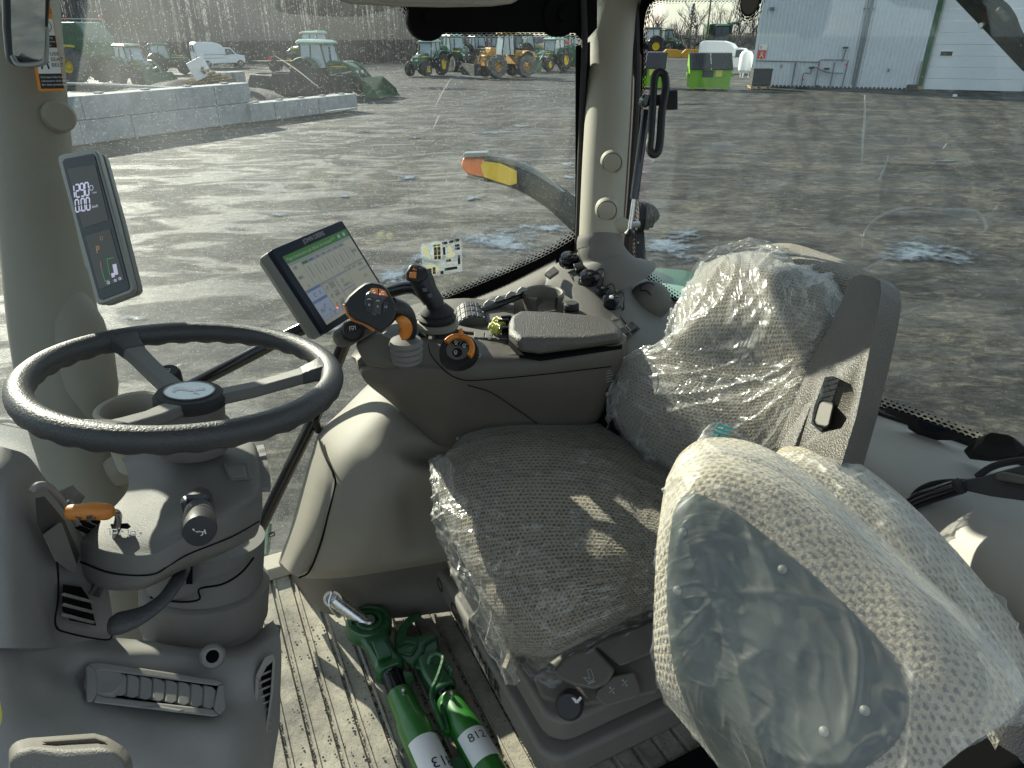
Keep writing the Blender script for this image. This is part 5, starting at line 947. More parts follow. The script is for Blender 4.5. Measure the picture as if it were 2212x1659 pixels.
# ================================================================ STEERING COLUMN
t = thing('steering_column', 'grey steering column housing with stalks under the steering wheel', 'steering column', D(440, 1250, 1.0))
colc = add('upper_cover', gnet([
    [(262, 990, 1.06), (320, 962, 1.07), (400, 950, 1.08), (480, 948, 1.08), (544, 955, 1.06), (552, 975, 1.08)],
    [(272, 1010, 1.0), (330, 985, .985), (400, 985, .975), (480, 985, .975), (550, 990, .99), (560, 1000, 1.04)],
    [(275, 1060, .965), (345, 1040, .93), (400, 1040, .92), (480, 1050, .925), (556, 1060, .945), (566, 1060, 1.0)],
    [(215, 1126, .905), (270, 1138, .868), (340, 1148, .845), (415, 1118, .850), (500, 1106, .885), (567, 1095, .97)],
    [(178, 1165, .875), (245, 1185, .842), (330, 1190, .825), (415, 1146, .838), (505, 1126, .885), (566, 1105, .965)],
    [(174, 1176, .872), (242, 1200, .838), (330, 1204, .822), (415, 1160, .836), (505, 1138, .885), (565, 1115, .962)],
    [(176, 1215, .878), (240, 1240, .845), (325, 1244, .830), (410, 1200, .845), (500, 1165, .89), (562, 1130, .96)],
    [(184, 1252, .89), (235, 1270, .857), (310, 1268, .845), (395, 1225, .86), (490, 1185, .90), (556, 1150, .965)],
    [(200, 1262, .93), (240, 1275, .90), (310, 1272, .90), (395, 1232, .91), (490, 1192, .94), (550, 1160, .99)]], 54, 60, th=.012), 'colgrey', t)
add('cover_seam', gtube(spl([(174, 1214, .874), (240, 1238, .842), (325, 1242, .827), (365, 1222, .832), (410, 1196, .842), (500, 1160, .885), (560, 1126, .955)], 30), .0011, 6), 'matte_black', colc)
# barrel below
bc0, bc1 = D(448, 1170, 1.06), D(442, 1395, 1.10); bax = (bc0 - bc1).normalized()
hh = (bc0 - bc1).length
add('barrel', glathe([(.070, .0), (.086, .012), (.090, .05), (.090, hh * .52)], bc1, bax, 40), 'dashgrey', t)
add('barrel_sleeve', glathe([(.092, hh * .30), (.094, hh * .31), (.094, hh * .62), (.088, hh * .64)], bc1, bax, 40), 'taupe_light', t)
add('barrel_neck', glathe([(.084, hh * .55), (.084, hh * 1.05)], bc1, bax, 40), 'colgrey', t)
add('barrel_slot', gloft([[D(x, y, .962) for x, y in ((400, 1222), (416, 1218), (416, 1262), (402, 1262))], [D(x, y, .985) for x, y in ((400, 1222), (416, 1218), (416, 1262), (402, 1262))]]), 'matte_black', t)
add('barrel_edge', gtube(spl([(325, 1290, 1.01), (385, 1300, .985), (430, 1295, .975), (431, 1272, .972), (480, 1262, .98), (520, 1238, 1.0), (548, 1205, 1.03)], 30), .0016, 6), 'matte_black', t)
# switch
swp = (D(508, 1018, .948), (CAM - D(508, 1018, .95)).normalized() * .5 + Vector((-.05, -.25, .8)))
swn = swp[1].normalized(); wcen = D(508, 1018, .948)
sq = add('switch_frame', gloft([[PN(x, y, wcen + swn * k, swn) for x, y in ((482, 1000), (538, 996), (545, 1036), (496, 1040))] for k in (-.01, .004)]), 'colgrey', t, bevel=.003)
add('rocker_switch', gloft([[PN(x, y, wcen + swn * k, swn) for x, y in ((487, 1006), (529, 1003), (536, 1032), (497, 1035))] for k in (.0, .009)]), 'taupe_light', sq, bevel=.004, seg=4)
# horn / indicator stalk
st = thing('turn_stalk', 'stubby grey stalk with a trumpet symbol on its round end', 'control stalk', D(428, 1140, .80))
add('boot', gloft([[D(x, y, d) for x, y, d in ((382, 1066, .825), (458, 1060, .835), (466, 1122, .822), (393, 1134, .812))], [D(x, y, d) for x, y, d in ((394, 1080, .812), (450, 1078, .818), (452, 1118, .805), (402, 1124, .80))]]), 'navy_bezel', st, bevel=.008, seg=3)
s0, s1 = D(430, 1086, .865), D(431, 1148, .735); sax = (s1 - s0).normalized(); sl_ = (s1 - s0).length
add('knob', glathe([(.016, -.02), (.017, 0), (.0165, sl_ * .38), (.0175, sl_ * .62), (.0178, sl_ * .64)], s0, sax, 32), 'rimgrey', st)
add('collar', glathe([(.0172, sl_ * .655), (.018, sl_ * .67), (.018, sl_ * .93), (.0165, sl_ * .99), (.0, sl_ * 1.0)], s0, sax, 32), 'black', st)
hf = Fr(s1 + sax * .0006, Vector((1, 0, 0)), UP); hf.n = sax if sax.dot(CAM - s1) > 0 else -sax
add('horn_symbol', join(hf.line([(-.006, .004), (-.006, -.004)], .0022, 0, .0008), hf.line([(-.006, 0), (.005, 0)], .0013, 0, .0008), hf.line([(.006, .003), (.006, -.003)], .0013, 0, .0008), hf.ring(0, -.0022, .003, .001, 0, .0008, 12)), 'white_mark', st, smooth=False)
stf = Fr(PN(428, 1108, s0 + sax * sl_ * .6 + Vector((0, 0, .018)), Vector((0, -.5, .85))), Vector((1, 0, 0)), (s0 - s1), face=CAM)
add('arrow_mark', join(stf.poly([(-.003, -.003), (0, -.0055), (.003, -.003)], 0, .0006), stf.poly([(-.003, .003), (0, .0055), (.003, .003)], 0, .0006), stf.ring(0, 0, .0018, .0006, 0, .0006, 8)), 'white_mark', st, smooth=False)
# dark round stalk behind the wheel
t = thing('wiper_stalk', 'dark blue round ended stalk standing behind the steering wheel hub', 'control stalk', D(368, 830, 1.05)); a0, a1 = D(382, 870, 1.06), D(362, 800, 1.02); ax = (a1 - a0).normalized(); L_ = (a1 - a0).length
add('stem', gtube([(392, 930, 1.1), a0], .012, 12), 'black', t); add('knob', glathe([(.012, -.01), (.0165, 0), (.0165, L_ * .58)], a0, ax, 28), 'navy_bezel', t); add('cap', glathe([(.0172, L_ * .6), (.0172, L_ * .9), (.014, L_), (0, L_)], a0, ax, 28), 'black', t)
wf = Fr(a1 + ax * .0006, Vector((1, 0, 0)), BV); wf.n = ax; add('mark', join(wf.line([(-.004, -.002), (-.004, .004), (.003, .004), (.003, -.002), (-.004, -.002)], .0009, 0, .0006), wf.line([(-.002, -.006), (.006, -.004)], .0009, 0, .0006)), 'white_mark', t, smooth=False)
# orange reverser lever
t = thing('reverser_lever', 'worn orange lever on a bent metal rod left of the steering column', 'lever', D(248, 1140, .84))
add('handle', gtube([(143, 1106, .80), (148, 1106, .80), (165, 1106, .80), (195, 1104, .80), (225, 1105, .805), (240, 1107, .81), (246, 1108, .81)], [.002, .0085, .0098, .0105, .0105, .0085, .002], 18, smoothn=26, flat=.95), 'orange_worn', t)
add('scuff', join(*[glathe([(0, 0), (random.uniform(.001, .0028), .0002), (0, .0006)], D(x, y, .7905), (0, -1, .3), 7) for x, y in ((184, 1113), (190, 1118), (196, 1116), (200, 1122), (172, 1120), (206, 1119), (193, 1125), (165, 1117))]), 'label_dark', t)
add('rod', gtube([(238, 1107, .812), (252, 1108, .82), (256, 1118, .83), (252, 1140, .845), (250, 1160, .86)], .0042, 12, smoothn=20), 'steel', t)
add('slot', gloft([[D(x, y, .847) for x, y in ((238, 1132), (276, 1130), (283, 1138), (276, 1143), (262, 1142), (258, 1150), (244, 1150))], [D(x, y, .856) for x, y in ((238, 1132), (276, 1130), (283, 1138), (276, 1143), (262, 1142), (258, 1150), (244, 1150))]]), 'matte_black', t)
tf = Fr(D(288, 1152, .826), Vector((1, 0, 0)), Vector((0, .3, 1)), face=CAM)
for q, k in ((0, 0), (-.022, .0025)): 
    o = .85 / F; add('axle_symbol', join(*[tf.line([(q + x0 * o, k + y0 * o), (q + x1 * o, k + y1 * o)], 1.6 * o, 0, .0006) for x0, y0, x1, y1 in ((-5, 4, 5, 4), (-5, -4, 5, -4), (-5, -4, -5, 4), (5, -4, 5, 4), (-12, 7, -8, 7), (-12, -7, -8, -7), (-10, 7, -10, -7), (8, 7, 12, 7), (8, -7, 12, -7), (12, 0, 17, 0), (14, 3, 18, 0), (14, -3, 18, 0))]), 'white_mark', t, smooth=False)
# tilt lever
t = thing('tilt_lever', 'curved satin grey tilt lever below the steering column housing', 'lever', D(380, 1260, .9))
add('arm', gtube([(396, 1232, .93), (388, 1246, .90), (374, 1268, .88), (352, 1296, .865), (318, 1322, .85), (285, 1338, .84), (256, 1347, .835), (240, 1352, .835)], [.010, .0105, .0095, .0095, .011, .0135, .0145, .012], 16, smoothn=34, flat=.6, up=(0, -.4, 1)), 'rimgrey', t); add('pivot_bolt', glathe([(0, -.004), (.006, -.004), (.006, .003), (0, .003)], D(395, 1239, .915), (0, -1, .2), 14), 'steel', t)
add('yoke', gloft([[D(x, y, .915) for x, y in ((378, 1225), (402, 1222), (402, 1262), (392, 1268), (376, 1250))], [D(x, y, .95) for x, y in ((378, 1225), (402, 1222), (402, 1262), (392, 1268), (376, 1250))]]), 'colgrey', t, bevel=.003)

# ================================================================ DASH PANEL (lower left)
t = thing('dash_panel', 'large grey lower dashboard moulding filling the left bottom corner', 'dashboard', D(200, 1450, .9))
dsh = add('side_moulding', gnet([
    [(-90, 940, .82), (-40, 955, .80), (15, 968, .80), (60, 985, .82), (95, 1030, .86), (135, 1080, .92)],
    [(-90, 1010, .78), (-40, 1020, .765), (5, 1035, .765), (45, 1050, .79), (95, 1085, .84), (190, 1130, .93)],
    [(-90, 1130, .76), (-40, 1140, .75), (10, 1150, .755), (60, 1165, .785), (115, 1200, .83), (225, 1230, .93)],
    [(-90, 1270, .745), (-40, 1280, .74), (20, 1290, .745), (80, 1300, .79), (130, 1330, .84), (245, 1340, .93)],
    [(-90, 1400, .73), (-40, 1400, .73), (30, 1400, .745), (100, 1400, .80), (150, 1395, .86), (250, 1380, .94)]], 40, 40, th=.02), 'dashgrey', t)
dl = add('lower_moulding', gnet([
    [(-90, 1360, .745), (-20, 1370, .745), (70, 1378, .80), (170, 1376, .88), (250, 1378, .94), (330, 1385, 1.0), (420, 1392, 1.04), (520, 1386, 1.06), (590, 1340, 1.12)],
    [(-90, 1400, .735), (-20, 1400, .735), (60, 1405, .785), (150, 1410, .855), (240, 1405, .90), (330, 1402, .935), (430, 1410, .965), (535, 1405, 1.0), (604, 1370, 1.06)],
    [(-90, 1440, .73), (-10, 1440, .73), (75, 1450, .785), (150, 1455, .85), (240, 1440, .885), (330, 1445, .915), (430, 1452, .945), (540, 1440, .975), (608, 1420, 1.05)],
    [(-90, 1500, .725), (0, 1510, .73), (90, 1510, .785), (170, 1500, .83), (240, 1498, .865), (330, 1510, .893), (430, 1518, .92), (530, 1510, .95), (606, 1490, 1.04)],
    [(-90, 1570, .72), (0, 1575, .725), (100, 1570, .765), (170, 1560, .80), (240, 1558, .825), (330, 1566, .85), (430, 1572, .87), (525, 1572, .91), (604, 1560, 1.03)],
    [(-90, 1640, .715), (0, 1640, .72), (100, 1640, .745), (170, 1635, .775), (240, 1640, .80), (330, 1645, .82), (430, 1650, .85), (520, 1650, .89), (592, 1640, 1.0)],
    [(-90, 1740, .71), (0, 1740, .71), (100, 1740, .73), (170, 1740, .76), (240, 1740, .785), (330, 1740, .81), (430, 1740, .83), (510, 1740, .87), (580, 1740, .98)]], 70, 50, th=.02), 'dashgrey', t)
# vent grille
vp, vn = D(336, 1490, .872), None
pa, pb, pc = D(195, 1435, .872), D(485, 1478, .940), D(190, 1520, .832)
vn = (pb - pa).cross(pc - pa).normalized(); vn = vn if vn.dot(CAM - pa) > 0 else -vn; vq = pa + vn * .005
def vq_(px, k0, k1): return gloft([[PN(x, y, vq + vn * k, vn) for x, y in px] for k in (k0, k1)])
vt = add('vent_frame', join(*[vq_(p, -.02, .006) for p in (((190, 1432), (215, 1430), (468, 1468), (484, 1476), (470, 1482), (222, 1448), (206, 1452)), ((184, 1440), (192, 1432), (208, 1450), (210, 1498), (200, 1518), (186, 1516)), ((200, 1518), (208, 1498), (225, 1505), (460, 1532), (474, 1546), (460, 1548)), ((460, 1532), (470, 1482), (484, 1476), (488, 1530), (474, 1546)))]), 'dashgrey', t, bevel=.003)
add('vent_recess', vq_(((205, 1448), (472, 1482), (462, 1534), (208, 1500)), -.016, -.012), 'matte_black', vt)
for k in range(8):
    x0 = 246 + k * 27.5; y0 = 1452 + k * 4.0; add('vent_louvre', gloft([[PN(x, y, vq + vn * (-.004), vn) for x, y in ((x0 - 6, y0), (x0 + 20, y0 + 4), (x0 + 27, y0 + 12), (x0 + 25, y0 + 46), (x0 + 14, y0 + 52), (x0 - 10, y0 + 48))], [PN(x, y, vq + vn * .003, vn) for x, y in ((x0 + 4, y0), (x0 + 21, y0 + 4), (x0 + 28, y0 + 12), (x0 + 26, y0 + 46), (x0 + 15, y0 + 52), (x0 + 2, y0 + 48))]]), 'dashgrey', vt, bevel=.0015)
add('vent_thumbwheel', glathe([(0, -.008), (.022, -.006), (.024, .0), (.018, .004), (.008, .003), (0, .002)], PN(228, 1474, vq, vn), vn, 26), 'dashgrey', vt)
add('vent_tab', vq_(((300, 1528), (345, 1524), (400, 1534), (384, 1540)), -.001, .008), 'dashgrey', vt, bevel=.003)
# round socket
sc = D(459, 1418, .93); sn = (CAM - sc).normalized(); add('socket_ring', glathe([(.008, .0), (.0085, .006), (.011, .007), (.014, .004), (.017, -.02)], sc, sn, 24), 'dashgrey', t); add('socket_hole', glathe([(0, .006), (.0082, .006)], sc, sn, 20), 'matte_black', t)
# right side grille
sp, sn2 = D(570, 1520, .99), Vector((.75, -.55, .35)).normalized()
def sg(px, k0, k1): return gloft([[PN(x, y, sp + sn2 * k, sn2) for x, y in px] for k in (k0, k1)])
sg_ = add('side_grille', join(sg(((552, 1460), (572, 1420), (590, 1412), (594, 1425), (576, 1440), (560, 1470)), .0, .012), sg(((552, 1460), (560, 1470), (556, 1560), (572, 1590), (575, 1600), (548, 1564)), .0, .012), sg(((590, 1412), (596, 1425), (590, 1500), (576, 1600), (572, 1588), (584, 1500)), .0, .012)), 'dashgrey', t, bevel=.002)
add('grille_back', sg(((558, 1462), (590, 1418), (588, 1500), (575, 1596), (552, 1564)), -.004, .001), 'matte_black', sg_)
for k in range(9): y0 = 1448 + k * 16; add('grille_bar', sg(((558, y0 + 10), (587, y0 - 2), (586, y0 + 3), (558, y0 + 16)), .0, .006), 'dashgrey', sg_, bevel=.001)
# left pocket, vent slots
pk = add('pocket_frame', gtube(spl([(70, 1060, .775), (82, 1048, .778), (110, 1055, .80), (150, 1105, .85), (185, 1160, .89)], 24), .004, 8), 'dashgrey', t)
add('pocket_recess', gloft([[D(x, y, d) for x, y, d in ((76, 1076, .772), (96, 1072, .782), (140, 1125, .828), (172, 1200, .87), (160, 1240, .862), (110, 1190, .805), (80, 1130, .778))], [D(x, y, d + .004) for x, y, d in ((76, 1076, .772), (96, 1072, .782), (140, 1125, .828), (172, 1200, .87), (160, 1240, .862), (110, 1190, .805), (80, 1130, .778))]]), 'conc_dark', pk)
add('pocket_wall', gloft([[D(x, y, d - .01) for x, y, d in ((92, 1155, .79), (128, 1128, .81), (134, 1130, .812), (168, 1225, .85), (160, 1240, .85), (118, 1210, .81))], [D(x, y, d - .004) for x, y, d in ((92, 1155, .79), (128, 1128, .81), (134, 1130, .812), (168, 1225, .85), (160, 1240, .85), (118, 1210, .81))]]), 'colgrey', pk, bevel=.002)
vg = add('side_vent', gloft([[D(x, y, d) for x, y, d in ((136, 1262, .826), (176, 1268, .866), (194, 1295, .878), (208, 1352, .884), (150, 1340, .832), (134, 1318, .820))], [D(x, y, d + .006) for x, y, d in ((136, 1262, .826), (176, 1268, .866), (194, 1295, .878), (208, 1352, .884), (150, 1340, .832), (134, 1318, .820))]]), 'matte_black', t)
for k in range(3): add('vent_blade', gtube([(138, 1284 + k * 22, .822), (168, 1292 + k * 22, .848), (200, 1300 + k * 22, .874)], .0034, 6, flat=.6, smoothn=8), 'dashgrey', vg)
add('panel_line', gtube(spl([(112, 1150, .802), (124, 1220, .812), (126, 1290, .816), (120, 1350, .812), (150, 1368, .846), (228, 1382, .905), (245, 1370, .915)], 40), .0012, 6), 'matte_black', t)
for k in range(3): add('air_slot', gtube([(168, 1110 + k * 14, .868), (200, 1124 + k * 14, .895), (232, 1136 + k * 12, .915)], .0035, 6, smoothn=10), 'matte_black', t)
add('trim_clip', gtube([(150, 1088, .84), (154, 1082, .842)], .004, 6), 'silver', t)
# pedal behind the dash edge
t = thing('foot_pedal', 'grey ribbed brake pedal peeking past the right edge of the dashboard', 'pedal', D(592, 1370, 1.3)); add('pad', gloft([[D(x, y, 1.28) for x, y in ((572, 1345), (607, 1350), (603, 1392), (575, 1380))], [D(x, y, 1.32) for x, y in ((572, 1345), (607, 1350), (603, 1392), (575, 1380))]]), 'taupe', t, bevel=.004); add('pad_rib', join(*[gtube([(590, 1358 + k * 10, 1.276), (604, 1361 + k * 10, 1.276)], .003, 6) for k in range(3)]), 'taupe_light', t)
# foreground bottom left catch
t = thing('door_latch', 'blurry grey door latch housing in the bottom left corner', 'latch', D(140, 1640, .42))
add('housing', gloft([[D(x, y, .46) for x, y in ((18, 1602), (62, 1592), (210, 1580), (250, 1600), (285, 1625), (300, 1800), (20, 1800))], [D(x, y, .40) for x, y in ((20, 1625), (70, 1615), (130, 1622), (240, 1612), (275, 1650), (285, 1800), (22, 1800))]]), 'taupe_light', t, bevel=.008, seg=4); add('recess', gloft([[D(x, y, .425) for x, y in ((88, 1600), (205, 1592), (232, 1602), (130, 1622))], [D(x, y, .418) for x, y in ((92, 1603), (205, 1595), (228, 1604), (130, 1620))]]), 'taupe', t)
t = thing('yellow_strap', 'yellow strap edge at the extreme left near the bottom', 'strap', D(4, 1550, .5)); add('webbing', gtube([(-18, 1470, .5), (-12, 1520, .5), (-7, 1550, .5), (-16, 1580, .5)], .0035, 8, smoothn=12), 'yellow_knob', t)
# beige cup holder behind the wheel
def cup(lab, cx, cy, d, r, h, m_, a0, a1, tilt=Vector((0, 0, 1)), inner=None):
    t = thing('cup_holder', lab, 'cup holder', D(cx, cy, d) - tilt * h)
    o = D(cx, cy, d); w_ = .008
    add('cup_wall', glathe([(r * .78, -h), (r * .8, -h), (r, -.006), (r + .002, 0), (r - w_ * .5, .003), (r - w_, 0), (r - w_ * 1.1, -.006), (r * .74, -h + .004)], o, tilt, 44, arc=(a0, a1)), m_, t)
    add('cup_base', glathe([(0, -h), (r * .79, -h), (r * .79, -h * .72), (0, -h * .72)], o, tilt, 30), m_, t)
    add('cup_band', glathe([(r * .84, -h), (r * .9, -h * .55), (r * .86, -h * .55), (r * .8, -h)], o, tilt, 40), m_, t)
    return t
cup('pale beige open cup holder half hidden behind the steering wheel hub', 282, 878, 1.16, .055, .11, 'beige', R(-20), R(300))
# ================================================================ CORNER READOUT
dF = [D(122, 336, 1.07), D(208, 323, 1.04), D(286, 632, 1.03), D(207, 658, 1.06)]
t = thing('corner_display', 'slim silver corner display reading 1290 and 0.00 on the left pillar', 'display', dF[3])
cu_ = (dF[1] - dF[0]).normalized(); cv_ = (dF[3] - dF[0]).normalized(); cf = Fr(dF[0], cu_, -cv_, face=CAM)
Wd = ((dF[1] - dF[0]).length + (dF[2] - dF[3]).length) / 2; Hd = ((dF[3] - dF[0]).length + (dF[2] - dF[1]).length) / 2
def cpx(x, y):
    p = PN(x, y, cf.o, cf.n) - cf.o; return p.dot(cf.u), p.dot(cf.v)
shell = [cpx(*q) for q in ((126, 336), (140, 331), (196, 322), (206, 325), (211, 334), (250, 478), (285, 618), (286, 628), (280, 635), (225, 656), (213, 659), (206, 652), (165, 500), (124, 345))]
add('housing', gloft([[cf.p(x, y, 0) for x, y in shell], [cf.p(x - .004, y + .0, -.014) for x, y in shell]]), 'silver', t, bevel=.004, seg=4)
add('housing_back', gloft([[cf.p(x - .005, y, -.0155) for x, y in shell], [cf.p(x - .009, y, -.028) for x, y in shell]]), 'silver2', t, bevel=.003)
add('bracket', gloft([[cf.p(*cpx(x, y), -.026) for x, y in ((110, 410), (150, 400), (210, 610), (196, 618), (146, 575))], [cf.p(*cpx(x, y), -.07) for x, y in ((110, 410), (150, 400), (190, 570), (180, 580), (140, 550))]]), 'beige', t, bevel=.006)
bz = add('bezel', cf.poly([cpx(*q) for q in ((136, 350), (142, 343), (200, 332), (206, 337), (245, 480), (281, 618), (279, 626), (222, 648), (215, 645), (175, 500))], .0002, .0014), 'gloss_black', t, bevel=.001)
s1_ = add('screen', cf.poly([cpx(*q) for q in ((148, 366), (208, 356), (237, 476), (182, 493))], .0015, .0020), 'lcd_dark', bz)
s2_ = add('screen', cf.poly([cpx(*q) for q in ((187, 510), (240, 495), (271, 604), (217, 625))], .0015, .0020), 'lcd_dark', bz)
def seg7(fr, x, y, s, ch, o):       # seven segment digits
    M7 = {'0': 'abcdef', '1': 'bc', '2': 'abged', '9': 'abcdfg', '.': ''}
    w_, h = s * .40, s; P = {'a': ((0, h), (w_, h)), 'b': ((w_, h), (w_, h / 2)), 'c': ((w_, h / 2), (w_, 0)), 'd': ((0, 0), (w_, 0)), 'e': ((0, h / 2), (0, 0)), 'f': ((0, h), (0, h / 2)), 'g': ((0, h / 2), (w_, h / 2))}
    gs = []
    for k in M7[ch]:
        (x0, y0), (x1, y1) = P[k]; dx_, dy_ = (x1 - x0) * .08, (y1 - y0) * .08; gs.append(fr.line([(x + x0 + dx_, y + y0 + dy_), (x + x1 - dx_, y + y1 - dy_)], s * .11, o, o + .0003))
    return join(*gs) if gs else fr.box(x, y, x + s * .1, y + s * .1, o, o + .0003)
kx = 1.05 / F
ox, oy = cpx(163, 428)
dirx = Vector(cpx(210, 419)) - Vector(cpx(163, 428)); dfr = Fr(cf.p(ox, oy, 0), cf.u * dirx.x + cf.v * dirx.y, cf.v, face=CAM)
gs = [seg7(dfr, x * kx, 0, 27 * kx, c_, .0021) for x, c_ in ((-9, '1'), (7, '2'), (21, '9'), (35, '0'))]; add('digits', join(*gs), 'segment', s1_, smooth=False)
add('engine_icon', join(dfr.ring(54 * kx, 14 * kx, 5.5 * kx, 1 * kx, .0021, .0024, 8)), 'segment', s1_, smooth=False)
gs = [seg7(dfr, x * kx, -31 * kx, 26 * kx, c_, .0021) for x, c_ in ((2, '0'), (20, '0'), (35, '0'), (15.5, '.'))]; add('digits', join(*gs), 'segment', s1_, smooth=False); text('km/h', dfr, 60 * kx, -26 * kx, 9 * kx, 'segment', s1_, h=.0022); text('r/min', dfr, 62 * kx, 3 * kx, 6 * kx, 'segment', s1_, h=.0022)
text('P', cf, *cpx(214, 540), 22 * kx, 'seg_amber', s2_, h=.0022, rot=8); x0, y0 = cpx(222, 515); add('amber_ring', cf.ring(x0, y0, 4 * kx, .9 * kx, .0021, .0024, 14), 'seg_amber', s2_, smooth=False)
add('gauge_line', join(cf.line([cpx(248, 557), cpx(234, 560), cpx(240, 594)], 1.6 * kx, .0021, .0024), cf.line([cpx(222, 580), cpx(230, 608), cpx(239, 605)], 1.6 * kx, .0021, .0024)), 'seg_green', s2_, smooth=False)
add('gauge_bar', join(*[cf.line([cpx(246 + k * .45, 573 + k * 2.3), cpx(254 + k * .45, 571 + k * 2.3)], 1.7 * kx, .0021, .0025) for k in range(10)], *[cf.line([cpx(243 + k * .5, 592 + k * 2.3), cpx(249 + k * .5, 590.5 + k * 2.3)], 1.7 * kx, .0021, .0025) for k in range(4)]), 'segment', s2_, smooth=False)
add('red_line', cf.line([cpx(220, 566), cpx(222, 580)], 1.4 * kx, .0021, .0024), 'seg_amber', s2_, smooth=False)
for i, (x, y) in enumerate(((236, 611), (251, 606), (261, 602))): q = cpx(x, y); add('gauge_icon', join(cf.ring(q[0], q[1], 3 * kx, .8 * kx, .0021, .0024, 7 if i == 0 else 4), cf.line([(q[0] + 4 * kx, q[1] - 3 * kx), (q[0] + 4 * kx, q[1] + 3 * kx)], .8 * kx, .0021, .0024)), 'segment', s2_, smooth=False)

# ================================================================ TOUCHSCREEN MONITOR
TL = D(584, 540, 1.25); BL = D(703, 721, 1.293); mu = Vector((.339, .941, 0)); 
rt = ray(739, 475); 
best = min((((TL + mu * (k * .001)) - CAM).normalized() - rt.normalized()).length * 1000 + k * 0 for k in range(150, 320)); mw = min(range(150, 320), key=lambda k: (((TL + mu * (k * .001)) - CAM).normalized() - rt.normalized()).length) * .001
mf = Fr(TL, mu, TL - BL, face=CAM); mh = (TL - BL).length
t = thing('touchscreen_monitor', 'tilted touchscreen monitor with French tractor page beyond the steering wheel', 'monitor', BL)
body = rrect(0, -mh, mw, 0, .006)
add('housing', mf.poly(body, -.012, 0), 'navy_bezel', t, bevel=.002)
add('housing_back', gloft([[mf.p(x, y, -.0125) for x, y in body], [mf.p(x, y, -.034) for x, y in body], [mf.p(mw / 2 + (x - mw / 2) * .93, -mh / 2 + (y + mh / 2) * .93, -.05) for x, y in body]]), 'silver2', t, bevel=.002)
x0, x1, y0, y1 = mw * .075, mw * .965, -mh * .93, -mh * .11
sc_ = add('screen', mf.box(x0, y0, x1, y1, .0001, .0008), 's_page', t, smooth=False)
SW, SH = x1 - x0, y1 - y0
def sx(u, v): return x0 + SW * u, y1 - SH * v
def srect(u0, v0, u1, v1, h0=.0009, h1=.0012): a, b = sx(u0, v1), sx(u1, v0); return mf.box(a[0], a[1], b[0], b[1], h0, h1)
def sline(pts, w_=.0009, h=.0013): return mf.line([sx(*p) for p in pts], w_, .0012, h)
def sadd(n, g, m_): return add(n, g, m_, sc_, smooth=False)
def stext(s_, u, v, sz, m_='s_dark', al='CENTER'): text(s_, mf, *sx(u, v), sz, m_, sc_, h=.0014, align=al)
sadd('title_bar', srect(0, 0, 1, .11), 's_green')
stext('Page d\'exécution par défaut du tracteur', .02, .058, .0092, 's_page', 'LEFT'); stext('15:47', .74, .05, .007, 's_page')
sadd('round_button', join(*[mf.disc(*sx(u, .055), .0042, .0012, .0015, 14) for u in (.84, .93)]), 's_pale')
sadd('header_strip', join(srect(0, .115, 1, .145), srect(0, .50, .22, .53), srect(.22, .50, .44, .53), srect(.45, .50, .66, .53), srect(.66, .46, 1.0, .485), srect(.45, .72, .66, .745), srect(.83, .58, 1, .61)), 's_grey')
sadd('blue_panel', join(srect(0, .505, .215, .54), srect(0, .66, .215, .70)), 's_blue'); sadd('pale_panel', join(srect(0, .54, .215, .655), srect(0, .70, .215, .885), srect(0, .89, 1, .955)), 's_pale')
for k in range(8): u = .16 + k * .098; sadd('bar_scale', join(srect(u + .045, .23 + .02 * (k % 3), u + .062, .40), sline([(u, .115), (u, .50)], .0013)), 's_grey')
for k, s_ in enumerate(('I', 'II', 'III', 'IV', 'V', 'XI', 'XII')):
    u = .165 + k * .098; sadd('tab', srect(u, .155, u + .085, .195), 's_blue' if k in (1,) else ('s_green' if k == 0 else 's_grey')); stext(s_, u + .042, .175, .0085, 's_dark')
for k, s_ in enumerate(('XIII', 'XIV')): stext(s_, .705 + k * .09, .515, .0085, 's_dark')
for s_, u, v, z_ in (('100', .05, .19, .0085), ('98%', .05, .33, .0085), ('100%', .93, .32, .0085), ('0', .08, .47, .008), ('0', .16, .60, .009), ('8.0', .06, .82, .010), ('50.0', .36, .575, .0105), ('KM/H', .36, .62, .007), ('2.0', .36, .70, .0105), ('KM/H', .36, .74, .007), ('2.0', .36, .83, .0105), ('KM/H', .36, .87, .007), ('344.0 h', .56, .68, .009), ('2100', .60, .80, .009), ('1000', .90, .52, .009), ('0.0', .88, .70, .009), ('L/h', .15, .86, .006)): stext(s_, u, v, z_)
sadd('outline', join(*[mf.line([sx(*q) for q in ((a, b), (c_, b), (c_, d_), (a, d_), (a, b))], .0007, .0012, .0014) for a, b, c_, d_ in ((.235, .545, .435, .65), (.54, .765, .655, .835), (.005, .895, .12, .95), (.13, .895, .25, .95), (.26, .895, .38, .95), (.22, .53, .44, .885), (.45, .53, .655, .885))]), 's_grey')
for u, v in ((.28, .60), (.28, .72), (.28, .85), (.53, .61), (.085, .60), (.19, .92), (.32, .92), (.12, .78)): sadd('dial_icon', join(mf.ring(*sx(u, v), .0036, .0007, .0012, .0015, 12, 20, 300), sline([(u, v), (u + .008, v - .008)], .0006)), 's_dark')
sadd('red_dot', mf.disc(*sx(.245, .885), .002, .0012, .0015, 10), 'led_red')
text('JOHN DEERE', mf, mw * .53, -mh * .055, .0125, 's_grey', t, h=.0004, sx=1.0)
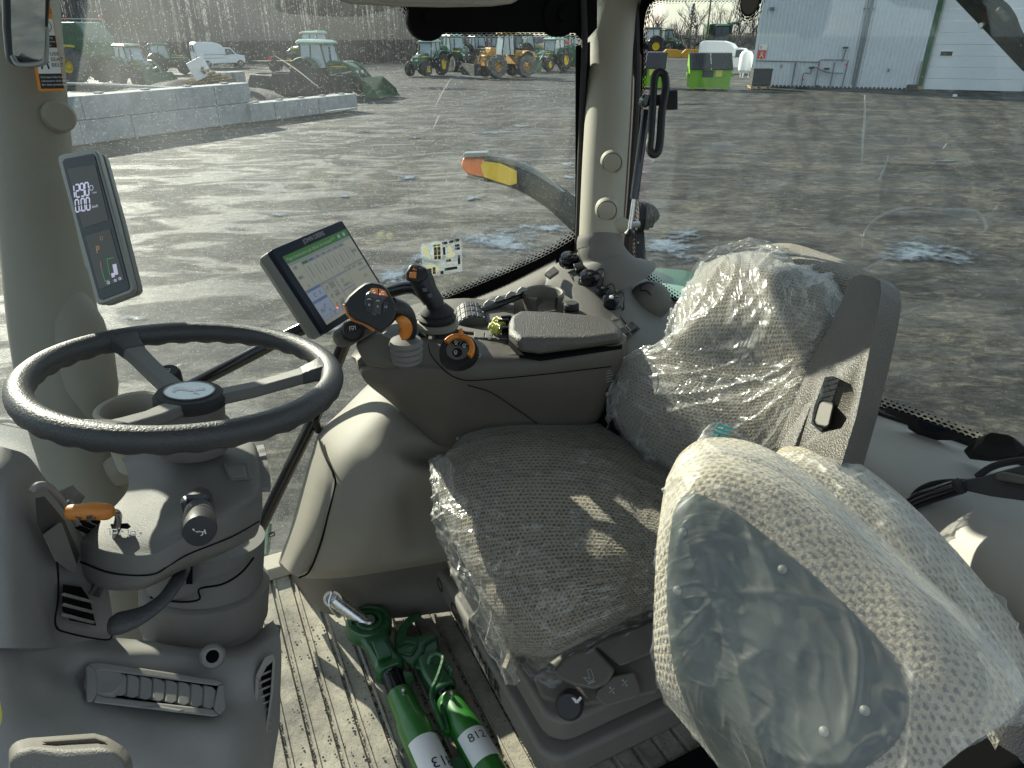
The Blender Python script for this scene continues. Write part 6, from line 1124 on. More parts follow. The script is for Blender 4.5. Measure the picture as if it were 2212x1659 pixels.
# knob panel under the monitor and its arm
kp = D(762, 722, 1.24); 
t = thing('monitor_mount', 'dark bracket with a round X knob and small keys below the touchscreen', 'bracket', D(800, 760, 1.26))
add('panel', gloft([[(716, 728, 1.235), (722, 716, 1.24), (745, 700, 1.25), (805, 668, 1.26), (822, 680, 1.27), (818, 715, 1.25), (756, 748, 1.22), (730, 752, 1.22)], [(716, 728, 1.30), (722, 716, 1.30), (745, 700, 1.30), (805, 668, 1.32), (822, 680, 1.32), (818, 715, 1.30), (756, 748, 1.28), (730, 752, 1.28)]]), 'taupe', t, bevel=.008, seg=3)
add('arm', gloft([[(765, 742, 1.24), (815, 715, 1.24), (880, 745, 1.24), (860, 800, 1.24), (790, 790, 1.25)], [(765, 742, 1.34), (815, 715, 1.34), (880, 745, 1.34), (860, 800, 1.34), (790, 790, 1.35)]]), 'taupe', t, bevel=.01)
kc = D(762, 712, 1.22); kn = (CAM - kc).normalized() + Vector((0, 0, .3)); kn.normalize()
add('knob', glathe([(.018, -.03), (.0185, -.004), (.016, 0), (.0, .001)], kc, kn, 30), 'black', t); add('knob_grip', join(*[gtube([kc + (kn.cross(UP).normalized() * math.cos(a) + kn.cross(kn.cross(UP).normalized()) * math.sin(a)) * .0187 - kn * .028, kc + (kn.cross(UP).normalized() * math.cos(a) + kn.cross(kn.cross(UP).normalized()) * math.sin(a)) * .0187 - kn * .005], .0012, 5) for a in [k * .262 for k in range(24)]]), 'rubber', t)
kf = Fr(kc + kn * .0012, Vector((1, .3, 0)), UP, face=CAM); add('knob_mark', join(kf.line([(-.005, -.006), (.005, -.006), (.005, .006), (-.005, .006), (-.005, -.006)], .0008, 0, .0004), kf.line([(-.003, -.004), (.003, .004)], .0009, 0, .0004), kf.line([(-.003, .004), (.003, -.004)], .0009, 0, .0004)), 'white_mark', t, smooth=False)
for k, (x, y) in enumerate(((782, 700), (797, 691), (776, 716), (790, 708), (803, 700))): quad('key', ((x - 7, y), (x + 4, y - 6), (x + 9, y), (x - 2, y + 7)), (D(790, 705, 1.225), kn), .005, 'black', t)

# ================================================================ ARMREST CONSOLE
t = thing('armrest_console', 'dark taupe control console with padded lid right of the driver seat', 'console', D(1080, 900, 1.45))
add('side_body', gnet([
    [(768, 785, 1.40), (800, 752, 1.36), (880, 748, 1.35), (960, 748, 1.35), (1040, 748, 1.36), (1120, 752, 1.37), (1240, 750, 1.37), (1345, 730, 1.38), (1350, 722, 1.44)],
    [(780, 792, 1.335), (835, 776, 1.30), (900, 780, 1.305), (960, 785, 1.31), (1040, 775, 1.325), (1120, 775, 1.335), (1240, 768, 1.345), (1342, 748, 1.36), (1350, 740, 1.42)],
    [(782, 812, 1.33), (840, 806, 1.295), (910, 806, 1.30), (970, 808, 1.305), (1050, 808, 1.325), (1130, 808, 1.34), (1240, 800, 1.355), (1335, 790, 1.37), (1344, 785, 1.43)],
    [(800, 835, 1.35), (850, 846, 1.32), (910, 850, 1.33), (980, 850, 1.34), (1060, 850, 1.355), (1140, 850, 1.37), (1230, 850, 1.385), (1310, 845, 1.40), (1320, 840, 1.45)],
    [(850, 875, 1.42), (880, 890, 1.39), (930, 905, 1.39), (1000, 910, 1.40), (1070, 905, 1.41), (1140, 900, 1.42), (1220, 900, 1.43), (1290, 895, 1.44), (1305, 890, 1.48)],
    [(930, 950, 1.48), (945, 960, 1.46), (975, 968, 1.46), (1020, 968, 1.46), (1080, 962, 1.47), (1150, 955, 1.48), (1210, 950, 1.48), (1260, 940, 1.49), (1280, 930, 1.52)]], 60, 40, th=.04, back=BV), 'taupe', t)
DKZ = -.562; dkn = Vector((0, 0, 1)); dkp = CAM + UP * DKZ
def dk(x, y, h=0): return PN(x, y, dkp + UP * h, dkn)
add('deck', gnet([[dk(830, 715, -.02), dk(858, 676, -.01), dk(905, 655, -.005), (1000, 644, 1.60), (1060, 650, 1.60), (1110, 655, 1.60)], [dk(808, 735, -.006), dk(862, 705), dk(930, 690), dk(1000, 690), dk(1060, 690), dk(1110, 692)], [dk(795, 752, -.004), dk(862, 735), dk(935, 728), dk(1000, 728), dk(1060, 730), dk(1110, 735)], [dk(772, 780, -.006), dk(850, 772, -.002), dk(930, 775, -.002), dk(1000, 772), dk(1060, 768), dk(1120, 765)]], 30, 24, th=.02), 'taupe', t)
add('body_seam', gtube(spl([(925, 745, 1.333), (932, 768, 1.306), (960, 800, 1.300), (985, 816, 1.302), (1020, 822, 1.312), (1110, 815, 1.328), (1200, 806, 1.342), (1320, 792, 1.358)], 40), .0010, 6), 'matte_black', t)
add('body_seam', gtube(spl([(1010, 832, 1.325), (1060, 848, 1.342), (1110, 880, 1.385), (1160, 915, 1.428)], 20), .001, 6), 'matte_black', t)
# padded lid
lt = [(1100, 690, 1.385), (1108, 676, 1.41), (1125, 668, 1.43), (1200, 671, 1.43), (1290, 679, 1.42), (1325, 690, 1.40), (1341, 706, 1.37), (1338, 722, 1.345), (1260, 732, 1.325), (1170, 735, 1.31), (1120, 728, 1.31), (1100, 712, 1.34)]
lb = [(1098, 718, 1.40), (1104, 700, 1.43), (1125, 690, 1.45), (1200, 692, 1.45), (1290, 700, 1.44), (1330, 712, 1.42), (1347, 728, 1.39), (1344, 746, 1.352), (1260, 758, 1.335), (1168, 772, 1.318), (1122, 764, 1.315), (1098, 738, 1.35)]
lid = add('armrest_lid', gloft([lt, lb]), 'grain', t, bevel=.012, seg=5)
add('lid_gap', gloft([[V(q) - UP * .002 for q in lb], [V(q) - UP * .008 for q in lb]]), 'matte_black', t)
# deck details
add('wrist_pad', gloft([[dk(x, y, .012) for x, y in ((893, 684), (905, 673), (935, 672), (978, 682), (975, 697), (960, 700), (905, 694))], [dk(x, y, -.004) for x, y in ((893, 690), (905, 678), (935, 677), (978, 688), (975, 703), (960, 706), (905, 700))]]), 'grain', t, bevel=.004)
add('deck_ledge', gtube(spl([dk(940, 752, .004), dk(936, 730, .006), dk(942, 706, .008), dk(1000, 716, .006), dk(1060, 722, .006), dk(1095, 728, .006)], 20), .003, 8), 'taupe_light', t)
rb = dk(959, 715, .006); b_ = add('start_button', glathe([(.0155, -.006), (.016, .003), (.013, .004), (.0125, .001), (0, .002)], rb, dkn, 30), 'rimgrey', t); add('button_ring', glathe([(.0150, .0025), (.0168, .002), (.0168, .004), (.0150, .005)], rb, dkn, 30), 'silver', b_)
for i in range(4):
    quad('key', ((1032 + i * 17 - (8 if i == 0 else 0), 720 + i * 1.2), (1047 + i * 17, 721.5 + i * 1.2), (1046 + i * 17, 734 + i * .6), (1030 + i * 17 - (6 if i == 0 else 0), 733 + i * .6)), (dk(1060, 728, .004), dkn), .005, 'colgrey', t)
quad('key_panel', ((941, 708), (985, 704), (1040, 716), (1098, 721), (1096, 741), (1030, 745), (985, 742), (946, 730)), (dk(1060, 728, -.001), dkn), .004, 'taupe_light', t)
for i, (x, y) in enumerate(((1035, 728), (1057, 724), (1076, 725), (1057, 732), (1076, 732))): q = dk(x, y, .0095); kf = Fr(q, AV, BV); kf.n = UP; add('key_mark', kf.ring(0, 0, .0022, .0007, 0, .0004, 6), 'grey_mark', t, smooth=False)
# drum of scroll keys
dc = dk(1018, 700, -.015); add('key_drum', glathe([(.030, -.048), (.036, -.046), (.036, .046), (.030, .048)], dc, (AV * .35 + BV).normalized(), 36), 'rimgrey', t); dax = (AV * .35 + BV).normalized(); dxx = UP.cross(dax).normalized(); dzz = dax.cross(dxx)
for i in range(3):
    for k in range(9):
        a = R(-64 + k * 18); q = dc + dax * (-.03 + i * .030) + (dxx * math.sin(a) * -1 + UP * math.cos(a)) * .0365
        nn = (dxx * -math.sin(a) + UP * math.cos(a)).normalized(); add('drum_key', gbox(q, (.027, .0095, .003), (dax, nn.cross(dax), nn)), 'black', t, bevel=.001)
        if k % 2 == 0 and i < 3: add('key_mark', gbox(q + nn * .002, (.007, .0012, .001), (dax, nn.cross(dax), nn)), 'grey_mark', t, smooth=False)
# yellow rotary caps and black levers
for x, y in ((1076, 697), (1068, 709)): q = dk(x, y, .02); add('yellow_cap', glathe([(.009, -.014), (.010, .008), (.008, .011), (0, .011)], q, (AV * -.4 + BV * .9 + UP * .3), 16), 'yellow_knob', t); add('cap_rib', join(*[gtube([q + Vector((math.cos(a), math.sin(a) * .3, math.sin(a))) * .0102 - BV * .01, q + Vector((math.cos(a), math.sin(a) * .3, math.sin(a))) * .0102 + BV * .006], .0012, 5) for a in [k * .8 for k in range(8)]]), 'yellow_knob', t)
for k, (x, y) in enumerate(((1092, 680), (1086, 688), (1090, 704))): add('scv_lever', gloft([[dk(x - 12, y + 2, .03), dk(x + 12, y, .03), dk(x + 14, y + 4, .028), dk(x - 12, y + 7, .028)], [dk(x - 14, y + 8, -.005), dk(x + 12, y + 6, -.005), dk(x + 14, y + 12, -.005), dk(x - 14, y + 15, -.005)]]), 'gloss_black', t, bevel=.002)
quad('label_tile', ((1080, 712), (1092, 712), (1094, 722), (1082, 722)), (dk(1085, 716, .004), dkn), .004, 'rimgrey', t)
# small switches
for n_, x, y, w_, h_, m_ in (('orange_switch', 922, 706, 9, 4, 'orange'), ('red_switch', 886, 760, 9, 5, 'orange'), ('grey_switch', 914, 740, 10, 6, 'rimgrey'), ('label_plate', 860, 762, 13, 5, 'black')): quad(n_, ((x - w_, y - h_), (x + w_, y - h_ - 1), (x + w_ - 1, y + h_), (x - w_ - 2, y + h_)), (dk(x, y, .004), dkn), .005, m_, t)
add('lever_tray', gloft([[dk(x, y, .003) for x, y in ((830, 750), (838, 735), (880, 728), (900, 748), (893, 768), (842, 770))], [dk(x, y, .0) for x, y in ((826, 752), (834, 733), (880, 724), (904, 748), (896, 772), (840, 774))]]), 'colgrey', t, bevel=.001)
add('lever_well', gloft([[dk(x, y, .001) for x, y in ((906, 712), (922, 710), (920, 726), (908, 745), (898, 742))], [dk(x, y, .004) for x, y in ((906, 712), (922, 710), (920, 726), (908, 745), (898, 742))]]), 'matte_black', t)
# orange throttle dial on the side
oc = D(990, 757, 1.27); on = (Vector((-.05, -.55, .75))).normalized(); of = Fr(oc, Vector((1, .15, 0)), UP, face=CAM); of = Fr(oc, (Vector((1, .1, 0)) - on * Vector((1, .1, 0)).dot(on)).normalized(), on.cross(Vector((1, .1, 0))), face=CAM)
kk = 1.27 / F
add('dial_recess', gloft([[of.p(math.cos(a) * 44 * kk, math.sin(a) * 44 * kk, -.012) for a in [k * .2094 for k in range(30)]], [of.p(math.cos(a) * 41 * kk, math.sin(a) * 41 * kk, .002) for a in [k * .2094 for k in range(30)]]]), 'black', t)
od = add('throttle_dial', gloft([[of.p(math.cos(R(a)) * r_ * kk, math.sin(R(a)) * r_ * kk, h) for a in range(-42, 150, 8)] + [of.p(math.cos(R(a)) * r2 * kk, math.sin(R(a)) * r2 * kk, h) for a in range(142, -43, -8)] for r_, r2, h in ((37, 25, .0), (37, 25, .010), (34, 28, .013))]), 'orange', t, bevel=.0015)
add('dial_pointer', gloft([[of.p(x * kk, y * kk, h) for x, y in ((4, 25), (12, 25), (14, 40), (10, 44), (6, 40))] for h in (.004, .02)]), 'orange', od, bevel=.002)
add('dial_face', of.disc(0, 0, 25 * kk, .0, .005, 30), 'taupe', t)
for a0, a1 in ((72, 128), (8, 62)): add('dial_key', of.poly([(math.cos(R(a)) * 22.5 * kk, math.sin(R(a)) * 22.5 * kk) for a in range(a0, a1 + 1, 8)] + [(math.cos(R(a)) * 9 * kk, math.sin(R(a)) * 9 * kk) for a in range(a1, a0 - 1, -14)], .005, .007), 'gloss_black', t, bevel=.0006)
add('dial_key', of.disc(-2 * kk, -9 * kk, 10.5 * kk, .005, .0075, 24), 'gloss_black', t)
for s_, x, y in (('1', 1, 16), ('2', 18, 6), ('', -1, -8)):
    add('engine_mark', join(of.ring((x - 4) * kk, y * kk, 3.2 * kk, .8 * kk, .0078, .0082, 8), of.line([((x - 7) * kk, (y - 5.5) * kk), ((x - 1) * kk, (y - 5.5) * kk)], .8 * kk, .0078, .0082)), 'white_mark', t, smooth=False)
    if s_: text(s_, of, (x + 2.5) * kk, (y + 2) * kk, 6 * kk, 'white_mark', t, h=.008)
add('hare_mark', join(*[glathe([(0, 0), (r_, 0), (0, .001)], D(x, y, 1.30), (0, -1, .2), 8) for x, y, r_ in ((1036, 764, .0016), (1037, 768, .0022), (1035, 771, .0014))]), 'grey_mark', t)
# storage box latch
t = thing('latch_box', 'black latch box with tiny white print under the console lid', 'latch box', D(1310, 810, 1.42)); add('box', gloft([[(1288, 772, 1.37), (1335, 766, 1.37), (1338, 850, 1.40), (1292, 850, 1.40)], [(1288, 772, 1.45), (1335, 766, 1.45), (1338, 850, 1.45), (1292, 850, 1.45)]]), 'black', t, bevel=.008); add('red_tab', gloft([[(1292, 770, 1.365), (1330, 765, 1.365), (1330, 771, 1.365), (1292, 777, 1.365)], [(1292, 770, 1.38), (1330, 765, 1.38), (1330, 771, 1.38), (1292, 777, 1.38)]]), 'red', t, bevel=.001)
xf = Fr(D(1318, 800, 1.368), AV, UP, face=CAM); add('print', join(*[xf.line([(-.008, -.006 * k), (.008 - .003 * (k % 2), -.006 * k)], .0014, 0, .0004) for k in range(5)]), 'grey_mark', t, smooth=False)

# ================================================================ CONTROL LEVERS
def P12(*pts): return list(pts)
t = thing('drive_lever', 'black and orange multi-button drive lever in front of the touchscreen', 'joystick', D(875, 755, 1.25))
Ld = 1.165
fo = [(742, 655), (752, 640), (772, 622), (788, 611), (803, 608), (824, 612), (838, 625), (848, 645), (856, 656), (858, 680), (851, 696), (838, 708), (822, 719), (806, 710), (786, 700), (765, 692), (752, 680)]
hd = add('head', gloft([[D(x * .94 + 805 * .06, y * .94 + 662 * .06, Ld - .012) for x, y in fo], [D(x, y, Ld) for x, y in fo], [D(x, y, Ld + .022) for x, y in fo], [D(x * .9 + 805 * .1, y * .9 + 662 * .1, Ld + .038) for x, y in fo]]), 'black', t, bevel=.003)
add('orange_edge', gloft([[D(x, y, Ld - .003) for x, y in ((741, 657), (748, 656), (765, 684), (790, 694), (812, 712), (808, 716), (786, 701), (763, 693), (750, 680))], [D(x, y, Ld + .02) for x, y in ((739, 657), (747, 656), (764, 684), (790, 694), (812, 712), (807, 718), (784, 703), (760, 694), (748, 681))]]), 'orange', t, bevel=.002)
add('stem', gtube([(845, 666, Ld + .012), (868, 674, Ld + .022), (882, 692, Ld + .034), (885, 714, Ld + .044), (882, 728, Ld + .05)], [.020, .018, .015, .013, .012], 18, smoothn=20), 'black', t)
add('stem_front', gtube([(856, 690, Ld + .0), (866, 692, Ld + .002), (875, 700, Ld + .01), (878, 712, Ld + .018), (872, 722, Ld + .024), (864, 726, Ld + .024)], [.004, .009, .0105, .0105, .011, .008], 16, smoothn=22), 'orange', t)
lf2 = Fr(D(812, 662, Ld - .0125), Vector((1, .25, -.05)), UP, face=CAM)
hp0, hn0 = D(812, 662, Ld - .0125), (CAM - D(812, 662, Ld)).normalized()
def hq(n_, px, h, m_): return add(n_, gloft([[PN(x, y, hp0 + hn0 * k, hn0) for x, y in px] for k in (-.001, h)]), m_, t, bevel=.0008)
hq('button_field', ((790, 636), (800, 628), (832, 632), (840, 655), (838, 675), (820, 688), (795, 675), (786, 655)), .001, 'gloss_black')
hq('orange_button', ((796, 632), (804, 622), (817, 623), (816, 637)), .0035, 'orange'); hq('orange_button', ((818, 637), (819, 623), (832, 627), (839, 641)), .0035, 'orange'); hq('side_button', ((843, 652), (856, 668), (855, 676), (843, 677)), .0035, 'orange')
hq('thumb_key', ((792, 640), (807, 644), (806, 677), (790, 673)), .0035, 'black'); hq('thumb_key', ((810, 643), (825, 646), (823, 680), (808, 676)), .005, 'rimgrey'); hq('thumb_key', ((828, 648), (840, 651), (837, 678), (826, 676)), .0035, 'black'); hq('thumb_wheel', ((817, 687), (837, 682), (836, 693), (822, 698)), .003, 'rubber')
hF = Fr(hp0 + hn0 * .0052, Vector((1, .2, -.12)) - hn0 * Vector((1, .2, -.12)).dot(hn0), UP, face=CAM)
def hxy(x, y): p = PN(x, y, hF.o, hF.n) - hF.o; return p.dot(hF.u), p.dot(hF.v)
for s_, x, y in (('B', 797.5, 658.5), ('A', 816, 662), ('12', 833, 663)):
    q = hxy(x, y); text(s_, hF, q[0], q[1], .0056, 'white_mark', t, h=.0002); 
    if s_ != '12': add('arrow_mark', join(hF.line([(q[0] - .003, q[1] + .0095), (q[0], q[1] + .011), (q[0] + .003, q[1] + .0095)], .0009, 0, .0003), hF.line([(q[0] - .003, q[1] - .0095), (q[0], q[1] - .011), (q[0] + .003, q[1] - .0095)], .0009, 0, .0003)), 'white_mark', t, smooth=False)
for x, y in ((808, 630), (827, 633), (850, 668)): q = hxy(x, y); add('dial_mark', hF.ring(q[0], q[1], .0025, .0006, -.0012, .0002, 10, 30, 330), 'white_mark', t, smooth=False)
for x, y in ((843, 679), (848, 678), (853, 676), (821, 636)): q = hxy(x, y); add('red_light', hF.disc(q[0], q[1], .0011, -.002, .0004, 8), 'led_red', t, smooth=False)
add('boot', glathe([(.027, -.042), (.026, -.036), (.029, -.031), (.026, -.025), (.030, -.020), (.027, -.014), (.031, -.008), (.027, -.001), (.014, .003), (0, .003)], D(876, 733, 1.215), UP, 32), 'colgrey', t)
t = thing('loader_joystick', 'black joystick with orange rocker standing right of the drive lever', 'joystick', D(945, 668, 1.42))
jd = 1.36
add('grip', gtube([(906, 592, jd), (912, 606, jd), (922, 628, jd + .005), (936, 648, jd + .01), (942, 662, jd + .015)], [.024, .0235, .0215, .019, .018], 18, smoothn=20), 'black', t)
jh = [(884, 574), (889, 570), (908, 573), (924, 582), (927, 592), (918, 606), (902, 613), (877, 606), (876, 590)]
add('head', gloft([[D(x * .95 + 900 * .05, y * .95 + 592 * .05, jd - .03) for x, y in jh], [D(x, y, jd - .022) for x, y in jh], [D(x + 2, y, jd + .02) for x, y in jh]]), 'black', t, bevel=.004)
jp, jn = D(900, 592, jd - .031), (CAM - D(900, 592, jd)).normalized()
for n_, px, m_, h in (('orange_rocker', ((885, 588), (900, 587), (899, 602), (884, 600)), 'orange', .006), ('orange_key', ((892, 579), (901, 581), (900, 585), (891, 583)), 'orange', .002), ('black_key', ((893, 574), (903, 576), (902, 580), (892, 578)), 'rimgrey', .002), ('black_key', ((906, 577), (915, 579), (913, 584), (904, 583)), 'rimgrey', .002), ('black_key', ((910, 621), (921, 620), (925, 631), (914, 632)), 'gloss_black', .012), ('black_key', ((922, 633), (932, 632), (936, 643), (926, 645)), 'gloss_black', .010)):
    add(n_, gloft([[PN(x, y, jp + jn * k, jn) for x, y in px] for k in (-.002, h)]), m_, t, bevel=.0015)
q = Fr(jp + jn * .0128, Vector((1, .2, 0)), UP, face=CAM); 
for s_, x, y in (('7', 918, 626), ('8', 929, 638)): p = PN(x, y, q.o, q.n) - q.o; text(s_, q, p.dot(q.u), p.dot(q.v), .007, 'white_mark', t, h=.0005)
add('boot', glathe([(.036, -.03), (.040, -.018), (.033, -.012), (.036, -.006), (.031, .0), (.018, .012), (0, .012)], D(943, 667, 1.40), UP, 32), 'rubber', t); add('base_plate', glathe([(.044, -.034), (.044, -.026), (.038, -.022), (0, -.022)], D(943, 672, 1.40), UP, 32), 'beige_soft', t)
# clear cable grommet row along the glass foot
t = thing('cable_strip', 'row of clear ribbed cable clips along the foot of the side window', 'cable strip', PB(1080, 630, 1.5))
for k in range(5): x, y = 1030 + k * 24, 668 - k * 9.5; add('clip', gloft([[(x - 12, y + 6, 1.56), (x - 8, y - 4, 1.56), (x, y - 11, 1.56), (x + 12, y - 9, 1.56), (x + 13, y - 2, 1.56)], [(x - 12, y + 6, 1.60), (x - 8, y - 4, 1.60), (x, y - 11, 1.60), (x + 12, y - 9, 1.60), (x + 13, y - 2, 1.60)]]), 'silver', t, bevel=.003)
add('rail', gtube([(1018, 682, 1.53), (1050, 668, 1.55), (1130, 638, 1.6)], .007, 8), 'black', t)

# ================================================================ REAR CONSOLE
t = thing('rear_console', 'taupe corner console with sockets at the foot of the corner pillar', 'console', D(1330, 720, 1.65))
add('shell', gnet([
    [(1085, 650, 1.66), (1150, 610, 1.74), (1190, 575, 1.80), (1225, 560, 1.82), (1250, 545, 1.80), (1262, 528, 1.78), (1296, 520, 1.67), (1336, 530, 1.78), (1352, 560, 1.84), (1385, 590, 1.88), (1440, 640, 1.84), (1520, 700, 1.78)],
    [(1080, 690, 1.62), (1140, 655, 1.64), (1190, 590, 1.73), (1220, 578, 1.74), (1248, 575, 1.73), (1270, 575, 1.72), (1298, 572, 1.66), (1332, 580, 1.70), (1360, 605, 1.76), (1400, 630, 1.78), (1450, 670, 1.77), (1530, 730, 1.70)],
    [(1090, 730, 1.60), (1150, 695, 1.60), (1195, 620, 1.67), (1230, 610, 1.665), (1262, 610, 1.655), (1290, 615, 1.65), (1315, 620, 1.645), (1345, 632, 1.65), (1375, 655, 1.67), (1415, 680, 1.68), (1465, 715, 1.68), (1540, 770, 1.62)],
    [(1110, 790, 1.62), (1180, 760, 1.58), (1240, 680, 1.60), (1270, 675, 1.59), (1300, 678, 1.58), (1325, 685, 1.575), (1345, 692, 1.57), (1370, 700, 1.575), (1400, 715, 1.59), (1440, 740, 1.60), (1490, 775, 1.60), (1550, 830, 1.56)],
    [(1180, 880, 1.62), (1240, 840, 1.58), (1290, 760, 1.53), (1310, 765, 1.52), (1330, 770, 1.515), (1350, 775, 1.51), (1365, 780, 1.51), (1385, 785, 1.52), (1415, 795, 1.53), (1450, 815, 1.54), (1500, 850, 1.55), (1560, 900, 1.52)],
    [(1240, 960, 1.62), (1290, 930, 1.6), (1320, 880, 1.55), (1340, 885, 1.54), (1355, 890, 1.54), (1370, 895, 1.54), (1385, 900, 1.54), (1405, 905, 1.54), (1430, 915, 1.55), (1465, 935, 1.56), (1510, 960, 1.56), (1570, 1000, 1.54)]], 70, 50, th=.02), 'taupe_light', t)
RA = D(1250, 600, 1.69); rn = Vector((-.35, -.62, .70)).normalized()
def rc(x, y, h=0):
    best = None; return PN(x, y, RA2 + rn * h, rn)
RA2 = D(1300, 640, 1.625)
RB = D(1240, 585, 1.70); RC_ = D(1370, 720, 1.545); RD = D(1200, 620, 1.655)
rn = (RC_ - RB).cross(RD - RB).normalized(); rn = rn if rn.dot(CAM - RB) > 0 else -rn; RA2 = RB
add('seam', gtube([rc(x, y, .004) for x, y in ((1228, 590), (1262, 582), (1284, 592), (1310, 640), (1345, 690), (1352, 700), (1345, 715), (1325, 722))], .001, 5, smoothn=40), 'matte_black', t)
add('seam', gtube([rc(x, y, .004) for x, y in ((1231, 592), (1248, 620), (1290, 670), (1326, 712))], .001, 5, smoothn=30), 'matte_black', t)
def sock(name, x, y, r, h, strap=True, m_='gloss_black', wh=False):
    q = rc(x, y, .003); s_ = add(name, glathe([(r * 1.25, -.004), (r * 1.25, .004), (r, .006), (r, h * .6), (r * 1.08, h * .65), (r * 1.08, h), (r * .9, h + .002), (0, h + .002)], q, rn, 26), m_, t)
    add('cap_knob', glathe([(.005, h), (.0055, h + .005), (0, h + .006)], q, rn, 12), 'label_white' if wh else 'rubber', s_)
    if strap: e = rc(x + 28, y + 8, .004); add('cap_strap', gtube([q + rn * (h + .003), q + rn * (h + .012) + AV * r * 1.6, e + rn * .012, e, q + AV * r * 1.1 + rn * .004], .0016, 6, smoothn=24), 'black', s_)
sock('socket_cap', 1229, 566, .020, .018); sock('round_socket', 1272, 613, .022, .026); sock('round_socket', 1301, 638, .015, .018); sock('round_socket', 1318, 660, .018, .022, wh=True)
add('usb_box', gloft([[rc(x, y, .002) for x, y in ((1236, 570), (1258, 566), (1264, 586), (1244, 592))], [rc(x, y, .024) for x, y in ((1238, 570), (1256, 567), (1260, 580), (1244, 584))]]), 'black', t, bevel=.002)
add('usb_rib', join(*[gloft([[rc(x, 570 - k * .5, .022) for x in (1240 + k * 5, 1242 + k * 5)] + [rc(x, 578 - k * .5, .022) for x in (1243 + k * 5, 1241 + k * 5)], [rc(x, 570 - k * .5, .026) for x in (1240 + k * 5, 1242 + k * 5)] + [rc(x, 578 - k * .5, .026) for x in (1243 + k * 5, 1241 + k * 5)]]) for k in range(4)]), 'rubber', t)
quad('blank_cover', ((1175, 596), (1196, 580), (1208, 592), (1188, 606)), (rc(1190, 593, .004), rn), .010, 'taupe_light', t, bevel=.003)
quad('switch_plate', ((1250, 596), (1275, 586), (1290, 602), (1266, 614)), (rc(1270, 600, .002), rn), .003, 'rimgrey', t); quad('rocker', ((1254, 598), (1264, 594), (1272, 605), (1263, 610)), (rc(1270, 600, .005), rn), .004, 'black', t); quad('rocker', ((1267, 592), (1275, 589), (1284, 600), (1276, 604)), (rc(1270, 600, .005), rn), .004, 'black', t)
quad('blank_plate', ((1308, 668), (1330, 672), (1340, 690), (1322, 694)), (rc(1325, 682, .002), rn), .003, 'taupe_light', t); quad('slot_plate', ((1284, 588), (1290, 586), (1316, 622), (1308, 624)), (rc(1300, 605, .004), rn), .0015, 'taupe_light', t, bevel=.001)
sw_ = quad('switch_plate', ((1328, 716), (1366, 696), (1384, 712), (1346, 742)), (rc(1355, 718, .004), rn), .003, 'rimgrey', t)
for dx_, dy_ in ((0, 0), (19, -10)): quad('rocker', ((1332 + dx_, 716 + dy_), (1346 + dx_, 709 + dy_), (1358 + dx_, 722 + dy_), (1344 + dx_, 730 + dy_)), (rc(1345, 718, .007), rn), .006, 'black', t, bevel=.002)
for x, y in ((1222, 580), (1262, 606), (1288, 640), (1310, 650), (1292, 652), (1312, 668)): add('screw', glathe([(.004, 0), (.004, .003), (0, .004)], rc(x, y, .003), rn, 10), 'steel', t)
sd_ = D(1403, 648, 1.71); sdn = (Vector((-.2, -.55, .8))).normalized(); add('speaker_dome', glathe([(.054, -.012), (.053, .0), (.048, .014), (.036, .026), (.018, .033), (0, .035)], sd_, sdn, 36), 'taupe_light', t)
sfr = Fr(sd_ + sdn * .0, Vector((1, .1, 0)), UP.cross(sdn).cross(sdn) * -1); sfr.n = sdn
pts = [(-.02, .018), (-.005, .030), (.012, .026), (.018, .010), (.026, -.01), (.02, -.026), (.006, -.024), (.002, -.008), (-.008, .004), (-.02, .006), (-.02, .018)]
add('dome_seam', gtube([sd_ + sfr.u * x + sfr.v * y + sdn * (math.sqrt(max(0, 1 - (x * x + y * y) / .054 ** 2)) * .0345 + .0012) for x, y in pts], .0011, 6, smoothn=60), 'matte_black', t)
cup('taupe round cup holder with a notched rim behind the console lid', 1173, 632, 1.60, .050, .055, 'taupe_light', R(-50), R(250))
t = thing('rubber_stopper', 'small dark round knob tucked beside the taupe cup holder', 'knob', D(1232, 660, 1.58)); add('cap', glathe([(.018, -.02), (.018, .0), (.014, .004), (0, .004)], D(1234, 657, 1.56), UP, 20), 'rubber', t); add('cap_groove', glathe([(.0184, -.012), (.0184, -.009)], D(1234, 657, 1.56), UP, 20), 'matte_black', t)
t = thing('side_trim', 'dark sloping trim under the dotted edge of the side window', 'trim', D(1100, 680, 1.6)); add('panel', gnet([[PB(880, 672, 1.585), PB(960, 664, 1.585), PB(1080, 620, 1.585), PB(1200, 560, 1.585)], [(880, 690, 1.66), (960, 690, 1.60), (1080, 650, 1.62), (1200, 590, 1.74)], [(880, 730, 1.62), (980, 720, 1.58), (1090, 690, 1.58), (1200, 640, 1.66)]], 14, 10, th=.01), 'taupe', t)

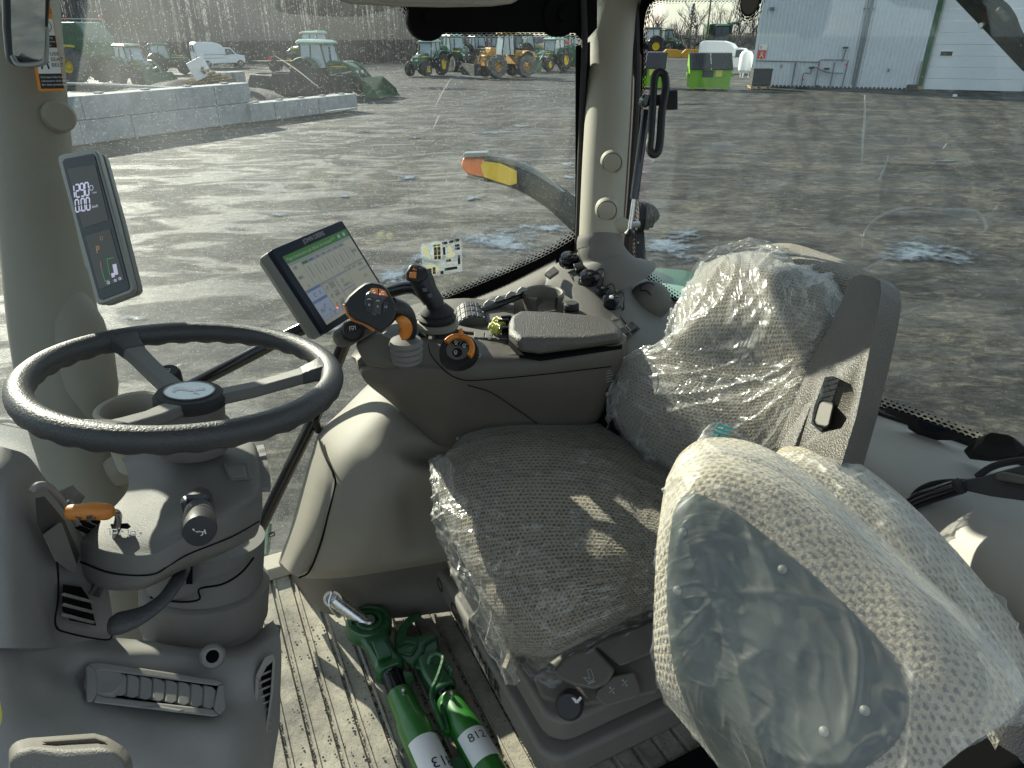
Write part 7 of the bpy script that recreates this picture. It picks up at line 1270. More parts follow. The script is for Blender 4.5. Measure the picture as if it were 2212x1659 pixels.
# ================================================================ WHEEL ARCH PANEL
t = thing('wheel_arch_panel', 'beige moulded wheel arch trim between the console and the cab floor', 'trim panel', D(780, 1250, 1.5))
add('shell', gnet([
    [(800, 825, 1.60), (840, 832, 1.56), (890, 850, 1.54), (950, 880, 1.55), (1010, 900, 1.56), (1100, 900, 1.58), (1200, 900, 1.60)],
    [(745, 880, 1.60), (800, 880, 1.50), (850, 890, 1.46), (915, 925, 1.475), (985, 960, 1.50), (1080, 960, 1.52), (1200, 960, 1.55)],
    [(690, 935, 1.62), (740, 945, 1.46), (800, 955, 1.41), (860, 965, 1.42), (930, 990, 1.50), (1040, 985, 1.53), (1200, 985, 1.56)],
    [(672, 985, 1.62), (715, 1000, 1.43), (790, 1010, 1.385), (855, 1010, 1.40), (920, 1018, 1.43), (1020, 1010, 1.48), (1200, 1010, 1.56)],
    [(650, 1060, 1.64), (700, 1070, 1.42), (780, 1080, 1.38), (845, 1080, 1.40), (905, 1085, 1.46), (1010, 1085, 1.52), (1200, 1080, 1.58)],
    [(625, 1150, 1.66), (672, 1160, 1.45), (760, 1160, 1.40), (840, 1160, 1.43), (910, 1160, 1.49), (1010, 1150, 1.54), (1200, 1140, 1.60)],
    [(603, 1210, 1.70), (650, 1225, 1.50), (740, 1225, 1.44), (830, 1215, 1.47), (910, 1205, 1.51), (1010, 1190, 1.56), (1200, 1170, 1.62)],
    [(610, 1228, 1.74), (655, 1248, 1.56), (740, 1248, 1.52), (830, 1235, 1.54), (910, 1222, 1.58), (1010, 1205, 1.62), (1200, 1180, 1.66)]], 60, 60, th=.02), 'panel_beige', t)
add('locker_lid', gnet([
    [(687, 950, 1.53), (694, 975, 1.475), (706, 998, 1.43), (716, 1018, 1.41)],
    [(672, 1010, 1.52), (684, 1030, 1.45), (700, 1045, 1.415), (720, 1050, 1.40)],
    [(650, 1090, 1.52), (668, 1100, 1.445), (690, 1105, 1.41), (707, 1105, 1.408)],
    [(625, 1165, 1.54), (645, 1175, 1.46), (668, 1178, 1.43), (688, 1175, 1.432)],
    [(606, 1215, 1.58), (622, 1232, 1.50), (642, 1243, 1.48), (664, 1232, 1.475)]], 20, 40, th=.01), 'panel_beige', t)
add('lid_gap', gtube(spl([(688, 946, 1.53), (704, 990, 1.43), (721, 1025, 1.395), (724, 1050, 1.395), (712, 1100, 1.40), (692, 1175, 1.425), (668, 1234, 1.468), (646, 1248, 1.48)], 40), .0022, 6), 'matte_black', t)
add('kick_panel', gnet([[(628, 1225, 1.74), (700, 1240, 1.60), (780, 1235, 1.58), (860, 1222, 1.60), (940, 1205, 1.64), (1060, 1185, 1.7)], [(632, 1250, 1.80), (690, 1280, 1.66), (780, 1285, 1.64), (860, 1275, 1.66), (940, 1255, 1.68), (1060, 1230, 1.72)], [(640, 1268, 1.84), (692, 1320, 1.70), (780, 1335, 1.69), (860, 1335, 1.69), (940, 1325, 1.70), (1060, 1310, 1.72)]], 30, 16, th=.02), 'taupe', t)

# ================================================================ REAR SHELF
t = thing('rear_shelf', 'beige moulded rear shelf below the rear window', 'shelf', D(2000, 1100, 1.0))
add('shell', gnet([
    [PA(1560, 800, 1.135), PA(1700, 830, 1.135), PA(1800, 852, 1.135), PA(1900, 890, 1.135), PA(2000, 925, 1.135), PA(2120, 968, 1.135), PA(2280, 1030, 1.135), PA(2420, 1090, 1.135)],
    [PA(1560, 840, 1.09), PA(1700, 880, 1.09), PA(1800, 905, 1.08), PA(1900, 940, 1.07), PA(2000, 970, 1.06), PA(2120, 1015, 1.05), PA(2280, 1070, 1.04), PA(2420, 1130, 1.04)],
    [PA(1560, 900, 1.05), PA(1700, 950, 1.03), PA(1800, 985, 1.0), PA(1900, 1030, .97), PA(2000, 1070, .95), PA(2120, 1110, .93), PA(2280, 1150, .92), PA(2420, 1200, .92)],
    [PA(1560, 1000, 1.02), PA(1700, 1080, .99), PA(1800, 1110, .95), PA(1900, 1150, .91), PA(2000, 1180, .885), PA(2120, 1210, .86), PA(2280, 1240, .85), PA(2420, 1280, .85)],
    [PA(1560, 1150, 1.0), PA(1700, 1230, .96), PA(1800, 1280, .91), PA(1900, 1320, .87), PA(2000, 1350, .84), PA(2120, 1380, .82), PA(2280, 1420, .80), PA(2420, 1460, .80)],
    [PA(1560, 1400, .98), PA(1700, 1480, .94), PA(1800, 1540, .89), PA(1900, 1600, .85), PA(2000, 1650, .82), PA(2120, 1700, .8), PA(2280, 1750, .78), PA(2420, 1800, .78)]], 50, 44, th=.02), 'shelf_beige', t)
def sh(x, y, k=0):      # a point on the shelf plane
    return PN(x, y, SHP + SHN * k, SHN)
s0_, s1_, s2__ = PA(1900, 1030, .97), PA(2280, 1150, .92), PA(2000, 1350, .84); SHN = (s1_ - s0_).cross(s2__ - s0_).normalized(); SHN = SHN if SHN.z > 0 else -SHN; SHP = s0_
t = thing('window_latch', 'flat black latch plate on the shelf edge below the rear glass', 'latch', PA(1990, 925, 1.12))
def pt(x, y, a): return PA(x, y, a)
add('plate', gloft([[pt(x, y, 1.10) for x, y in ((1910, 885), (1958, 905), (1962, 920), (1985, 935), (2020, 945), (2055, 945), (2075, 942), (2120, 962), (2125, 955), (2060, 930), (1975, 897), (1915, 878))], [pt(x, y + 7, 1.102) for x, y in ((1910, 885), (1958, 905), (1962, 920), (1985, 935), (2020, 945), (2055, 945), (2075, 942), (2120, 962), (2125, 955), (2060, 930), (1975, 897), (1915, 878))]]), 'black', t, bevel=.002)
add('inset', gloft([[pt(x, y, 1.092) for x, y in ((1978, 908), (1985, 905), (2050, 926), (2045, 932), (2010, 935), (1988, 925))], [pt(x, y, 1.099) for x, y in ((1978, 908), (1985, 905), (2050, 926), (2045, 932), (2010, 935), (1988, 925))]]), 'navy_bezel', t, bevel=.001)
t = thing('wiper_motor_cover', 'black domed wiper motor cover on the shelf at the right edge', 'cover', PA(2145, 985, 1.07))
mo_ = [(2081, 972), (2095, 990), (2140, 995), (2190, 990), (2225, 985), (2225, 970), (2190, 945), (2150, 935), (2110, 945)]
add('flange', gloft([[pt(x, y + 3, 1.06) for x, y in mo_], [pt(x, y, 1.055) for x, y in mo_]]), 'black', t, bevel=.002)
add('dome', gloft([[pt(x, y, 1.052) for x, y in ((2098, 975), (2140, 990), (2200, 985), (2222, 972), (2195, 945), (2130, 936), (2108, 950))], [pt(x, y, 1.04) for x, y in ((2118, 960), (2150, 970), (2195, 965), (2200, 952), (2180, 940), (2140, 934), (2122, 944))], [pt(x, y, 1.035) for x, y in ((2126, 950), (2150, 956), (2188, 950), (2190, 944), (2175, 938), (2142, 933), (2128, 940))]]), 'black', t, bevel=.006, seg=4)
t = thing('storage_hatch', 'dark grey hatch board with raised strip lying on the rear shelf', 'hatch', sh(2120, 1060))
add('board', gloft([[sh(x, y, k) for x, y in ((2050, 1052), (2085, 1035), (2120, 1030), (2170, 1015), (2230, 1000), (2400, 990), (2400, 1120), (2212, 1082), (2140, 1072))] for k in (.008, .016)]), 'rimgrey', t, bevel=.003)
add('raised_strip', gloft([[sh(x, y, k) for x, y in ((2150, 1026), (2165, 1018), (2300, 1045), (2300, 1062), (2150, 1036))] for k in (.014, .028)]), 'taupe', t, bevel=.003)
add('loop_cord', join(gtube([sh(x, y, .006) for x, y in ((1965, 1085), (1980, 1062), (2010, 1046), (2050, 1040), (2090, 1040))], .004, 8, smoothn=20), gtube([sh(x, y, .01) for x, y in ((2110, 1030), (2140, 1010), (2180, 998), (2240, 992))], .005, 8, smoothn=20)), 'rubber', t)
t = thing('support_rod', 'short dark rod resting on the shelf beside the wrapped seat', 'rod', sh(1990, 1080)); add('bar', gtube([sh(1950, 1100, .02), sh(1990, 1078, .02), sh(2068, 1052, .02)], [.009, .0115, .0115], 12, smoothn=8), 'gloss_black', t); add('bar_end', glathe([(0, 0), (.012, 0), (.012, .006), (0, .006)], sh(2068, 1052, .02), (sh(2068, 1052, .02) - sh(1950, 1100, .02)), 12), 'rubber', t)
# ================================================================ DRIVER SEAT
t = thing('driver_seat', 'driver seat in dotted beige fabric on a stepped suspension base', 'seat', C(.6, .9, FZ))
def cush(u, v):
    e = -.010 * math.exp(-((u - .5) / .05) ** 2) * 0
    return .012 * math.sin(math.pi * min(1, max(0, u))) * math.sin(math.pi * v) - .006 * math.exp(-((v - .62) / .025) ** 2) - .005 * math.exp(-((u - .78) / .02) ** 2)
cush_rows = [
    [(960, 985, 1.42), (1010, 935, 1.43), (1090, 912, 1.45), (1200, 908, 1.47), (1310, 918, 1.47), (1410, 955, 1.44), (1500, 1015, 1.38)],
    [(950, 1012, 1.34), (1010, 975, 1.35), (1090, 958, 1.36), (1200, 955, 1.37), (1310, 968, 1.36), (1410, 1010, 1.33), (1510, 1060, 1.28)],
    [(945, 1060, 1.27), (1000, 1040, 1.26), (1090, 1030, 1.26), (1200, 1030, 1.25), (1310, 1045, 1.24), (1410, 1080, 1.22), (1520, 1120, 1.19)],
    [(968, 1140, 1.22), (1015, 1130, 1.18), (1090, 1125, 1.155), (1200, 1125, 1.14), (1310, 1130, 1.13), (1415, 1150, 1.13), (1520, 1170, 1.12)],
    [(1010, 1235, 1.17), (1048, 1230, 1.12), (1100, 1225, 1.085), (1200, 1215, 1.06), (1310, 1210, 1.06), (1410, 1205, 1.08), (1510, 1205, 1.09)],
    [(1048, 1320, 1.15), (1075, 1318, 1.10), (1115, 1315, 1.06), (1195, 1305, 1.03), (1300, 1280, 1.04), (1400, 1255, 1.07), (1500, 1245, 1.10)],
    [(1085, 1392, 1.16), (1105, 1398, 1.12), (1135, 1398, 1.085), (1195, 1395, 1.055), (1295, 1352, 1.06), (1390, 1310, 1.09), (1490, 1285, 1.12)],
    [(1110, 1405, 1.20), (1125, 1414, 1.17), (1150, 1418, 1.14), (1200, 1415, 1.12), (1295, 1370, 1.12), (1385, 1325, 1.14), (1480, 1300, 1.16)]]
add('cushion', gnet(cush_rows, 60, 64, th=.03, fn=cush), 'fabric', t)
back_rows = [
    [(1490, 640, 1.42), (1520, 575, 1.40), (1570, 545, 1.38), (1640, 536, 1.37), (1720, 560, 1.36), (1790, 590, 1.34), (1835, 625, 1.33)],
    [(1462, 672, 1.33), (1510, 612, 1.29), (1570, 590, 1.26), (1640, 583, 1.245), (1715, 598, 1.225), (1785, 620, 1.21), (1830, 655, 1.25)],
    [(1450, 735, 1.28), (1500, 690, 1.225), (1570, 680, 1.195), (1640, 675, 1.18), (1712, 680, 1.165), (1775, 695, 1.155), (1812, 715, 1.20)],
    [(1385, 765, 1.31), (1460, 775, 1.25), (1550, 790, 1.215), (1640, 790, 1.19), (1700, 780, 1.175), (1750, 775, 1.165), (1785, 780, 1.20)],
    [(1345, 800, 1.31), (1430, 830, 1.235), (1530, 858, 1.20), (1620, 862, 1.17), (1690, 850, 1.155), (1735, 840, 1.15), (1770, 840, 1.18)],
    [(1322, 865, 1.32), (1400, 905, 1.245), (1500, 935, 1.205), (1600, 945, 1.175), (1670, 935, 1.155), (1715, 920, 1.15), (1745, 920, 1.18)],
    [(1330, 930, 1.37), (1400, 985, 1.30), (1480, 1025, 1.255), (1580, 1045, 1.215), (1650, 1040, 1.19), (1700, 1020, 1.18), (1735, 1010, 1.20)],
    [(1345, 960, 1.42), (1410, 1020, 1.36), (1490, 1060, 1.31), (1580, 1085, 1.27), (1650, 1090, 1.24), (1700, 1080, 1.23), (1740, 1060, 1.24)]]
back_rows = [[(x, y, d + (1620 - x) * (.00028 if x < 1620 else .00055)) for x, y, d in r] for r in back_rows]
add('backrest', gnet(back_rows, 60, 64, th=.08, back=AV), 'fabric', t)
# suspension base as stacked rounded trays
def tray(n_, a0, a1, b0, b1, z0, z1, m_, bv=.02, r=.05):
    pts = rrect(a0, b0, a1, b1, r, 6); return add(n_, gloft([[C(a, b, z) for a, b in pts] for z in (z0, z1)]), m_, t, bevel=bv, seg=3)
tray('base_plate', .44, .95, .70, 1.30, FZ + .002, FZ + .06, 'taupe', .006)
tray('lower_tray', .395, .96, .665, 1.36, FZ + .065, FZ + .135, 'taupe_light', .012)
tray('upper_tray', .415, .96, .685, 1.34, FZ + .14, FZ + .20, 'taupe_light', .012)
tray('bellows', .45, .94, .72, 1.32, FZ + .18, FZ + .30, 'taupe', .01)
tray('seat_pan', .445, .94, .70, 1.25, FZ + .29, FZ + .37, 'taupe', .012)
bf2 = Fr(C(.3945, 1.02, FZ + .100), -BV, UP, face=CAM); bf2.n = -AV
text('GRAMMER', bf2, .02, 0, .052, 'black', t, h=.0012, sx=1.15); add('maker_ring', bf2.ring(-.19, 0, .016, .004, 0, .0012, 20), 'black', t, smooth=False)
# control handles under the cushion
bp, bn = D(1270, 1470, 1.10), Vector((-.15, -.45, .85)).normalized()
def hb_(n_, px, h0, h1, m_, bv=.004): return add(n_, gloft([[PN(x, y, bp + bn * k, bn) for x, y in px] for k in (h0, h1)]), m_, t, bevel=bv, seg=3)
hb_('control_housing', ((1150, 1460), (1230, 1400), (1420, 1330), (1470, 1420), (1420, 1500), (1240, 1530), (1170, 1510)), -.05, -.015, 'taupe', .008)
hb_('slide_handle', ((1193, 1450), (1215, 1425), (1235, 1410), (1285, 1398), (1330, 1448), (1312, 1478), (1285, 1490), (1240, 1482), (1205, 1465)), -.005, .018, 'taupe', .006)
hb_('recline_handle', ((1285, 1395), (1420, 1335), (1440, 1400), (1340, 1440)), -.012, .006, 'taupe', .004)
hb_('height_handle', ((1290, 1490), (1325, 1460), (1370, 1450), (1385, 1490), (1375, 1508), (1310, 1528), (1285, 1505)), -.01, .012, 'taupe', .004)
sfm = Fr(PN(1270, 1460, bp + bn * .0185, bn), Vector((1, .1, -.05)) - bn * Vector((1, .1, -.05)).dot(bn), UP - bn * UP.dot(bn)); sfm.n = bn; u1_ = 1.08 / F
add('seat_symbol', join(sfm.line([(x * u1_, y * u1_) for x, y in ((0, 14), (4, -6), (-10, -2), (-2, -12), (10, -10), (12, -4), (8, 12), (3, 14))], 1.3 * u1_, 0, .0006), sfm.line([(x * u1_, y * u1_) for x, y in ((-2, -16), (14, -12))], 2.2 * u1_, 0, .0006)), 'grey_mark', t, smooth=False)
for x, y in ((1322, 1492), (1350, 1476)):
    q = PN(x, y, bp + bn * .0125, bn); g2 = Fr(q, sfm.u, sfm.v); g2.n = bn; add('height_symbol', join(g2.poly([(-6 * u1_, 6 * u1_), (-2 * u1_, 9 * u1_), (0, 2 * u1_)], 0, .0006), g2.poly([(0, -2 * u1_), (5 * u1_, -3 * u1_), (3 * u1_, -8 * u1_)], 0, .0006), g2.line([(-7 * u1_, -4 * u1_), (6 * u1_, 5 * u1_)], 1.4 * u1_, 0, .0006)), 'grey_mark', t, smooth=False)
kq = PN(1232, 1520, bp - bn * .015, bn); add('adjuster_knob', glathe([(.020, -.02), (.022, .0), (.020, .004), (.0225, .008), (.0225, .018), (.018, .022), (0, .022)], kq, (bn + Vector((-.1, -.5, 0))).normalized(), 26), 'black', t)
g2 = Fr(kq + bn * .026 + Vector((.012, 0, 0)), sfm.u, sfm.v); g2.n = bn; add('knob_symbol', g2.line([(-.006, .006), (0, -.003), (.008, .004)], .004, 0, .001), 'white_mark', t, smooth=False)
add('belt_buckle', gloft([[(966, 1172, 1.30), (975, 1168, 1.28), (988, 1192, 1.26), (990, 1232, 1.27), (975, 1225, 1.30)], [(966, 1172, 1.34), (975, 1168, 1.33), (992, 1192, 1.32), (994, 1232, 1.33), (975, 1225, 1.34)]]), 'taupe', t, bevel=.004)
add('hinge_cover', gnet([[(1290, 850, 1.50), (1320, 850, 1.42), (1340, 900, 1.42)], [(1285, 910, 1.50), (1320, 915, 1.43), (1350, 960, 1.42)], [(1270, 935, 1.5), (1330, 950, 1.44), (1380, 1000, 1.40)]], 10, 10, th=.02), 'matte_black', t)
# folded-up left armrest
arm_f = [(1823, 640), (1832, 612), (1845, 597), (1862, 592), (1888, 597), (1903, 606), (1905, 630), (1895, 690), (1880, 760), (1862, 850), (1850, 905), (1815, 1015), (1740, 1010), (1700, 990), (1672, 965), (1690, 925), (1718, 860), (1755, 775), (1795, 700)]
arm_b = [(1850, 650), (1860, 620), (1872, 605), (1890, 600), (1925, 610), (1945, 630), (1948, 660), (1940, 710), (1925, 780), (1905, 860), (1893, 910), (1862, 1018), (1780, 1025), (1740, 1010), (1710, 980), (1725, 940), (1750, 880), (1790, 790), (1830, 715)]
dep = lambda x, y: 1.02 + (y - 600) * -.00018 - (x - (1868 - (y - 600) * .33)) * .0009
t2 = add('armrest', gloft([[D(x * .985 + 1790 * .015, y, dep(x, y)) for x, y in arm_f], [D(x, y, dep(x, y) + .006) for x, y in arm_f], [D(x, y, 1.02 + (y - 600) * -.00018 + .02) for x, y in arm_b]]), 'grain', t, bevel=.010, seg=5)
rcx = [(1782, 815), (1800, 812), (1838, 830), (1846, 850), (1832, 900), (1818, 925), (1775, 935), (1752, 915), (1758, 880)]
LOC_ = [D(x, y, dep(x, y) - .03) for x, y in rcx], [D(x, y, dep(x, y) + .036) for x, y in rcx]     # hollow the latch pocket out of the armrest
cut = add('pocket', gloft(LOC_), 'conc_dark', None, smooth=False); bm2 = t2.modifiers.new('cut', 'BOOLEAN'); bm2.object = cut; bm2.operation = 'DIFFERENCE'; bm2.solver = 'EXACT'
me2 = bpy.data.meshes.new_from_object(t2.evaluated_get(bpy.context.evaluated_depsgraph_get())); t2.modifiers.clear(); t2.data = me2; bpy.data.objects.remove(cut)
me2.polygons.foreach_set('use_smooth', [True] * len(me2.polygons)); me2.set_sharp_from_angle(angle=R(40))
add('latch', gloft([[D(x, y, dep(x, y) + .034) for x, y in ((1767, 868), (1776, 862), (1802, 870), (1800, 882), (1792, 922), (1785, 928), (1764, 922), (1756, 912))], [D(x, y, dep(x, y) + .004) for x, y in ((1771, 872), (1778, 868), (1800, 875), (1797, 888), (1790, 918), (1783, 922), (1766, 918), (1760, 910))]]), 'taupe_light', t2, bevel=.004, seg=3)
add('pivot_hole', glathe([(0, 0), (.0065, 0), (.0065, -.004)], D(1722, 980, dep(1722, 980) - .002), (CAM - D(1722, 980, 1)), 16), 'matte_black', t2)

# ================================================================ PACKING FILM ON THE SEATS
def off(rows, k, mx=None):
    return [[V(q) + (CAM - V(q)).normalized() * k for q in r] for r in rows]
fr_rows = [[V(q) for q in r] for r in cush_rows]
fr_rows = [[r[0] + (r[0] - r[1]) * .18] + r + [r[-1]] for r in fr_rows]
fr_rows.append([p + Vector((.0, -.01, -.035)) * (1 + .6 * math.sin(i * 2.1)) for i, p in enumerate(fr_rows[-1])])
o = add('plastic_cover', gnet(off(fr_rows, .012), 150, 150, disp=.007, ds=16, seed=2, ridged=True, shell=False, edge=0), 'film_seat', None, ang=180); tag(o, 'crumpled clear plastic film stretched over the driver seat cushion', 'plastic film')
br = [[V(q) for q in r] for r in back_rows]
br = [[r[0] + (r[0] - r[1]) * .10] + r + [r[-1] + (r[-1] - r[-2]) * .12] for r in br]
br.insert(0, [p + Vector((0, .02, .012)) for p in br[0]])
o = add('plastic_cover', gnet(off(br, .012), 160, 150, disp=.009, ds=14, seed=7, ridged=True, shell=False, edge=0), 'film_back', None, ang=180); tag(o, 'bright creased plastic film wrapped over the driver seat backrest', 'plastic film')
hang = gnet([[(930, 1000, 1.33), (960, 985, 1.31), (985, 1010, 1.27)], [(936, 1060, 1.27), (958, 1075, 1.24), (985, 1085, 1.21)], [(938, 1130, 1.23), (965, 1150, 1.20), (1000, 1160, 1.17)], [(965, 1200, 1.20), (1000, 1230, 1.17), (1040, 1240, 1.13)], [(1000, 1290, 1.17), (1040, 1320, 1.13), (1070, 1330, 1.10)], [(1040, 1370, 1.15), (1072, 1400, 1.12), (1100, 1400, 1.09)], [(1100, 1470, 1.13), (1112, 1478, 1.11), (1125, 1470, 1.10)]], 40, 120, disp=.008, ds=16, seed=4, ridged=True, shell=False, edge=0)
o = add('plastic_flap', hang, 'film_milky', None, ang=180); tag(o, 'loose milky plastic flap hanging down the front corner of the driver seat', 'plastic film')
o = add('plastic_flap', gnet([[(1500, 960, .95), (1540, 915, .96), (1600, 940, .97), (1650, 985, .97)], [(1470, 1010, .90), (1540, 985, .90), (1600, 990, .90), (1660, 1010, .90)]], 40, 24, disp=.004, ds=18, seed=9, ridged=True, shell=False, edge=0), 'film_milky', None, ang=180); tag(o, 'pointed plastic corner with teal print above the folded passenger seat', 'plastic film')
tfr = Fr(D(1556, 940, .938), Vector((1, 0, -.35)), UP, face=CAM); add('teal_print', join(*[tfr.line([(-.012, .014 - k * .006), (.012 - .004 * (k % 2), .014 - k * .006)], .0032, 0, .0003) for k in range(5)]), mat('teal', (.05, .5, .48), .5), o, smooth=False)

# ================================================================ FOLDED PASSENGER SEAT (foreground)
t = thing('passenger_seat', 'folded passenger seat with grey-green vinyl back in the right foreground', 'seat', D(1750, 1500, .75))
L1 = [
    [(1440, 1060, .86), (1470, 1010, .84), (1530, 978, .83), (1640, 992, .81), (1760, 1060, .78), (1900, 1185, .74), (2040, 1310, .70), (2160, 1430, .665), (2210, 1520, .66)],
    [(1432, 1085, .80), (1475, 1035, .77), (1545, 1010, .755), (1650, 1035, .735), (1760, 1110, .71), (1890, 1230, .675), (2010, 1350, .64), (2110, 1470, .615), (2170, 1560, .61)],
    [(1420, 1160, .76), (1460, 1110, .735), (1530, 1085, .725), (1620, 1115, .71), (1720, 1190, .685), (1840, 1300, .655), (1940, 1410, .625), (2010, 1510, .60), (2080, 1620, .585)],
    [(1414, 1270, .745), (1450, 1240, .725), (1510, 1220, .71), (1590, 1240, .695), (1680, 1300, .67), (1780, 1390, .64), (1870, 1480, .615), (1940, 1580, .595), (2000, 1690, .575)],
    [(1412, 1380, .74), (1445, 1370, .72), (1495, 1365, .705), (1560, 1380, .69), (1640, 1430, .665), (1730, 1500, .64), (1810, 1590, .61), (1870, 1680, .59), (1930, 1770, .575)],
    [(1420, 1470, .74), (1455, 1490, .72), (1500, 1510, .70), (1560, 1540, .68), (1620, 1590, .655), (1700, 1650, .63), (1770, 1720, .61), (1830, 1780, .59), (1880, 1840, .58)],
    [(1440, 1520, .76), (1490, 1580, .73), (1540, 1640, .71), (1590, 1690, .69), (1650, 1740, .66), (1710, 1790, .64), (1770, 1840, .62), (1820, 1880, .60), (1860, 1920, .59)]]
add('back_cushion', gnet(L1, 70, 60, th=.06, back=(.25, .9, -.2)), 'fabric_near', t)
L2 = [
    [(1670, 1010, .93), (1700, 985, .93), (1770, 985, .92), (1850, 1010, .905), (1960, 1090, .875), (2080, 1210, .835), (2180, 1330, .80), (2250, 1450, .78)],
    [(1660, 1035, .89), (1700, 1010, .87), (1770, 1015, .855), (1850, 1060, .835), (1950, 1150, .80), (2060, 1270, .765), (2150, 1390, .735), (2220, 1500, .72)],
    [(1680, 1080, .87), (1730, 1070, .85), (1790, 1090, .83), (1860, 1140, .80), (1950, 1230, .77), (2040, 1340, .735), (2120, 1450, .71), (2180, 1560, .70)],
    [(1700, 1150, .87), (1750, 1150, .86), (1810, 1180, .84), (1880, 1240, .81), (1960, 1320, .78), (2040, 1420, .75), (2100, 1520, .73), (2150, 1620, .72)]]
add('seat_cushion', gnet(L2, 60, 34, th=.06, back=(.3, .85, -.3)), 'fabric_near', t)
vo = [(1455, 1105), (1470, 1078), (1495, 1065), (1540, 1080), (1600, 1115), (1680, 1178), (1760, 1245), (1850, 1330), (1920, 1410), (1955, 1470), (1966, 1525), (1950, 1580), (1915, 1625), (1850, 1670), (1740, 1720), (1620, 1740), (1545, 1640), (1490, 1540), (1455, 1440), (1440, 1300), (1445, 1180)]
gL = gnet(L1, 60, 60, shell=False)[0]
def pix(p):
    q = p - CAM; z = q.y * CP - q.z * SP; return 1106 + F * q.x / z, 829.5 - F * (q.y * SP + q.z * CP) / z, z
gP = [pix(p) for p in gL]
def dL(x, y):       # depth of the cushion surface at a pixel, blended from its nearest grid points
    n = sorted(((a - x) ** 2 + (b - y) ** 2, c) for a, b, c in gP)[:4]; w_ = [1 / (k[0] + 4) for k in n]; return sum(k[1] * q for k, q in zip(n, w_)) / sum(w_)
vs_ = spl([Vector((x, y, 0)) for x, y in vo + vo[:1]], 64)[:-1]; vcx, vcy = 1690, 1400; rings = []
vv, vf = [D(vcx, vcy, dL(vcx, vcy) - .010)], []; N_ = len(vs_)
for r_, k in ((.2, -.010), (.4, -.010), (.6, -.010), (.8, -.010), (.92, -.010), (.97, -.008), (1.0, -.003), (1.0, .01)):
    for q in vs_: x, y = vcx + (q.x - vcx) * r_, vcy + (q.y - vcy) * r_; vv.append(D(x, y, dL(x, y) + k))
for k in range(N_): vf.append((0, 1 + k, 1 + (k + 1) % N_))
for m_ in range(7): vf += [(1 + m_ * N_ + k, 1 + (m_ + 1) * N_ + k, 1 + (m_ + 1) * N_ + (k + 1) % N_, 1 + m_ * N_ + (k + 1) % N_) for k in range(N_)]
add('vinyl_back', (vv, vf), 'vinyl', t, ang=60)
for x, y in ((1690, 1230), (1868, 1535), (1780, 1580), (1475, 1150), (1463, 1275)): add('upholstery_stud', glathe([(.0045, 0), (.0042, .003), (.002, .0045), (0, .005)], D(x, y, dL(x, y) - .010), (CAM - D(x, y, .6)), 14), 'silver', t)
c1 = off(L1, .026)
c1[0] = [p + Vector((0, .005, .012)) for p in c1[0]]
o = add('plastic_cover', gnet(c1, 150, 150, disp=.004, ds=12, seed=12, ridged=True, shell=False, edge=0), 'film_milky', None, ang=180); tag(o, 'milky plastic bag draped over the vinyl back of the passenger seat', 'plastic film')
c2 = off(L2, .016)
o = add('plastic_cover', gnet(c2, 150, 90, disp=.007, ds=13, seed=15, ridged=True, shell=False, edge=0), 'film_milky', None, ang=180); tag(o, 'milky plastic bag over the lower cushion of the passenger seat', 'plastic film')
add('seam_crease', gtube([p + (CAM - p).normalized() * .008 for p in spl([V(q) + (CAM - V(q)).normalized() * .014 for q in L1[0]], 60)], .004, 7), 'film_milky', o)
o = add('plastic_flap', gnet([[(2090, 1400, .66), (2140, 1430, .64), (2200, 1470, .62), (2240, 1500, .61)], [(2080, 1470, .62), (2130, 1500, .61), (2190, 1540, .60), (2240, 1540, .60)], [(2090, 1540, .60), (2130, 1560, .60), (2170, 1565, .60), (2230, 1545, .60)]], 30, 30, disp=.006, ds=14, seed=21, ridged=True, shell=False, edge=0), 'film_milky', None, ang=180); tag(o, 'plastic bag tail sticking out at the right edge of the picture', 'plastic film')
t = thing('seat_mount', 'dark floor mount under the folded passenger seat', 'mount', C(.3, .35, FZ)); add('post', gloft([[C(a, b, z) for a, b in ((.62, .18), (.80, .18), (.80, .42), (.62, .42))] for z in (FZ, -.75)]), 'matte_black', t, bevel=.02); add('foot', gloft([[C(a, b, z) for a, b in ((.55, .12), (.9, .12), (.9, .5), (.55, .5))] for z in (FZ + .013, FZ + .03)]), 'black', t, bevel=.006)
t = thing('side_bin', 'dark grey moulded side bin at the lower right edge', 'side bin', D(2160, 1600, .95)); add('wall', gnet([[(2040, 1560, .86), (2120, 1500, .84), (2230, 1440, .82), (2330, 1400, .82)], [(2000, 1680, .84), (2110, 1620, .82), (2230, 1560, .80), (2330, 1520, .80)], [(1960, 1800, .82), (2100, 1760, .80), (2230, 1720, .78), (2330, 1680, .78)]], 16, 12, th=.03), 'rimgrey', t)

# ================================================================ HITCH LINKS ON THE FLOOR
def flo(x, y, z): return Z(x, y, z)
t = thing('top_link', 'green hitch link with ball eye and steel pin lying on the cab floor', 'hitch link', flo(850, 1480, FZ))
z0 = FZ + .035
e0 = flo(797, 1352, FZ + .05); e1 = flo(842, 1448, z0); t0 = flo(862, 1500, z0); t1 = flo(980, 1760, z0); ax = (t1 - t0).normalized(); fl_n = UP
sd2 = ax.cross(UP).normalized()
ring_o = [];
def eyeR(r, h): return [e0 + (ax * math.cos(a) + sd2 * math.sin(a)) * r + UP * h for a in [k * .2618 for k in range(24)]]
hax = (UP * .80 - sd2 * .45 - AV * .35).normalized(); hx = (ax - hax * ax.dot(hax)).normalized(); hy = hax.cross(hx)
add('eye', glathe([(.022, -.022), (.050, -.020), (.054, -.012), (.054, .012), (.050, .020), (.042, .022), (.040, .017), (.034, .017), (.030, .022), (.022, .022), (.022, -.022)], e0, hax, 40), 'green_cast', t)
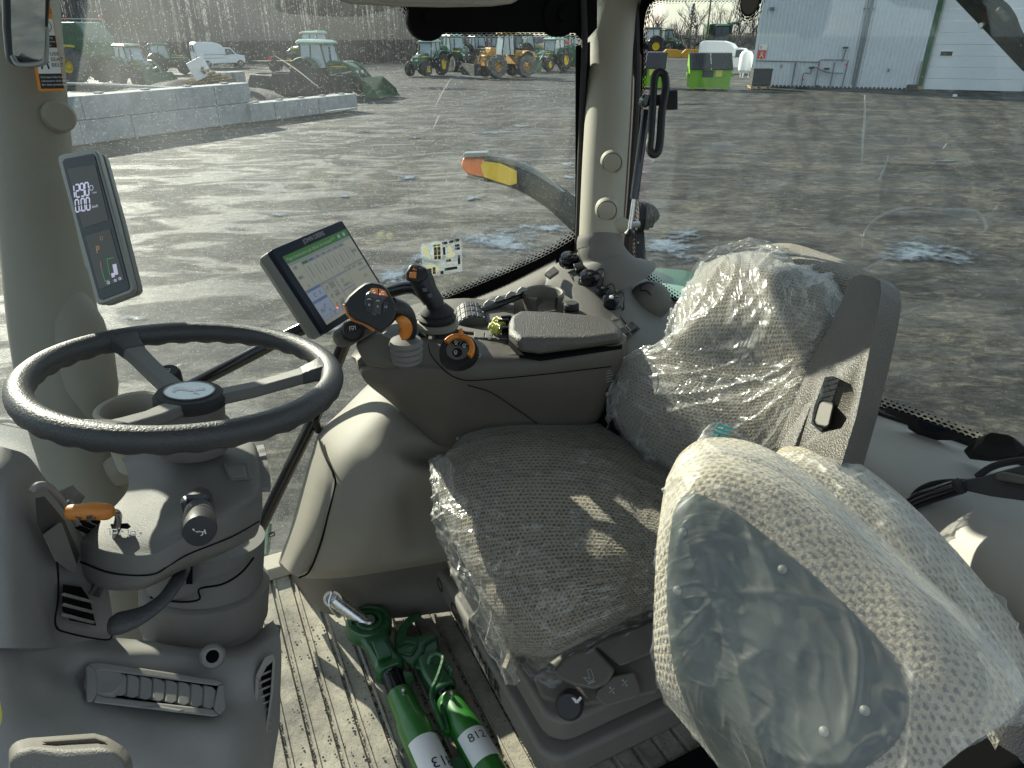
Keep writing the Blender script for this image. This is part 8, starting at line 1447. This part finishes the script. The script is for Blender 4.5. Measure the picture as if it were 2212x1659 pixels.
add('ball', glathe([(.012, -.022), (.020, -.014), (.023, 0), (.020, .014), (.012, .023)], e0, hax, 26), 'steel', t)
pin = add('pin', glathe([(.016, -.03), (.016, .105), (.014, .112), (0, .112)], e0, (hax * .55 - Vector((1, 0, 0)) * .8 + UP * .25).normalized(), 26), 'zinc', t)
pe = e0 + (hax * .55 - Vector((1, 0, 0)) * .8 + UP * .25).normalized() * .112
add('linch_pin', join(glathe([(.022, -.003), (.022, .003), (.016, .003), (.016, -.003)], pe, (0, -1, .3), 18), gtube([pe + Vector((0, 0, .02)), pe + Vector((-.004, -.02, .0)), pe + Vector((.012, -.02, -.035)), pe + Vector((.02, -.01, -.04))], .0025, 8, smoothn=20)), 'zinc', pin)
def box_sec(c, w_, h): return [c + sd2 * (w_ * i) + UP * (h * j) for i, j in ((-1, -.7), (-.7, -1), (.7, -1), (1, -.7), (1, .7), (.7, 1), (-.7, 1), (-1, .7))]
add('shank', gloft([box_sec(e0 + ax * .035, .034, .018), box_sec(e0 + ax * .075, .028, .020), box_sec(e1 - ax * .02, .030, .026), box_sec(e1, .034, .030), box_sec(e1 + ax * .012, .026, .026)]), 'green_cast', t, bevel=.004)
add('shank_emboss', gloft([[e0 + ax * a + sd2 * b + UP * h for a, b in ((.07, -.014), (.125, -.016), (.125, .016), (.07, .014))] for h in (.016, .0275)]), 'green_cast', t, bevel=.003)
def thread(a, b, r, turns, pr=.0028):
    n = turns * 12; d_ = b - a; L_ = d_.length; u = d_.normalized(); s_ = u.cross(UP).normalized(); q = u.cross(s_); return gtube([a + u * (L_ * i / n) + (s_ * math.cos(i * .5236) + q * math.sin(i * .5236)) * r for i in range(n + 1)], pr, 6)
add('thread', join(gtube([e1, t0], .0185, 20), thread(e1 + ax * .01, t0, .0205, 11)), 'gloss_black', t)
add('tube', gtube([t0, t0 + ax * .004, t0 + ax * .06, t0 + ax * .075, t0 + ax * .09, t1], [.028, .029, .029, .032, .034, .034], 36), 'green_tube', t)
add('grease_nipple', glathe([(.006, 0), (.004, .006), (.005, .012), (.003, .016), (0, .016)], t0 + ax * .025 + UP * .028 - sd2 * .004, UP, 10), 'zinc', t)
def wrap(n_, c0, c1, r, a0, a1, m_, par, toff=.0008):
    u = (c1 - c0).normalized(); v, f = [], []; n = 16
    for c in (c0, c1):
        for k in range(n + 1): a = R(a0 + (a1 - a0) * k / n); v.append(c + (UP * math.cos(a) + sd2 * math.sin(a)) * (r + toff))
    return add(n_, (v, [(k, k + 1, n + 2 + k, n + 1 + k) for k in range(n)]), m_, par)
l0 = t0 + ax * .135; lw = .085
lb_ = wrap('paper_label', l0, l0 + ax * lw, .034, -95, 55, 'label_white', t)
def curved_text(s_, c, r, size, base_a, par, rotate=True):
    # lettering laid round the tube
    cf_ = Fr(Vector((0, 0, 0)), (1, 0, 0), (0, 1, 0)); cf_.n = Vector((0, 0, 1)); g = text(s_, cf_, 0, 0, size, 'label_dark', None, h=0)
    vs = []
    for p in g[0]: 
        a = base_a + p.x / r * rotate; along = p.y * rotate; vs.append(c + ax * along + (UP * math.cos(a) + sd2 * math.sin(a)) * (r + .0016))
    return add('lettering', (vs, g[1]), 'label_dark', par, smooth=False)
curved_text('813', l0 + ax * lw * .78, .034, .032, R(-30), lb_, 1)
sgn = 1
t = thing('hook_link', 'green hitch link with claw hook lying beside the seat base', 'hitch link', flo(930, 1440, FZ))
u0 = flo(898, 1395, FZ + .03); u1 = flo(938, 1462, z0); v0 = flo(968, 1510, z0); v1 = flo(1110, 1760, z0); ax = (v1 - v0).normalized(); sd2 = ax.cross(UP).normalized()
def hz(pts, z_): return [flo(x, y, z_) for x, y in pts]
hook = [(853, 1400), (852, 1378), (862, 1352), (880, 1334), (905, 1322), (912, 1328), (908, 1338), (890, 1346), (881, 1360), (880, 1373), (892, 1376), (915, 1370), (935, 1366), (944, 1372), (948, 1398), (944, 1425), (938, 1445), (905, 1448), (870, 1425), (858, 1412)]
add('hook', gloft([hz(hook, FZ + .004), hz(hook, FZ + .055)]), 'green_cast', t, bevel=.009, seg=3)
add('hook_rib', join(gtube([flo(x, y, FZ + .057) for x, y in ((860, 1395), (875, 1386), (893, 1388), (900, 1392), (888, 1412), (866, 1408))], .004, 8, smoothn=24), gtube([flo(x, y, FZ + .057) for x, y in ((940, 1378), (918, 1392), (912, 1410), (900, 1425), (890, 1440))], .004, 8, smoothn=20)), 'green_cast', t)
def bsec(c, w_, h): return [c + sd2 * (w_ * i) + UP * (h * j) for i, j in ((-1, -.7), (-.7, -1), (.7, -1), (1, -.7), (1, .7), (.7, 1), (-.7, 1), (-1, .7))]
add('shank', gloft([bsec(flo(925, 1425, FZ + .035), .030, .026), bsec(u1, .026, .026), bsec(flo(962, 1498, z0), .028, .028)]), 'green_cast', t, bevel=.004)
add('thread', join(gtube([flo(960, 1494, z0), v0], .018, 20), thread(flo(962, 1497, z0), v0, .0195, 5)), 'gloss_black', t)
add('tube', gtube([v0, v0 + ax * .004, v0 + ax * .05, v0 + ax * .065, v0 + ax * .08, v1], [.026, .0275, .0275, .030, .032, .032], 36), 'green_tube', t)
add('grease_nipple', glathe([(.006, 0), (.004, .006), (.005, .012), (.003, .016), (0, .016)], v0 + ax * .02 + UP * .0265, UP, 10), 'zinc', t)
l0 = v0 + ax * .105; lb_ = wrap('paper_label', l0, l0 + ax * .07, .032, -75, 60, 'label_white', t); curved_text('812', l0 + ax * .022, .032, .025, R(-8), lb_, -1)
add('release_rod', gtube([flo(x, y, z_) for x, y, z_ in ((958, 1578, FZ + .05), (945, 1540, FZ + .06), (932, 1500, FZ + .07), (946, 1462, FZ + .08), (957, 1424, FZ + .085), (945, 1413, FZ + .08), (930, 1420, FZ + .07), (926, 1445, FZ + .05), (934, 1466, FZ + .04))], .0052, 10, smoothn=60), 'green_cast', t)
add('release_rod', gtube([flo(x, y, z_) for x, y, z_ in ((962, 1434, FZ + .06), (972, 1440, FZ + .07), (974, 1455, FZ + .06), (958, 1500, FZ + .05), (955, 1530, FZ + .05), (968, 1575, FZ + .05))], .0045, 10, smoothn=40), 'green_cast', t)
for px, nm in (([(953, 1574), (975, 1570), (984, 1590), (975, 1598), (956, 1590)], 'rod_bracket'), ([(965, 1640), (1000, 1636), (1015, 1668), (975, 1672)], 'rod_bracket'), ([(868, 1447), (892, 1452), (896, 1466), (886, 1480), (876, 1478)], 'chain_bracket')): add(nm, gloft([hz(px, FZ + .03), hz(px, FZ + .04)]), 'green_cast', t, bevel=.002)
add('bracket_bolt', glathe([(.006, 0), (.006, .006), (0, .008)], flo(966, 1580, FZ + .042), UP, 8), 'green_tube', t)
t = thing('floor_cable', 'thin black cable drooping across the dark rear floor', 'cable', C(.7, .55, FZ)); add('cord', gtube([C(.62, .62, FZ + .01), C(.66, .5, FZ + .02), C(.8, .4, FZ + .015)], .004, 8, smoothn=14), 'rubber', t); add('plug', gtube([C(.8, .4, FZ + .015), C(.83, .385, FZ + .015)], .007, 8), 'rubber', t)
t = thing('seat_base_plinth', 'low dark plinth behind the seat base on the cab floor', 'plinth', C(.7, .5, FZ)); add('deck', gloft([[C(a, b, z) for a, b in ((.47, -.2), (1.2, -.2), (1.2, .64), (.47, .64))] for z in (FZ + .001, FZ + .012)]), 'matte_black', t, bevel=.003); add('bolt', glathe([(.012, 0), (.012, .01), (0, .014)], C(.50, .6, FZ + .012), UP, 6), 'steel', t)
# left outer wall of the cab behind the pillar bottom
